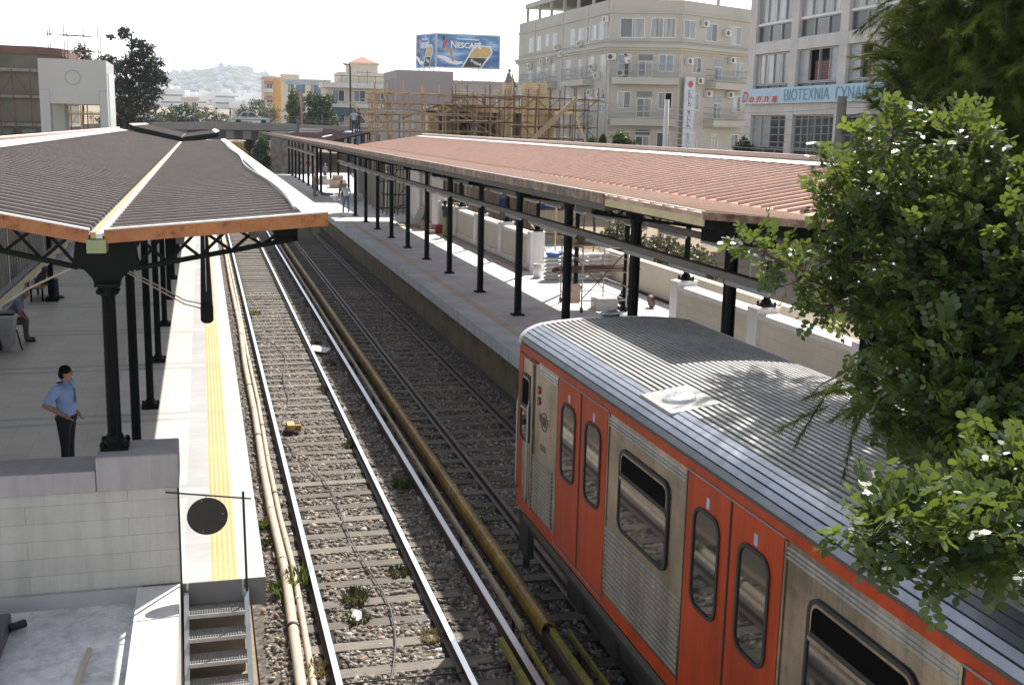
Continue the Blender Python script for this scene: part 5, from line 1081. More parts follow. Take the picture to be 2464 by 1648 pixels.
def mid(F_, t):
    mb = MB(); F_.box(mb, -.8, F_.L+2, 10.9, 11.55, -4, 1.3); mb.build('balcony', m_wb, t)
    mb = MB(); F_.box(mb, 1.5, F_.L, 11.5, 13.0, -6, -1); mb.build('penthouse', M('penthouse_cream', (.55,.49,.38), .85), t)
    mb = MB(); F_.box(mb, -.8, F_.L+1, 8.4, 8.9, -4, 1.2); mb.build('balcony', m_wb, t); mb = MB(); F_.box(mb, .6, 3.6, 7.4, 8.2, 0, 1.25); mb.build('awning', M('teal_awning', (.05,.12,.16), .7), t)
    mb = MB()
    for i in range(7): u = -.5+i*1.1; F_.box(mb, u, u+.05, 11.55, 13.2 if i % 2 else 12.4, .9, .95)
    F_.box(mb, -.6, F_.L, 12.4, 12.46, .9, .95); mb.build('terrace_frame', m_dksteel, t)
block('cream house with projecting terraces and a teal awning right of the bridge trees', (16.2,150), (24.5,150), 9, 0, 11.2, (.52,.47,.37), 4, 3, [m_bluegl, m_gloss], mid)
def rr(F_, t):
    mb = MB(); mb.add([F_.p(-.4,15.1,.4), F_.p(4.6,15.1,.4), F_.p(4.6,15.1,-5), F_.p(-.4,15.1,-5), F_.p(2.1,16.3,-2.3)], [(0,1,4),(1,2,4),(2,3,4),(3,0,4),(3,2,1,0)]); mb.build('tiled_roof', M('terracotta_roof', (.42,.20,.13), .85), t)
block('pale stair tower with a small red tiled roof above the mauve tower', (21.6,170), (25.8,170), 5, 0, 15.0, (.56,.52,.46), 3, 1, [m_gloss], rr)
block('white shed with a pitched pale roof behind the bridge', (5.4,200), (8.8,200), 5, 3, 8.3, (.62,.62,.62), 1, 1, [m_gloss], None, 'shed', 'white_shed')
block('cream house with shuttered windows half hidden right of the big pine', (-2.6,180), (-.2,180), 7, 3, 9.5, (.60,.57,.52), 3, 2, [m_gloss])
# ---------------------------------------------------------------- hill and the far white city
def hill_mat():
    m, n, l, p = newmat('scrubby_hillside'); co = coords(n, l)
    l.new(ramp(n, l, noise(n, l, co, .03, 8, .75), [(.38, (.020,.035,.028)), (.48, (.055,.07,.05)), (.57, (.17,.16,.12)), (.7, (.34,.30,.24))]), p.inputs['Base Color']); p.inputs['Roughness'].default_value = .95; return m
hx = np.linspace(-900, 1600, 126); hy = np.linspace(1500, 3600, 50); V = []; g_ = np.random.default_rng(5)
prof_h = [(-900,20),(-500,40),(-260,62),(-160,82),(-78,98),(-3,109),(50,117),(74,119.5),(100,113),(125,106),(161,101),(230,80),(330,62),(600,45),(1600,30)]
def hz_(x, y):
    t_ = (y-1500)/1000; s_ = min(1, max(0, t_)); s_ = s_*s_*(3-2*s_) if t_ < 1 else max(.0, 1-(t_-1)*.5); xe_ = x*2500/max(y, 1500)
    return 30+(float(np.interp(xe_, [p[0] for p in prof_h], [p[1] for p in prof_h]))-30)*s_
for y in hy:
    for x in hx: V.append((x, y, hz_(x, y)+g_.normal()*1.0))
nx = len(hx); F = [(j*nx+i, j*nx+i+1, (j+1)*nx+i+1, (j+1)*nx+i) for j in range(len(hy)-1) for i in range(nx-1)]
tag(npmesh('hill', V, F, hill_mat(), smooth=True), kind='structure')
m_city = [M('white_city_wall', (.80,.79,.77), .8, 0, .06, .05), M('cream_city_wall', (.80,.76,.69), .8, 0, .06, .05), M('grey_city_wall', (.66,.66,.66), .8, 0, .06, .05)]
m_cwin = M('distant_window', (.30,.31,.33), .4)
def city(x, y, z, w_, d_, h, lab, gp, wins=True):
    t = thing('city_building', lab, 'building', (x, y, z), gp); m_ = m_city[0] if rnd.random() < .62 else rnd.choice(m_city)
    MB().box(x-w_/2, x+w_/2, y, y+d_, z-8, z+h).box(x-w_*.2, x+w_*.15, y+d_*.3, y+d_*.7, z+h, z+h+2.2).build('wall', m_, t)
    if wins:
        mb = MB(); nf = int(h/3.2)
        for k in range(nf): mb.box(x-w_*.42, x+w_*.42, y-.15, y-.02, z+k*3.2+1.3, z+k*3.2+2.1)
        mb.build('window_bands', m_cwin, t)
g2 = random.Random(11)
for i in range(95):
    y = g2.uniform(560, 1350); f = y/900; x = g2.uniform(-42, 46)*f; z = 4+.021*(y-200)
    hmax = 24 if x/f < -3 else 17
    city(x, y, z-2, g2.uniform(9,17), g2.uniform(9,14), g2.uniform(5,11), 'white flat roofed block in the hazy town below the hill', 'white blocks of the hazy town')
for i in range(90):
    y = g2.uniform(1520, 2480); f = y/2500; x = g2.uniform(-130, 190)*f; z = hz_(x, y)
    city(x, y, z-1, g2.uniform(8,15), 9, g2.uniform(4,8), 'tiny pale house on the hazy hillside', 'pale houses on the hazy hillside', False)
city(-22, 560, 11, 9, 9, 13, 'large white apartment block close to the right edge of the big pine', None); city(-12, 640, 11, 13, 12, 11, 'broad white apartment block just right of the big pine', None)
t = MB().lathe([(4,0),(3,6),(1.2,7),(.7,14)], (74,2500,118), 8).build('hilltop_tower', m_city[0]); tag(t, 'tiny pale tower on top of the hazy hill', 'tower')
# ---------------------------------------------------------------- street lamps, utility poles, wires
def pole(label, x, y, z0, z1, r0, r1, mat, cat='pole'):
    t = thing('utility_pole', label, cat, (x, y, z0)); MB().tube([(x,y,z0),(x,y,z1)], [r0, r1], 12).build('shaft', mat, t, smooth=True); return t
t = pole('round concrete utility pole in front of the cream clinic', 25.6, 60, 0, 8.06, .2, .13, m_conc_lt)
t = pole('thick grey utility pole with tangled cables in front of the blue shop sign', 27.6, 45, 0, 8.0, .26, .2, M('stained_pole', (.17,.145,.135), .9, 0, .25, 2))
mb = MB()
for i in range(9):
    a = rnd.uniform(0, 6.28); z = 6.9+rnd.uniform(-.5,.4); mb.tube([(27.6+.25*math.cos(a), 44.8, z), (27.6+.8, 44.4-.3*rnd.random(), z+rnd.uniform(-.1,.3)), (27.6+1.1, 44.4, z-.4), (27.6+.4, 44.7, z-.9)], .025, 5)
mb.build('cable_tangle', m_black, t); MB().tube([(27.3,44.8,5.2),(27.1,44.75,3)], .07, 8).build('cable_duct', m_black, t)
mb = MB()
def sag(p, q, s_): return [tuple(Vector(p).lerp(Vector(q), i/12)-Vector((0,0,s_*4*(i/12)*(1-i/12)))) for i in range(13)]
for i in range(7): z = 7.6-i*.32; mb.tube(sag((25.7,60,z), (27.6,45,z-.1-.05*i), .25), .014, 4)
for i in range(4): z = 7.5-i*.4; mb.tube(sag((27.6,45,z), (31,20,z+1), .3), .014, 4); mb.tube(sag((25.6,60,z), (22,100,z+.6), .4), .014, 4)
tag(mb.build('overhead_wires', M('pale_wire', (.30,.30,.30), .6)), 'sagging overhead wires between the two utility poles', 'wires')
t = thing('street_lamp', 'tall slim street lamp beyond the unfinished canopy', 'street lamp', (15.3,120,0)); MB().tube([(15.3,120,0),(15.3,120,12.1),(15.2,120,12.42),(14.9,120,12.5)], .09, 8).build('mast', m_dksteel, t); MB().ell((14.8,120,12.47), (.35,.15,.09)).build('lamp_head', m_steel, t)
# ---------------------------------------------------------------- people
m_skin = M('skin', (.36,.20,.13), .55, 0, .06, 6); m_skin2 = M('tanned_skin', (.26,.135,.085), .55, 0, .06, 6)
m_hair = M('black_hair', (.006,.005,.005), .8, 0, .3, 30, 0, 40, .15); m_hairg = M('grey_hair', (.20,.19,.18), .7); m_shoe = M('black_shoe', (.02,.018,.016), .45)
def cloth(name, c): return M(name, c, .85, 0, .16, 5, .25, 18)
def person(label, loc, head_deg, pose=None, shirt=(.5,.5,.5), trous=(.05,.05,.08), hair=None, H=1.72, wide=1., vox=.022, skin=None, sleeve=.55, bald=False, cap=None, face=False):
    s = H/1.72; J = dict(pel=(0,0,.95), bel=(0,.01,1.08), che=(0,.0,1.30), nek=(0,-.005,1.46), hed=(0,.02,1.60))
    for k, sg in (('L',-1),('R',1)):
        J.update({'hip'+k:(sg*.09,0,.92),'kne'+k:(sg*.10,.02,.50),'ank'+k:(sg*.11,-.01,.085),'toe'+k:(sg*.13,.15,.04),'sh'+k:(sg*.185,-.01,1.405),'el'+k:(sg*.235,-.03,1.13),'wr'+k:(sg*.245,.04,.89)})
    J.update(pose or {}); J = {k: Vector(v)*s for k, v in J.items()}
    for k in J:
        if k[:2] in ('sh','hi'): J[k].x *= wide
    t = thing('person', label, 'person', loc); skin = skin or m_skin
    M4 = Matrix.Translation(loc) @ Matrix.Rotation(R(-head_deg), 4, 'Z')      # heading 0 faces +Y, 90 faces +X
    def mb(): return MB(M4)
    up = (J['nek']-J['pel']).normalized(); hd = (J['hed']-J['nek']).normalized()
    fw = Vector(pose.get('look', (0,1,0))) if pose else Vector((0,1,0)); fw.normalize(); sd_ = fw.cross(Vector((0,0,1))).normalized()
    def torso(b, k, low=True):
        b.ell(J['pel'], (.155*s*wide*k,.115*s*wide*k,.12*s*k), 14, 10).ell(J['bel'], (.145*s*wide*k,.115*s*wide*k,.15*s*k), 14, 10).ell(J['che'], (.165*s*wide*k,.115*s*k*wide,.16*s*k), 14, 10)
        b.capsule(J['pel'], J['che'], .105*s*wide*k, .115*s*wide*k).capsule(J['shL'], J['shR'], .062*s*k, .062*s*k)
        b.capsule(J['che']+up*.06*s, J['nek'], .085*s*k, .055*s*k); return b
    B = torso(mb(), .9); c = J['hed']
    B.capsule(J['nek']-up*.03*s, c-hd*.06*s, .054*s, .05*s)
    B.ell(c+hd*.02*s-fw*.006*s, (.074*s,.086*s,.098*s), 16, 12).ell(c-hd*.055*s+fw*.022*s, (.056*s,.062*s,.062*s), 14, 10)
    B.ell(c+fw*.088*s-hd*.018*s, (.013*s,.02*s,.02*s), 8, 6).capsule(c+fw*.078*s-hd*.066*s-sd_*.018*s, c+fw*.078*s-hd*.066*s+sd_*.018*s, .011*s, .011*s, 8)
    for e in (-1, 1): B.ell(c+sd_*e*.077*s-hd*.01*s-fw*.01*s, (.013*s,.02*s,.03*s), 8, 6)
    for k in 'LR':
        B.capsule(J['sh'+k], J['el'+k], .046*s*wide, .038*s*wide).capsule(J['el'+k], J['wr'+k], .039*s*wide, .026*s*wide)
        d = (J['wr'+k]-J['el'+k]).normalized(); a = d.cross(Vector((0,0,1)) if abs(d.z) < .9 else Vector((0,1,0))).normalized(); pc = J['wr'+k]+d*.045*s
        B.capsule(J['wr'+k], pc+d*.03*s, .027*s, .034*s, 10)
        for q, (o_, L_) in enumerate(((-.028,.06),(-.010,.072),(.009,.068),(.027,.052))): p0 = pc+d*.045*s+a*o_*s; B.capsule(p0, p0+d*L_*.6*s, .0095*s, .009*s, 8).capsule(p0+d*L_*.6*s, p0+d*L_*s-Vector((0,0,.012*s)), .009*s, .008*s, 8)
        B.capsule(pc+a*.03*s, pc+a*.055*s+d*.035*s, .011*s, .009*s, 8)
        B.capsule(J['hip'+k], J['kne'+k], .078*s*wide, .052*s).capsule(J['kne'+k], J['ank'+k], .05*s, .036*s).capsule(J['ank'+k], J['toe'+k], .038*s, .03*s)
    def rem(o, v):
        r_ = o.modifiers.new('remesh', 'REMESH'); r_.mode = 'VOXEL'; r_.voxel_size = v; r_.use_smooth_shade = True
        q = o.modifiers.new('smooth', 'SMOOTH'); q.factor = .5; q.iterations = 2; return o
    rem(B.build('body', skin, t, True), vox*.8)
    S_ = torso(mb(), 1.06)
    for k in 'LR': e = J['sh'+k].lerp(J['el'+k], sleeve) if sleeve <= 1 else J['el'+k].lerp(J['wr'+k], sleeve-1); S_.capsule(J['sh'+k], J['sh'+k].lerp(J['el'+k], min(1, sleeve)), .066*s*wide, .058*s*wide); (S_.capsule(J['el'+k], e, .057*s, .042*s) if sleeve > 1 else None)
    S_ = rem(S_.build('shirt', shirt if hasattr(shirt, 'node_tree') else cloth('shirt_cloth', shirt), t, True), vox)
    T_ = mb().ell(J['pel']-up*.03*s, (.168*s*wide,.134*s*wide,.125*s), 14, 10)
    for k in 'LR': T_.capsule(J['hip'+k], J['kne'+k], .097*s*wide, .069*s).capsule(J['kne'+k], J['ank'+k], .068*s, .058*s)
    rem(T_.build('trousers', cloth('trouser_cloth', trous), t, True), vox)
    for k in 'LR': rem(mb().capsule(J['ank'+k]-Vector((0,0,.035*s)), J['toe'+k], .046*s, .04*s).build('shoe', m_shoe, t, True), vox*.8)
    if cap: rem(mb().ell(c+hd*.062*s, (.088*s,.1*s,.06*s), 14, 8).ell(c+hd*.05*s+fw*.1*s, (.06*s,.06*s,.014*s)).build('cap', cloth('cap_cloth', cap), t, True), vox*.7)
    elif not bald:
        Hh = mb().ell(c+hd*.045*s-fw*.022*s, (.086*s,.094*s,.088*s), 16, 10).ell(c-fw*.05*s-hd*.01*s, (.075*s,.06*s,.085*s), 14, 10)
        rem(Hh.build('hair', hair or m_hair, t, True), vox*.7)
    if face:
        for e in (-1, 1): mb().ell(c+fw*.081*s+sd_*e*.03*s+hd*.012*s, (.012*s,.007*s,.007*s), 8, 6).build('eye', M('dark_eye', (.02,.015,.012), .3), t, True); mb().capsule(c+fw*.084*s+sd_*e*.016*s+hd*.032*s, c+fw*.078*s+sd_*e*.046*s+hd*.032*s, .005*s, .004*s, 6).build('eyebrow', m_hair, t)
        mb().capsule(c+fw*.088*s-sd_*.02*s-hd*.064*s, c+fw*.088*s+sd_*.02*s-hd*.064*s, .005*s, .005*s, 6).build('lips', M('lip_skin', (.28,.10,.085), .5), t)
    return t, J, M4
sit = lambda lean=0: {'pel':(0,-.02,.50),'bel':(0,.03+lean*.3,.64),'che':(0,.07+lean*.8,.85),'nek':(0,.10+lean,1.0),'hed':(0,.13+lean*1.2,1.13),'hipL':(-.09,0,.48),'hipR':(.09,0,.48),'kneL':(-.12,.42,.50),'kneR':(.12,.42,.50),'ankL':(-.12,.40,.085),'ankR':(.12,.44,.085),'toeL':(-.13,.56,.04),'toeR':(.13,.6,.04),'shL':(-.185,.08+lean*.85,.96),'shR':(.185,.08+lean*.85,.96),'elL':(-.22,.16+lean*.6,.70),'elR':(.22,.16+lean*.6,.70),'wrL':(-.12,.40,.60),'wrR':(.12,.40,.60)}
gt, gJ, gM = person('woman guard in pale blue uniform shirt and dark trousers standing beside the first column', (-2.06,17.3,1.0), 104,
    {'shR':(.19,-.03,1.40),'elR':(.27,-.20,1.16),'wrR':(.19,.03,1.00),'elL':(-.25,-.10,1.15),'wrL':(-.20,.08,.97),'look':(-.18,1,-.08),'hed':(0,.03,1.60),'kneL':(-.09,.0,.5),'kneR':(.10,.0,.5)},
    cloth('pale_blue_uniform_shirt', (.27,.38,.66)), (.010,.011,.020), wide=1.2, vox=.010, skin=m_skin, sleeve=.72, H=1.69, face=True)
MB(gM).add([(.02,.135,1.36),(-.02,.135,1.36),(-.035,.150,1.16),(0,.155,1.12),(.035,.150,1.16),(.02,.142,1.36),(-.02,.142,1.36),(-.035,.158,1.16),(0,.163,1.12),(.035,.158,1.16)], [(0,1,2,3,4),(9,8,7,6,5),(0,5,6,1),(1,6,7,2),(2,7,8,3),(3,8,9,4),(4,9,5,0)]).build('tie', cloth('blue_tie', (.05,.12,.30)), gt)
for e in (1, -1): MB(gM).box(e*.15-.05, e*.15+.05, -.05, .03, 1.462, 1.472).build('shoulder_strap', cloth('blue_strap', (.03,.07,.20)), gt)
person('seated man in a blue shirt and olive trousers on the bench by the litter bin', (-4.60,28.4,1.0), 88, sit(.26), cloth('dusty_blue_shirt', (.16,.20,.32)), (.10,.085,.055), H=1.74, skin=m_skin2, vox=.016, bald=True, wide=1.08)
person('seated man in jeans and dark top, behind the second row column', (-4.72,35.3,.98), 80, sit(.06), (.07,.07,.10), (.04,.06,.14), H=1.74, skin=m_skin2)
person('man in a white shirt and jeans standing with his back turned', (8.42,68.4,1.0), 8, {'ankL':(-.17,0,.085),'ankR':(.16,.02,.085),'kneL':(-.13,.02,.5),'kneR':(.13,.03,.5),'elL':(-.27,.0,1.12),'elR':(.27,.02,1.12),'wrL':(-.27,.1,.9),'wrR':(.2,.16,1.0)}, (.62,.62,.63), (.13,.18,.27), hair=m_hairg, H=1.76, wide=1.06)
person('man in a dark green shirt and khaki trousers reaching up at the white panelled wall', (11.3,53.0,1.0), 75, {'elR':(.26,.25,1.35),'wrR':(.2,.45,1.55),'elL':(-.26,.22,1.35),'wrL':(-.18,.42,1.5)}, (.05,.07,.055), (.27,.24,.12), H=1.76)
person('workman in a red cap and tan vest looking down on the right platform', (8.0,83.7,1.0), 60, {'hed':(0,.09,1.57)}, (.42,.26,.19), (.22,.23,.25), cap=(.35,.06,.04), sleeve=.1, skin=m_skin2)
person('workman crouching low beside the kiosk doors', (10.2,84.5,1.0), 210, {k: (v[0], v[1], v[2]-.12) if k in ('pel','bel','che','nek','hed','shL','shR','elL','elR','hipL','hipR') else v for k, v in sit(.18).items()}, (.36,.27,.22), (.05,.05,.05), skin=m_skin2, sleeve=.3)
person('workman in dark overalls bending among the farthest posts', (9.7,117.5,1.0), 100, {'che':(0,.12,1.26),'nek':(0,.2,1.40),'hed':(0,.26,1.52),'shL':(-.18,.16,1.35),'shR':(.18,.16,1.35)}, (.03,.03,.035), (.02,.02,.03), cap=(.5,.42,.36))
person('workman in a maroon shirt and light trousers among the far posts', (10.5,116,1.0), 180, None, (.14,.03,.035), (.38,.34,.30))
person('workman in a blue grey shirt standing behind the far posts', (10.9,104,1.0), 150, None, (.18,.22,.28), (.10,.11,.14), cap=(.45,.45,.45))
person('roof workman with a red headscarf holding a long timber upright', (9.25,113,5.26), 90, {'elR':(.2,.2,1.2),'wrR':(.1,.36,1.25),'elL':(-.2,.2,1.15),'wrL':(-.1,.36,1.05)}, (.16,.13,.16), (.09,.085,.10), cap=(.38,.06,.05), skin=m_skin2)
beam('long pinkish timber upright held by the roof workman in the red headscarf', (9.7,113,5.3), (9.5,113,9.3), .12, .12, M('pinkish_timber', (.50,.26,.15), .7), 'timber_upright')
person('roof workman in a pale shirt standing at the edge of the dark red roof', (10.75,82.3,5.60), 200, {'elR':(.28,.1,1.18),'wrR':(.2,.22,1.25)}, (.34,.37,.42), (.03,.035,.06), sleeve=.4, skin=m_skin2, cap=(.03,.03,.05))
person('dark clothed roof workman close beside the one in the pale shirt', (11.12,82.6,5.68), 230, {'elL':(-.28,.12,1.2),'wrL':(-.2,.28,1.3)}, (.05,.04,.04), (.04,.05,.09), skin=m_skin2)
gs = M('grey_stone_figure', (.20,.215,.20), .8)
person('grey clothed figure sitting on top of the tall timber formwork column', (18.72,69.5,8.62), 90, {**sit(.02), 'kneL':(-.1,.36,.62),'kneR':(.1,.36,.62),'ankL':(-.1,.5,.28),'ankR':(.1,.5,.28),'toeL':(-.1,.6,.22),'toeR':(.1,.6,.22),'wrL':(-.08,.36,.68),'wrR':(.08,.36,.68)}, gs, (.20,.215,.20), hair=gs, skin=gs, H=1.8, sleeve=1.6)
for x, hdg, sh, tr, lab, wk in ((.68,95,(.16,.16,.17),(.13,.13,.14),'grey dressed pedestrian, leftmost of the three walking over the bridge',1),(1.74,85,(.60,.56,.55),(.04,.035,.04),'pedestrian in a pale top and dark skirt walking in the middle on the bridge',-1),(3.24,268,(.05,.055,.065),(.55,.53,.52),'pedestrian in a dark top and pale trousers just left of the white car',1)):
    person(lab, (x,129.1,zt_(x)), hdg, {'ankL':(-.1,.22*wk,.09),'ankR':(.1,-.22*wk,.1),'toeL':(-.11,.37*wk if wk > 0 else -.1,.05),'toeR':(.11,-.08,.05),'kneL':(-.1,.15*wk,.5),'kneR':(.1,-.06*wk,.5)}, sh, tr)
person('man in a white shirt leaning on the upper corner balcony of the clinic', tuple(FCn.p(1.35,10.13,.75)), 250, {'che':(0,.08,1.28),'nek':(0,.13,1.42),'hed':(0,.17,1.55)}, (.66,.66,.66), (.05,.05,.06))
def motorbike(label, x, col):
    z = zt_(x)+.006; t = thing('motorcycle', label, 'motorcycle', (x,132,z)); mp_ = M('motorbike_paint', col, .35)
    for e in (-.62,.62): w_ = MB(Matrix.Translation((x+e,132,z+.29)) @ Matrix.Rotation(R(90),4,'X')).lathe([(.2,-.05),(.29,-.05),(.29,.05),(.2,.05)], (0,0,0), 18).build('wheel', m_black, t)
    MB().capsule((x-.15,132,z+.55),(x+.3,132,z+.72),.13,.14).build('tank', mp_, t, True); MB().capsule((x-.7,132,z+.68),(x-.1,132,z+.66),.1,.11).build('seat', m_black, t, True)
    MB().box(x-.25,x+.25,131.88,132.12,z+.25,z+.55).bar((x+.3,132,z+.8),(x+.62,132,z+.29),.06,.06).bar((x-.2,132,z+.45),(x-.62,132,z+.29),.06,.06).bar((x+.25,131.7,z+.95),(x+.25,132.3,z+.95),.03,.03).build('frame', m_dksteel, t)
    MB().ell((x+.5,132,z+.82),(.09,.09,.1)).build('headlight', m_silver, t)
for x, lab, lb2, col, sh in ((-5.75,'dark motorcycle at the left end of the bridge','rider in a pale shirt on the dark motorcycle',(.03,.03,.035),(.62,.62,.64)),(-1.5,'yellow motorcycle crossing the middle of the bridge','helmeted rider in a white shirt on the yellow motorcycle',(.42,.36,.03),(.66,.67,.68))):
    motorbike(lab, x, col); p_ = sit(.05); p_.update({'kneL':(-.2,.32,.36),'kneR':(.2,.32,.36),'ankL':(-.2,.1,0),'ankR':(.2,.1,0),'toeL':(-.2,.25,-.03),'toeR':(.2,.25,-.03),'wrL':(-.24,.5,.62),'wrR':(.24,.5,.62)})
    person(lb2, (x-.28,132,zt_(x)+.3), 90, p_, sh, (.05,.08,.16), cap=(.03,.03,.04) if x > -3 else None)
# ---------------------------------------------------------------- white car on the bridge
cx0, cyc, cz = 5.45, 131.2, 6.0
CA = thing('parked_car', 'white old saloon car driving over the bridge', 'car', (cx0,cyc,cz)); m_car = M('white_car_paint', (.62,.68,.68), .3, 0, .03)
sp = [(-2.05,.35),(-2.1,.62),(-2.0,.74),(-1.2,.80),(-1.18,.82),(1.05,.82),(2.0,.72),(2.08,.60),(2.08,.35),(1.75,.30),(1.62,.55),(1.2,.55),(1.08,.30),(-1.0,.28),(-1.1,.52),(-1.55,.52),(-1.66,.30)]
MB().prism(sp, lambda a, b, d: (cx0+a, cyc+d, cz+b), -.8, .8).build('body', m_car, CA, bevel=.04)
cb = MB().prism([(-1.25,.80),(-.85,1.30),(.35,1.32),(.98,.80)], lambda a, b, d: (cx0+a, cyc+d*(1-.12*(b-.8)/.5), cz+b), -.74, .74).build('cabin_glass', m_gloss, CA)
MB().prism([(-.88,1.29),(.38,1.31),(.35,1.37),(-.82,1.35)], lambda a, b, d: (cx0+a, cyc+d, cz+b), -.68, .68).build('roof', m_car, CA, bevel=.02)
for a, b in ((-1.22,-.84),(-.28,-.25),(.97,.36)): MB().bar((cx0+a,cyc-.755,cz+.8),(cx0+b,cyc-.68,cz+1.31),.05,.06).build('roof_pillar', m_car, CA)
for a in (-1.33,1.41):
    for d in (-.72,.72): MB(Matrix.Translation((cx0+a,cyc+d,cz+.29)) @ Matrix.Rotation(R(90),4,'X')).lathe([(.12,-.09),(.29,-.09),(.29,.09),(.12,.09)], (0,0,0), 18).build('wheel', m_black, CA)
for d in (-.55,.55): MB().box(cx0+2.07,cx0+2.1,cyc+d-.15,cyc+d+.15,cz+.5,cz+.64).build('headlight', m_silver, CA); MB().box(cx0-2.13,cx0-2.08,cyc+d-.15,cyc+d+.15,cz+.5,cz+.66).build('tail_light', m_red, CA)
MB().box(cx0-2.16,cx0+2.14,cyc-.82,cyc-.79,cz+.5,cz+.55).build('side_trim', m_black, CA)
# ---------------------------------------------------------------- bench and bin on the left platform
m_bw = M('orange_bench_wood', (.36,.18,.055), .55, 0, .2, 6)
def bench(label, y):
    t = thing('platform_bench', label, 'bench', (-4.75,y,1)); mb = MB()
    for i in range(4): mb.box(-4.95+i*.115,-4.85+i*.115,y-.9,y+.9,1.41,1.44)
    mb.build('seat', m_bw, t); mb = MB()
    for i in range(3): mb.bar((-5.0-i*.03,y-.9,1.55+i*.13),(-5.0-i*.03,y+.9,1.55+i*.13),.02,.1)
    mb.build('backrest', m_bw, t)
    for e in (-.7,.7): MB().box(-4.95,-4.55,y+e-.025,y+e+.025,1.37,1.41).box(-4.93,-4.88,y+e-.025,y+e+.025,1,1.37).box(-4.62,-4.57,y+e-.025,y+e+.025,1,1.37).bar((-4.95,y+e,1.4),(-5.1,y+e,1.9),.04,.04).build('leg', m_dkgreen, t)
bench('orange wooden bench under the seated man by the litter bin', 28.1); bench('orange wooden bench behind the second row column', 35.4)
t = thing('litter_bin', 'silver tapered litter bin with a black flank beside the pale square pillar', 'litter bin', (-4.4,27.2,1))
MB().add([(-4.62,27.0,1.12),(-4.28,27.0,1.12),(-4.28,27.35,1.12),(-4.62,27.35,1.12),(-4.72,26.95,1.86),(-4.18,26.95,1.86),(-4.18,27.4,1.86),(-4.72,27.4,1.86)], [(0,3,2,1),(4,5,6,7),(0,1,5,4),(1,2,6,5),(2,3,7,6),(3,0,4,7)]).build('bin_body', M('silver_bin_metal', (.45,.46,.47), .35, .7), t, bevel=.03)
MB().prism([(-4.70,1.80),(-4.62,1.12),(-4.48,1.12),(-4.56,1.62)], lambda a, b, d: (a, d, b), 26.935, 26.99).build('bin_flank', m_black, t); MB().box(-4.68,-4.22,27.0,27.36,1.86,1.92).build('bin_lid', m_black, t, bevel=.02)
MB().tube([(-4.2,27.2,1.5),(-4.14,27.2,1.2),(-4.1,27.2,1.02)], .02, 6).build('bin_support', m_black, t)
# ---------------------------------------------------------------- building materials on the right platform
def lump(mb, c, r): return mb.ell(c, r, 12, 8)
m_bag = M('pale_paper_sack', (.58,.56,.52), .8, 0, .15, 4, .3, 10); m_bagr = M('white_red_sack', (.66,.60,.57), .7, 0, .25, 6)
def sack(label, x, y, z, mat, gp): return tag(lump(MB(), (x, y, z+.075), (.34,.22,.085)).build('cement_sack', mat, smooth=True), label, 'sack', gp)
for k in range(6):
    for q in range(2): sack('pale grey paper sack in the stack beside the end pillar', 11.95+q*.55+rnd.uniform(-.04,.04), 37.6+rnd.uniform(-.06,.06), 1.0+k*.14, m_bag, 'pale sacks stacked beside the end pillar')
for k in range(7):
    for q in range(3): sack('white and red sack in the sunlit pile behind the mobile scaffold', 12.9+q*.55+rnd.uniform(-.05,.05), 37.4+rnd.uniform(-.1,.1), 1.0+k*.14, m_bagr, 'white and red sacks piled behind the mobile scaffold')
def bucket(label, x, y, z, r, h, mat):
    t = thing('bucket', label, 'bucket', (x,y,z)); MB().lathe([(r*.85,0),(r,h),(r*.93,h),(r*.8,.02)], (x,y,z), 18).build('pail', mat, t, smooth=True); MB().tube([(x-r,y,z+h*.95),(x-r*.7,y-.05,z+h*1.1),(x+r*.7,y-.05,z+h*1.1),(x+r,y,z+h*.95)], .008, 5).build('handle', m_steel, t)
bucket('white plastic bucket stacked at the foot of the end pillar', 11.62, 38.3, 1.0, .19, .5, m_white)
bucket('white bucket standing on top of the near end pillar', 12.1, 56.9, 2.5, .2, .36, m_white)
bucket('orange bucket by the far rendered wall', 11.3, 80.2, 1.0, .2, .4, M('orange_plastic', (.50,.24,.03), .5))
bucket('small white and blue bucket on the sunlit far platform', 8.85, 77.5, 1.0, .22, .42, m_white)
tag(lump(lump(MB(), (11.95,37.5,1.93), (.3,.2,.1)), (12.25,37.55,1.97), (.22,.18,.08)).build('tarpaulin_bundle', M('blue_tarpaulin', (.03,.13,.40), .5, 0, .3, 5)), 'crumpled blue tarpaulin lying on the pale sack stack', 'tarpaulin')
SCF = thing('mobile_scaffold', 'rusty white mobile scaffold tower on castors among the right posts', 'scaffolding', (11.4,31.8,1)); m_scf = M('chipped_white_tube', (.46,.42,.38), .6, .2, .35, 9)
X0, X1, Y0, Y1 = 10.65, 12.05, 30.6, 32.6
for x in (X0, X1):
    for y in (Y0, Y1):
        MB().tube([(x,y,1.16),(x,y,2.95)], .024, 8).build('upright', m_scf, SCF); w_ = MB(Matrix.Translation((x,y,1.085)) @ Matrix.Rotation(R(90),4,'Y')).lathe([(.03,-.025),(.085,-.025),(.085,.025),(.03,.025)], (0,0,0), 16).build('castor', m_black, SCF)
mb = MB()
for z in (1.35,1.75,2.15,2.55,2.9):
    for x in (X0, X1): mb.tube([(x,Y0,z),(x,Y1,z)], .018, 6)
    if z in (1.35, 2.9): mb.tube([(X0,Y0,z),(X1,Y0,z)], .018, 6).tube([(X0,Y1,z),(X1,Y1,z)], .018, 6)
mb.build('rungs', m_scf, SCF); MB().tube([(X0,Y0,1.4),(X1,Y0,2.85)], .018, 6).tube([(X1,Y1,1.4),(X0,Y1,2.85)], .018, 6).build('cross_braces', m_rust, SCF)
MB().box(X0-.1, X1+.1, Y0+.1, Y1-.1, 2.93, 2.98).build('deck', m_timber, SCF)
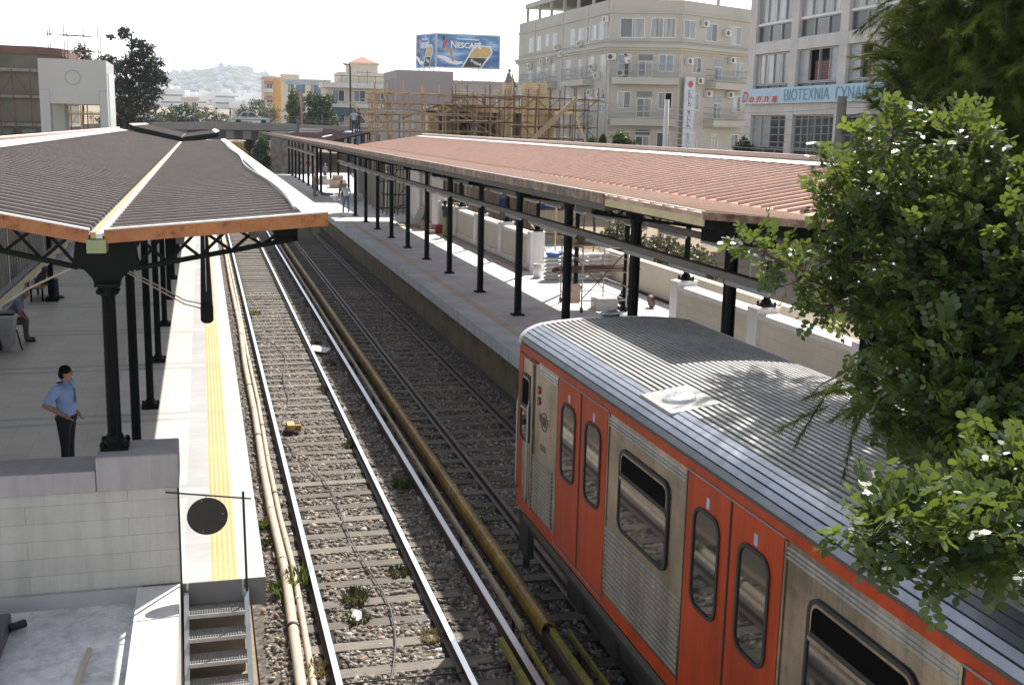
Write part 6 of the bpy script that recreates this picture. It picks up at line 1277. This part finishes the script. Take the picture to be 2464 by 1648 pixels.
tag(MB().box(10.75,11.25,30.9,31.5,2.985,3.28).build('tool_box', M('olive_tool_box', (.16,.13,.06), .6), bevel=.02), 'olive tool box standing on the mobile scaffold deck', 'box')
mb = MB()
for i in range(9): mb.tube([(9.95+rnd.uniform(-.1,.1), 30.75+i*.07, 2.17+rnd.uniform(0,.12)), (12.5+rnd.uniform(-.15,.15), 30.9+i*.07, 2.2+rnd.uniform(0,.12))], .022, 6)
tag(mb.build('tube_bundle', m_rust), 'bundle of rusty tubes and boards resting across the mobile scaffold', 'tubes')
tag(MB().prism(rrect(-.2,.2,-.28,.28,.06), lambda a, b, d: (10.3+a, 30.35+d, 1.62+b), -.06, .06).build('plastic_bag', M('orange_white_bag', (.60,.42,.30), .6, 0, .4, 5)), 'orange and white plastic bag hanging from the mobile scaffold', 'bag')
for k in range(4): tag(MB().box(11.25,11.95,31.0,31.5,1.0+k*.085,1.08+k*.085).build('tile_pack', m_conc_lt, bevel=.008), 'pale slab in the low stack behind the train roof', 'slab', 'pale slabs stacked on the right platform')
tag(lump(lump(MB(), (12.45,31.5,1.22), (.36,.3,.24)), (12.5,31.6,1.4), (.25,.22,.15)).build('rubbish_bag', m_black, smooth=True), 'black rubbish bag beside the pale slab stack', 'bag')
tag(MB(Matrix.Translation((13.1,31.2,1.2)) @ Matrix.Rotation(R(80),4,'Y')).lathe([(.08,-.04),(.2,-.05),(.2,.05),(.08,.04)], (0,0,0), 18).build('barrow_wheel', m_rust), 'rusty wheel standing right of the black rubbish bag', 'wheel')
mb = MB()
for i in range(8): x = 10.2+rnd.uniform(0,3); y = 25+rnd.uniform(0,5); mb.tube(sag((x-1.2,y,1.012),(x+1.2,y+rnd.uniform(-.8,.8),1.012),-.0), .010, 5)
tag(mb.build('loose_cable', m_black), 'thin black cables strewn over the right platform behind the train', 'cable')
for i, (x, y, w_, d_, h, c, lab) in enumerate(((11.2,57.2,.5,.5,.45,(.42,.29,.18),'open cardboard box against the white wall foot'),(11.5,56.3,.6,.5,.3,(.44,.40,.33),'pale stacked blocks beside the cardboard box'),(11.5,55,.55,.4,.42,(.26,.04,.05),'dark red plastic crate at the wall foot near the reaching man'),(10.9,54.6,.45,.3,.2,(.45,.34,.25),'small tan carton lying in the sun strip'),(9.0,84.8,.9,.6,.18,(.14,.16,.18),'grey machine lying in front of the workman in the red cap'),(11.2,79.2,1.8,.7,.35,(.52,.50,.46),'heap of pale blocks by the far rendered wall'),(11.3,77,1.2,.6,.3,(.55,.53,.5),'low stack of white slabs by the far rendered wall'),(10.3,100,1.0,1.0,.5,(.5,.45,.42),'pallet of pale blocks among the far posts'),(11.0,95,1.3,1.0,.7,(.45,.36,.28),'pallet of brown blocks among the far posts'))):
    mb = MB().box(x-w_/2,x+w_/2,y-d_/2,y+d_/2,1.0,1.0+h)
    if i in (5,6,7,8): mb.box(x-w_*.3,x+w_*.35,y-d_*.3,y+d_*.4,1.0+h,1.0+h*1.5)
    else: mb.box(x-w_*.52,x-w_*.1,y-d_*.52,y+d_*.5,1.0+h,1.0+h+.03)
    tag(mb.build('material_pile', M('material_colour', c, .8, 0, .25, 4), bevel=.02), lab, 'building material')
tag(MB().add([(11.35,60,1.0),(11.35,61.8,1.0),(11.75,61.8,1.95),(11.75,60,1.95),(11.40,60,1.0),(11.40,61.8,1.0),(11.8,61.8,1.95),(11.8,60,1.95)], [(0,1,2,3),(7,6,5,4),(0,4,5,1),(1,5,6,2),(2,6,7,3),(3,7,4,0)]).build('leaning_board', m_conc), 'grey board leaning against the tall rendered wall', 'board')
tag(MB().bar((9.9,60,1.03),(11.2,57.6,1.03),.5,.04).bar((10.2,60.3,1.06),(11.3,58.2,1.06),.2,.05).build('brown_planks', m_timber), 'brown planks lying on the platform before the leaning board', 'planks')
scaffold('light tube scaffold frame against the tall rendered wall', (10.6,66), (11.9,66), [1.4,2.2,3.0,3.8], 2, m_dksteel, 1, 1.5, .03, planks=False)
t = thing('timber_hoarding', 'dark weathered board hoarding behind the white panelled wall', 'fence', (13.5,52,.3))
mb = MB()
for i in range(34): mb.box(13.5+rnd.uniform(-.03,.03), 13.54+rnd.uniform(-.0,.03), 44.6+i*.42, 44.98+i*.42, .3, 3.5+rnd.uniform(-.25,.2))
mb.build('boards', plankmat('grey_brown_boards', (.14,.11,.085), (.22,.17,.12), .12, 'zyx'), t)
t = thing('panel_hoarding', 'beige panel hoarding with a blue tarpaulin along its top', 'fence', (15.4,50,.3)); MB().box(13.7,17.0,50,50.1,.3,2.55).build('panels', brickmat('beige_panels', (.50,.45,.34), (.46,.41,.31), (.3,.27,.2), .55, 4, .01, 'xzy', .8, 0), t)
MB().add([(13.2,49.9,3.1),(15,49.7,2.9),(17.2,49.9,2.62),(17.2,50.2,2.5),(15.2,50.2,2.45),(13.2,50.2,2.5)], [(0,1,4,5),(1,2,3,4)]).build('tarpaulin', M('royal_blue_tarpaulin', (.03,.06,.26), .5, 0, .2, 3), t)
def tressle(label, p, q): return tag(MB().bar(p, q, .07, .05).build('timber_prop', m_wood), label, 'timber')
tressle('pale prop crossing to the right beside the end pillar', (12.6,43,2.7), (13.6,42.2,.7)); tressle('pale prop crossing to the left beside the end pillar', (13.4,43,2.7), (12.6,42.4,1.2)); tressle('upright pale post right of the crossed props', (13.5,42.2,.5), (13.5,42.2,3.2))
for i in range(3): tag(MB().box(8.6+i*.03, 10.6+i*.03, 103+i*.05, 103.9, 5.12+i*.12+.35, 5.22+i*.12+.35).build('sheet_stack', m_conc if i % 2 else m_steel), 'long grey sheet in the stack on the dark red roof', 'sheets', 'grey sheets stacked on the dark red roof')
tag(MB().prism(rrect(9.2,9.9,88.5,90.2,.1), lambda a, b, d: (a, b, 5.05+.235*(a-8.5)+d), .03, .05).build('white_sheet', m_white), 'white sheet lying on the dark red roof', 'sheet')
tag(lump(lump(MB(), (10.6,84,5.68), (.4,.3,.12)), (11.2,84.5,5.8), (.35,.3,.12)).build('cloth_bundle', M('pale_blue_cloth', (.45,.52,.6), .8)), 'pale bundles lying at the feet of the roof workmen', 'bundle')
# ---------------------------------------------------------------- plants
m_leaf_c = leafmat('carob_leaf', (.018,.042,.020), (.125,.185,.035), .30, .40, (.34,.42,.05)); m_needle = leafmat('pine_needle', (.016,.032,.009), (.21,.27,.04), .35, .5, (.30,.32,.05))
m_leaf_d = leafmat('dark_pine_foliage', (.010,.020,.010), (.045,.055,.022), .2, .6, (.10,.10,.04)); m_leaf_g = leafmat('green_broadleaf', (.016,.035,.012), (.07,.11,.03), .25, .55, (.16,.2,.05)); m_leaf_l = leafmat('light_green_leaf', (.035,.06,.016), (.12,.17,.04), .3, .5, (.25,.3,.06)); m_dry = leafmat('dry_grass_blades', (.16,.12,.055), (.34,.26,.12), .2, .8); m_leaf_o = leafmat('olive_shrub_leaf', (.022,.03,.012), (.085,.095,.035), .25, .55, (.16,.16,.06))
m_bark = M('grey_brown_bark', (.085,.065,.048), .9, 0, .3, 6, .5, 20)
def blob_points(bl, n, g_, gap=.0, shell=.35):
    B = np.array(bl, dtype=float); vol = (B[:,3]*B[:,4]*B[:,5])**.8; k = g_.choice(len(B), n, p=vol/vol.sum())
    d = g_.normal(size=(n,3)); d /= np.linalg.norm(d, axis=1)[:,None]; r = (shell+(1-shell)*g_.random(n))**(.7)
    lob = 1+.22*np.sin(d[:,0]*5+k)*np.sin(d[:,1]*6+k*2)+.18*np.sin(d[:,2]*8+k*3)
    P = B[k,:3]+d*r[:,None]*lob[:,None]*B[k,3:6]
    s_ = np.mean(B[:,3]); nz = np.sin(P[:,0]/s_*4.1+1)*np.sin(P[:,1]/s_*3.7+2)*np.sin(P[:,2]/s_*4.9+.5)+.35*np.sin(P[:,0]/s_*11)*np.sin(P[:,2]/s_*9.5)
    keep = nz > (-1+gap*1.4); return P[keep], d[keep], nz[keep]
def foliage(parent, name, bl, n, size, mat, seed, gap=.35, asp=.55, shell=.35, vert=0.):
    g_ = np.random.default_rng(seed); P, D, nz = blob_points(bl, n, g_, gap, shell); m = len(P)
    a = g_.normal(size=(m,3)); a[:,2] += vert*3; a /= np.linalg.norm(a,axis=1)[:,None]; b = np.cross(a, g_.normal(size=(m,3))); b /= np.linalg.norm(b,axis=1)[:,None]
    s_ = size*g_.uniform(.6,1.4,m)[:,None]; V = np.stack([P-a*s_, P+b*s_*asp, P+a*s_, P-b*s_*asp], 1).reshape(-1,3)
    tone = np.clip(.42+.30*nz+g_.normal(size=m)*.22, 0, 1); C = np.repeat(np.stack([tone]*3,1), 4, 0)
    return npmesh(name, V, np.arange(4*m).reshape(-1,4), mat, parent, C)
def trunk(parent, base, bl, r, seed, name='trunk', top=None, nb=None):
    g_ = random.Random(seed); mb = MB(); base = Vector(base); cen = Vector(np.mean(np.array(bl)[:,:3], 0)); top = Vector(top) if top else Vector((cen.x, cen.y, max(b[2] for b in bl)))
    n_ = 7; pts = [base.lerp(top, i/n_)+Vector((g_.uniform(-1,1), g_.uniform(-1,1), 0))*r*(1.2 if 0 < i < n_ else 0) for i in range(n_+1)]
    mb.tube(pts, [r*(1.15-i/n_*.95) for i in range(n_+1)], 9)
    for b in (bl if nb is None else bl[:nb]):
        c = Vector(b[:3]); t_ = min(.92, max(.25, (c.z-base.z)/(top.z-base.z+1e-3)-.18)) if abs(top.z-base.z) > .5 else .5; p = base.lerp(top, t_); m_ = p.lerp(c, .5)+Vector((0,0,g_.uniform(-.1,.12)*(c-p).length)); rb = r*.42*(1.05-t_)
        mb.tube([p, m_, c], [rb, rb*.6, rb*.2], 6)
        for q in range(3): e = c+Vector((g_.uniform(-1,1)*b[3], g_.uniform(-1,1)*b[4], g_.uniform(-.8,.8)*b[5])); mb.tube([m_.lerp(c, .6), e], [rb*.3, rb*.08], 5)
    return mb.build(name, m_bark, parent)
def tree(name, label, cat, base, bl, n, size, mat, r, seed, gap=.35, group=None, asp=.55, top=None, shell=.35, vert=0.):
    t = thing(name, label, cat, base, group); foliage(t, 'crown', bl, n, size, mat, seed, gap, asp, shell, vert); trunk(t, base, bl, r, seed, top=top); return t
# big pine behind the portal tower
PB = [(-6.4,110,13.9,.7,.9,.8),(-5.5,110,13.0,.9,1,.6),(-4.7,110,12.6,1.0,1.2,.8),(-7.6,110,13.55,.45,.6,.25),(-5.3,110,11.7,1.4,1.4,.8),(-3.9,110,11.3,1.0,1.2,.8),(-8.0,110,11.6,.8,1,.45),(-6.6,110,10.8,1.6,1.6,.9),(-4.6,110,10.2,1.8,1.6,1.0),(-3.4,110,9.9,.8,1,.7),(-6.9,110,9.2,1.5,1.6,.9),(-4.9,110,8.8,1.9,1.6,.8),(-7.0,110,7.6,1.5,1.5,1.0),(-4.9,110,7.4,1.3,1.4,.8),(-7.0,110,6.2,1.2,1.3,1.0),(-5.6,110,5.8,1.2,1.2,.8)]
tree('pine_tree', 'tall dark shaggy pine rising beside the white portal tower', 'tree', (-6.6,110,1), PB, 15000, .17, m_leaf_d, .35, 21, .48, asp=.35, shell=.25)
bgt = [('broad green tree clump behind the bridge railing right of the pine', (-3.0,150,3), [(-4.6,150,6.3,1.6,1.5,1.1),(-2.6,150,7.0,1.5,1.5,1.3),(-1.0,150,7.0,1.5,1.5,1.2),(-3.2,149,5.8,2.4,1.5,.9)], m_leaf_g, 'broadleaf_tree'),
 ('low olive bushes below the big pine', (-6,140,2), [(-7.5,140,5.6,2.0,1.5,1.2),(-5,140,5.8,1.8,1.5,1.0),(-10,140,5.9,2,1.5,1.4)], m_leaf_o, 'shrub'),
 ('slim bright green poplar right of the orange apartment block', (11.3,142,3), [(11.2,142,9.3,.7,.8,1.0),(11.1,142,8.0,1.0,1,1.1),(11.3,142,6.6,1.15,1,1.1),(11.3,142,5.4,1.1,1,.9)], m_leaf_l, 'poplar_tree'),
 ('round dark green tree right of the slim poplar', (14.2,143,3), [(13.6,143,9.0,1.3,1.3,.9),(15.2,143,9.1,1.2,1.3,.9),(14.4,143,7.6,1.9,1.6,1.1),(13.2,143,6.6,1.3,1.2,1.0),(15.8,143,6.8,1.2,1.2,1.0),(14.4,142,5.8,2,1.3,.8)], m_leaf_g, 'broadleaf_tree'),
 ('hazy bushes between the pedestrians and the white shed', (3,190,3), [(1.2,190,7.0,1.8,1.6,1.2),(3.6,192,6.6,1.6,1.6,1.1),(7.2,195,7.6,1.5,1.5,1.5),(9.6,200,8.4,1.7,1.6,2.0),(12,205,7.6,1.8,1.6,1.8)], m_leaf_g, 'shrub'),
 ('green bush against the stone abutment under the bridge', (6.0,125,.2), [(6.5,125.5,3.8,.7,1.2,.8),(6.1,126,3.2,.6,1,.7),(6.7,124.5,2.4,.5,.9,.9),(6.3,125,1.4,.6,.8,.8)], m_leaf_g, 'shrub'),
 ('climbing green bush in the middle of the opening under the bridge', (5.4,134,1.8), [(5.6,134,4.2,.5,.8,.4),(5.3,133,3.6,.45,.7,.5)], m_leaf_l, 'shrub'),
 ('leafy tree seen through the scaffolding left of the timber columns', (17.6,76,.3), [(17.3,76,7.1,.9,.9,.7),(18.2,76,6.3,1.0,1,.8),(16.9,76,5.7,.8,.9,.7),(17.9,76,5.2,1.1,1,.6)], m_leaf_g, 'broadleaf_tree'),
 ('sunlit young tree in front of the clinic corner', (24.2,62,.3), [(23.6,62,5.75,.45,.5,.42),(24.0,62,5.45,.5,.5,.35),(24.6,62,5.2,.4,.5,.3)], m_leaf_l, 'young_tree'),
 ('dark thin sapling at the right foot of the brown scaffolding', (22.6,63,.3), [(22.2,63,5.4,.3,.35,.35),(22.7,63,5.2,.4,.4,.35),(22.9,63,5.7,.2,.25,.3)], m_leaf_g, 'young_tree'),
 ('small leafy sapling in front of the office block windows', (28.6,56,.3), [(28.5,56,5.4,.5,.5,.6),(28.5,56,4.7,.6,.6,.5)], m_leaf_g, 'young_tree'),
 ('bushy dark tree behind the scaffolding at the far left', (-10.3,104,1), [(-9.6,104,11.5,.9,1,.9),(-8.9,104,10.6,.9,1,.8),(-10,104,9.6,1.2,1,1)], m_leaf_d, 'broadleaf_tree'),
 ('dense olive shrub behind the plain beige wall, left one', (16.3,42,.2), [(16.2,42.5,1.9,.75,.8,.65),(16.6,41,1.6,.8,.9,.7)], m_leaf_o, 'shrub'),
 ('dense olive shrub behind the plain beige wall, right one', (17,38,.2), [(16.8,38.8,1.8,.8,.9,.7),(17,37,1.6,.9,1,.75),(16.6,35.5,1.5,.8,.9,.7)], m_leaf_o, 'shrub')]
for i, (lab, base, bl, mt, nm) in enumerate(bgt):
    near = base[1] < 60; tree(nm, lab, 'tree' if 'tree' in nm else 'shrub', base, bl, int(2600*(1.2 if near else .9)*max(1, len(bl)/3)), .075 if near else (.12 if base[1] < 110 else .17), mt, .07 if near or base[1] < 80 else .16, 40+i, .32)
g_ = np.random.default_rng(9); n = 9000; X_ = g_.uniform(.8,6.4,n); Y_ = g_.uniform(124.2,141,n); z0 = -.42+np.clip((Y_-124)/16,0,1)*3.7; h = g_.uniform(.35,.9,n); a = g_.uniform(-.25,.25,(n,2))
V = np.stack([np.stack([X_-.05,Y_,z0],1), np.stack([X_+.05,Y_,z0],1), np.stack([X_+a[:,0],Y_+a[:,1],z0+h],1)],1).reshape(-1,3)
tag(npmesh('dry_grass', V, np.arange(3*n).reshape(-1,3), m_dry, col=np.repeat(g_.random((n,1)),3,0).repeat(3,1)), 'pale dry grass on the bank beyond the bridge', 'grass', kind='stuff')
# weeds between the rails
def weed(label, x, y, z, r, h, mat, n=90, seed=0):
    g_ = np.random.default_rng(seed+int(y*10)); a = g_.uniform(0,6.28,n); rr = r*g_.random(n)**.5; bx, by = x+rr*np.cos(a)*.7, y+rr*np.sin(a)*.9; hh = h*g_.uniform(.4,1.0,n); ln = g_.uniform(.1,.5,n)*h; b = a+g_.normal(size=n)*.6; w_ = .010+.008*g_.random(n)
    px, py = -np.sin(b)*w_, np.cos(b)*w_; tipx, tipy = bx+np.cos(b)*ln, by+np.sin(b)*ln
    V = np.stack([np.stack([bx-px*.4,by-py*.4,np.full(n,z)],1), np.stack([(bx+tipx)/2-px,(by+tipy)/2-py,z+hh*.65],1), np.stack([tipx,tipy,z+hh],1), np.stack([(bx+tipx)/2+px,(by+tipy)/2+py,z+hh*.65],1)],1).reshape(-1,3)
    return tag(npmesh('weed', V, np.arange(4*n).reshape(-1,4), mat, col=np.repeat(g_.random((n,1)),4,0).repeat(3,1), loc=(x,y,z)), label, 'weed')
for x, y, r, h, mt, lab in ((3.33,19.2,.22,.24,m_leaf_l,'bright green weed tuft left of the third rail'),(3.95,19.5,.30,.22,m_leaf_g,'dark green weed beside the ochre hood, across from the bright tuft'),(3.95,29.7,.3,.2,m_leaf_g,'dark weed by the ochre hood in the middle distance'),(3.95,34.6,.25,.2,m_leaf_g,'small dark weed by the ochre hood under the first truss'),(3.9,24,.2,.16,m_leaf_g,'low weed by the ochre hood between the larger ones'),(1.16,15.25,.26,.26,m_leaf_l,'leafy weed growing over the conduit pipes'),(.88,15.0,.2,.15,m_leaf_l,'weed left of the conduit pipes near the platform edge'),(.78,17.65,.13,.14,m_leaf_l,'small weed at the platform foot'),(.8,16.9,.1,.1,m_leaf_g,'tiny weed at the platform foot, nearer one'),(2.62,15.25,.2,.16,m_leaf_o,'brownish weed left of the second rail'),(1.88,14.45,.22,.22,m_leaf_o,'thin weed between the rails by the snaking cable'),(1.82,13.85,.22,.14,m_leaf_o,'thin low weed by the cable, nearer one'),(2.68,13.1,.2,.14,m_dry,'dry weed left of the second rail close to the viewer'),(1.16,12.5,.2,.16,m_dry,'dry weed between pipes and left rail'),(2.75,22,.2,.16,m_leaf_o,'olive weed left of the second rail in the middle'),(2.78,27,.25,.14,m_leaf_o,'olive weed left of the second rail, farther away'),(3.1,33,.25,.15,m_leaf_o,'olive weed right of the second rail'),(1.6,38.5,.3,.2,m_leaf_l,'pale weed between the rails under the truss'),(3.2,30,.3,.13,m_leaf_o,'low olive weed between second and third rail'),(.35,11.3,.25,.2,m_dry,'dry stalks beside the metal steps')): weed(lab, x, y, -.2, r, h, mt, 130)
# ---------------------------------------------------------------- the two trees that hang in from the right
def carob(parent, bl, n, seed):
    g_ = np.random.default_rng(seed); P, D, nz = blob_points(bl, n, g_, .22, .5); m = len(P); d = D+g_.normal(size=(m,3))*.55+np.array([-.15,-.2,.25]); d /= np.linalg.norm(d,axis=1)[:,None]
    up = g_.normal(size=(m,3))*.45+np.array([0,0,1.]); s_ = np.cross(d, up); s_ /= np.linalg.norm(s_,axis=1)[:,None]; nn = np.cross(s_, d)
    tone = np.clip(.24+.16*nz+g_.normal(size=m)*.16+(g_.random(m) < .13)*.5, 0, 1); V = []; C = []
    shape = [(0,0),(.28,.42),(.68,.5),(1,.16),(1,-.16),(.68,-.5),(.28,-.42)]
    for j in range(4):
        for e in (-1,1):
            L_ = (.046+.018*g_.random(m))[:,None]; W_ = L_*.66; b = P+d*(.03+.036*j); ld = s_*e*.85+d*.5+nn*g_.normal(size=(m,1))*.28; ld /= np.linalg.norm(ld,axis=1)[:,None]; lw = np.cross(ld, nn+g_.normal(size=(m,3))*.3); lw /= np.linalg.norm(lw,axis=1)[:,None]
            V.append(np.stack([b+ld*L_*u+lw*W_*v+nn*abs(v)*L_*.18 for u, v in shape],1)); C.append(np.repeat(np.clip(tone+g_.normal(size=m)*.06,0,1)[:,None],7,1))
    V = np.concatenate(V).reshape(-1,3); C = np.concatenate(C).reshape(-1)
    return npmesh('crown', V, np.arange(len(V)).reshape(-1,7), m_leaf_c, parent, np.stack([C]*3,1)), P
def needles(parent, bl, n, seed, ln=.12, per=16):
    """pine sprays: drooping branchlets, each carrying forward swept needle tufts"""
    g_ = np.random.default_rng(seed); P, D, nz = blob_points(bl, n, g_, .25, .15); m = len(P); q = 9
    d = D*.6+g_.normal(size=(m,3))*.5+np.array([-.25,-.15,-.12]); d /= np.linalg.norm(d,axis=1)[:,None]; L = g_.uniform(.22,.5,(m,1,1)); t = np.linspace(.15,1,q)[None,:,None]
    B = P[:,None,:]+d[:,None,:]*L*t+np.array([0,0,-.12])*L*t*t; dirs = d[:,None,:]+np.array([0,0,-.24])*t; dirs = dirs/np.linalg.norm(dirs,axis=2)[:,:,None]
    nd = dirs[:,:,None,:]+g_.normal(size=(m,q,per,3))*.36; nd /= np.linalg.norm(nd,axis=3)[...,None]; w_ = np.cross(nd, g_.normal(size=(m,q,per,3))); w_ /= np.linalg.norm(w_,axis=3)[...,None]; w_ *= .0030
    b = B[:,:,None,:]+dirs[:,:,None,:]*g_.uniform(-.03,.03,(m,q,per,1)); ll = ln*g_.uniform(.7,1.15,(m,q,per,1))
    V = np.stack([b-w_, b+w_, b+nd*ll], 3).reshape(-1,3); tone = np.clip(.26+.16*nz+g_.normal(size=m)*.18+(g_.random(m) < .24)*.5,0,1); C = np.repeat(tone, q*per*3)
    o = npmesh('crown', V, np.arange(len(V)).reshape(-1,3), m_needle, parent, np.stack([C]*3,1)); return o, B[:,-1,:]
def ray_(px, py, dist):
    v = ax_r*((px-1232)/2677.15)+ax_d*((py-824)/2677.15)+ax_f; v.normalize(); return Vector((0,0,6.3))+v*dist
CAR = [(3.80,7.06,5.47,.17),(4.05,6.95,5.32,.2),(4.22,6.80,5.14,.2),(4.25,6.85,6.1,.16),(4.45,6.6,6.3,.18),(4.75,6.3,6.3,.2),(4.38,6.75,5.85,.30),(4.5,6.55,5.50,.42),(4.70,6.3,5.85,.36),(4.75,6.05,5.45,.55),(5.05,6.0,5.75,.45),(5.1,5.7,5.2,.7),(4.6,6.15,5.0,.36),(4.55,5.7,4.75,.6),(4.42,5.45,4.65,.36),(4.45,5.2,4.45,.5),(4.3,4.8,4.35,.42),(4.05,4.75,4.5,.34),(3.02,4.0,4.62,.17),(2.82,3.95,4.66,.2),(2.98,3.92,4.55,.2),(3.18,3.95,4.55,.2),(3.4,4.05,4.55,.22),(3.62,4.2,4.6,.25),(3.9,4.4,4.6,.3),(5.3,5.6,6.0,.4)]
CT = thing('carob_tree', 'leafy carob tree reaching over the carriage roof from the right edge', 'tree', (8.6,4.6,0))
bl = [(x,y,z,r,r,r*.8) for x,y,z,r in CAR]
_, PP = carob(CT, bl, 6200, 101)
mb = MB(); base = Vector((8.6,4.6,0)); fork = Vector((6.4,5.1,4.5)); fork2 = Vector((5.6,4.6,4.4))
mb.tube([base, (8.5,4.7,1.8), (7.8,4.9,3.3), fork], [.22,.19,.15,.09], 10); mb.tube([(7.9,4.9,3.2), (6.9,4.7,4.1), fork2], [.10,.07,.05], 8)
for i, (x,y,z,r) in enumerate(CAR):
    c = Vector((x,y,z)); f = fork2 if y < 5 else fork; m_ = f.lerp(c,.5)+Vector((0,0,-.12)); mb.tube([f, m_, c], [.035,.022,.008], 6)
for p in PP[::4]:
    p = Vector(p); c = min((Vector(q[:3]) for q in CAR), key=lambda q: (q-p).length); mb.tube([c.lerp(p,-.1), c.lerp(p,.5)+Vector((0,0,-.02)), p], [.006,.004,.002], 4)
mb.build('trunk', m_bark, CT)
PIN = [(6.68,8.68,7.32,0.70),(6.33,8.92,7.46,0.35),(6.23,9.22,7.56,0.22),(6.33,8.73,6.95,0.40),(6.74,8.42,6.88,0.75),(6.19,8.84,6.66,0.26),(6.54,8.59,6.45,0.50),(6.74,8.18,6.32,0.60),(6.03,8.96,6.41,0.14),(5.86,9.07,6.03,0.12),(5.76,9.12,5.84,0.12),(5.73,9.13,5.57,0.12),(6.04,8.93,5.74,0.20),(6.35,8.73,5.97,0.35),(6.59,8.28,5.78,0.50),(6.84,8.51,7.62,0.80),(5.35,9.09,5.27,0.08),(4.70,7.45,4.46,0.12),(4.79,7.35,4.29,0.15),(4.95,7.27,4.41,0.20),(7.6,12.9,8.95,.35),(8.3,13.97,9.0,.6),(8.2,12.95,9.0,.6),(7.0,11.2,9.0,.5),(6.9,11.5,9.0,.3),(7.8,11.9,9.1,.6),(7.4,10.6,9.0,.5),(6.6,9.6,5.6,.4),(7.0,10.2,5.9,.5),(6.2,8.6,5.3,.3),(7.4,9.4,6.0,.5),(6.9,9.1,5.5,.35)]
PT = thing('pine_tree', 'pine tree with hanging needle sprays in the upper right corner', 'tree', (10.2,9.0,0))
bl = [(x,y,z,r,r,r*.8) for x,y,z,r in PIN]
_, PP = needles(PT, bl, 2900, 103)
mb = MB(); mb.tube([(10.2,9,0),(10.1,9.1,4),(9.9,9,8),(9.8,9,12)], [.3,.26,.2,.1], 10)
for (x,y,z,r) in PIN: c = Vector((x,y,z)); p = Vector((10.0,9.05,min(9,z+1.2))); mb.tube([p, p.lerp(c,.55)+Vector((0,0,.25)), c], [.05,.03,.008], 6)
for p in PP[::3]:
    p = Vector(p); c = min((Vector(q[:3]) for q in PIN), key=lambda q: (q-p).length); mb.tube([c.lerp(p,.05), c.lerp(p,.6)+Vector((0,0,.03)), p], [.007,.005,.003], 4)
mb.build('trunk', m_bark, PT)
# ---------------------------------------------------------------- haze: one closed box of pale air, ground included
m, n, l, p = newmat('pale_haze'); n.remove(p); v = n.new('ShaderNodeVolumePrincipled'); v.inputs['Color'].default_value = (.80,.88,1,1); v.inputs['Density'].default_value =   .00017; v.inputs['Anisotropy'].default_value = .35
l.new(v.outputs[0], n['Material Output'].inputs['Volume'])
hz = MB().box(-4200, 4200, -80, 8200, -12, 150).build('haze', m); tag(hz, kind='stuff')
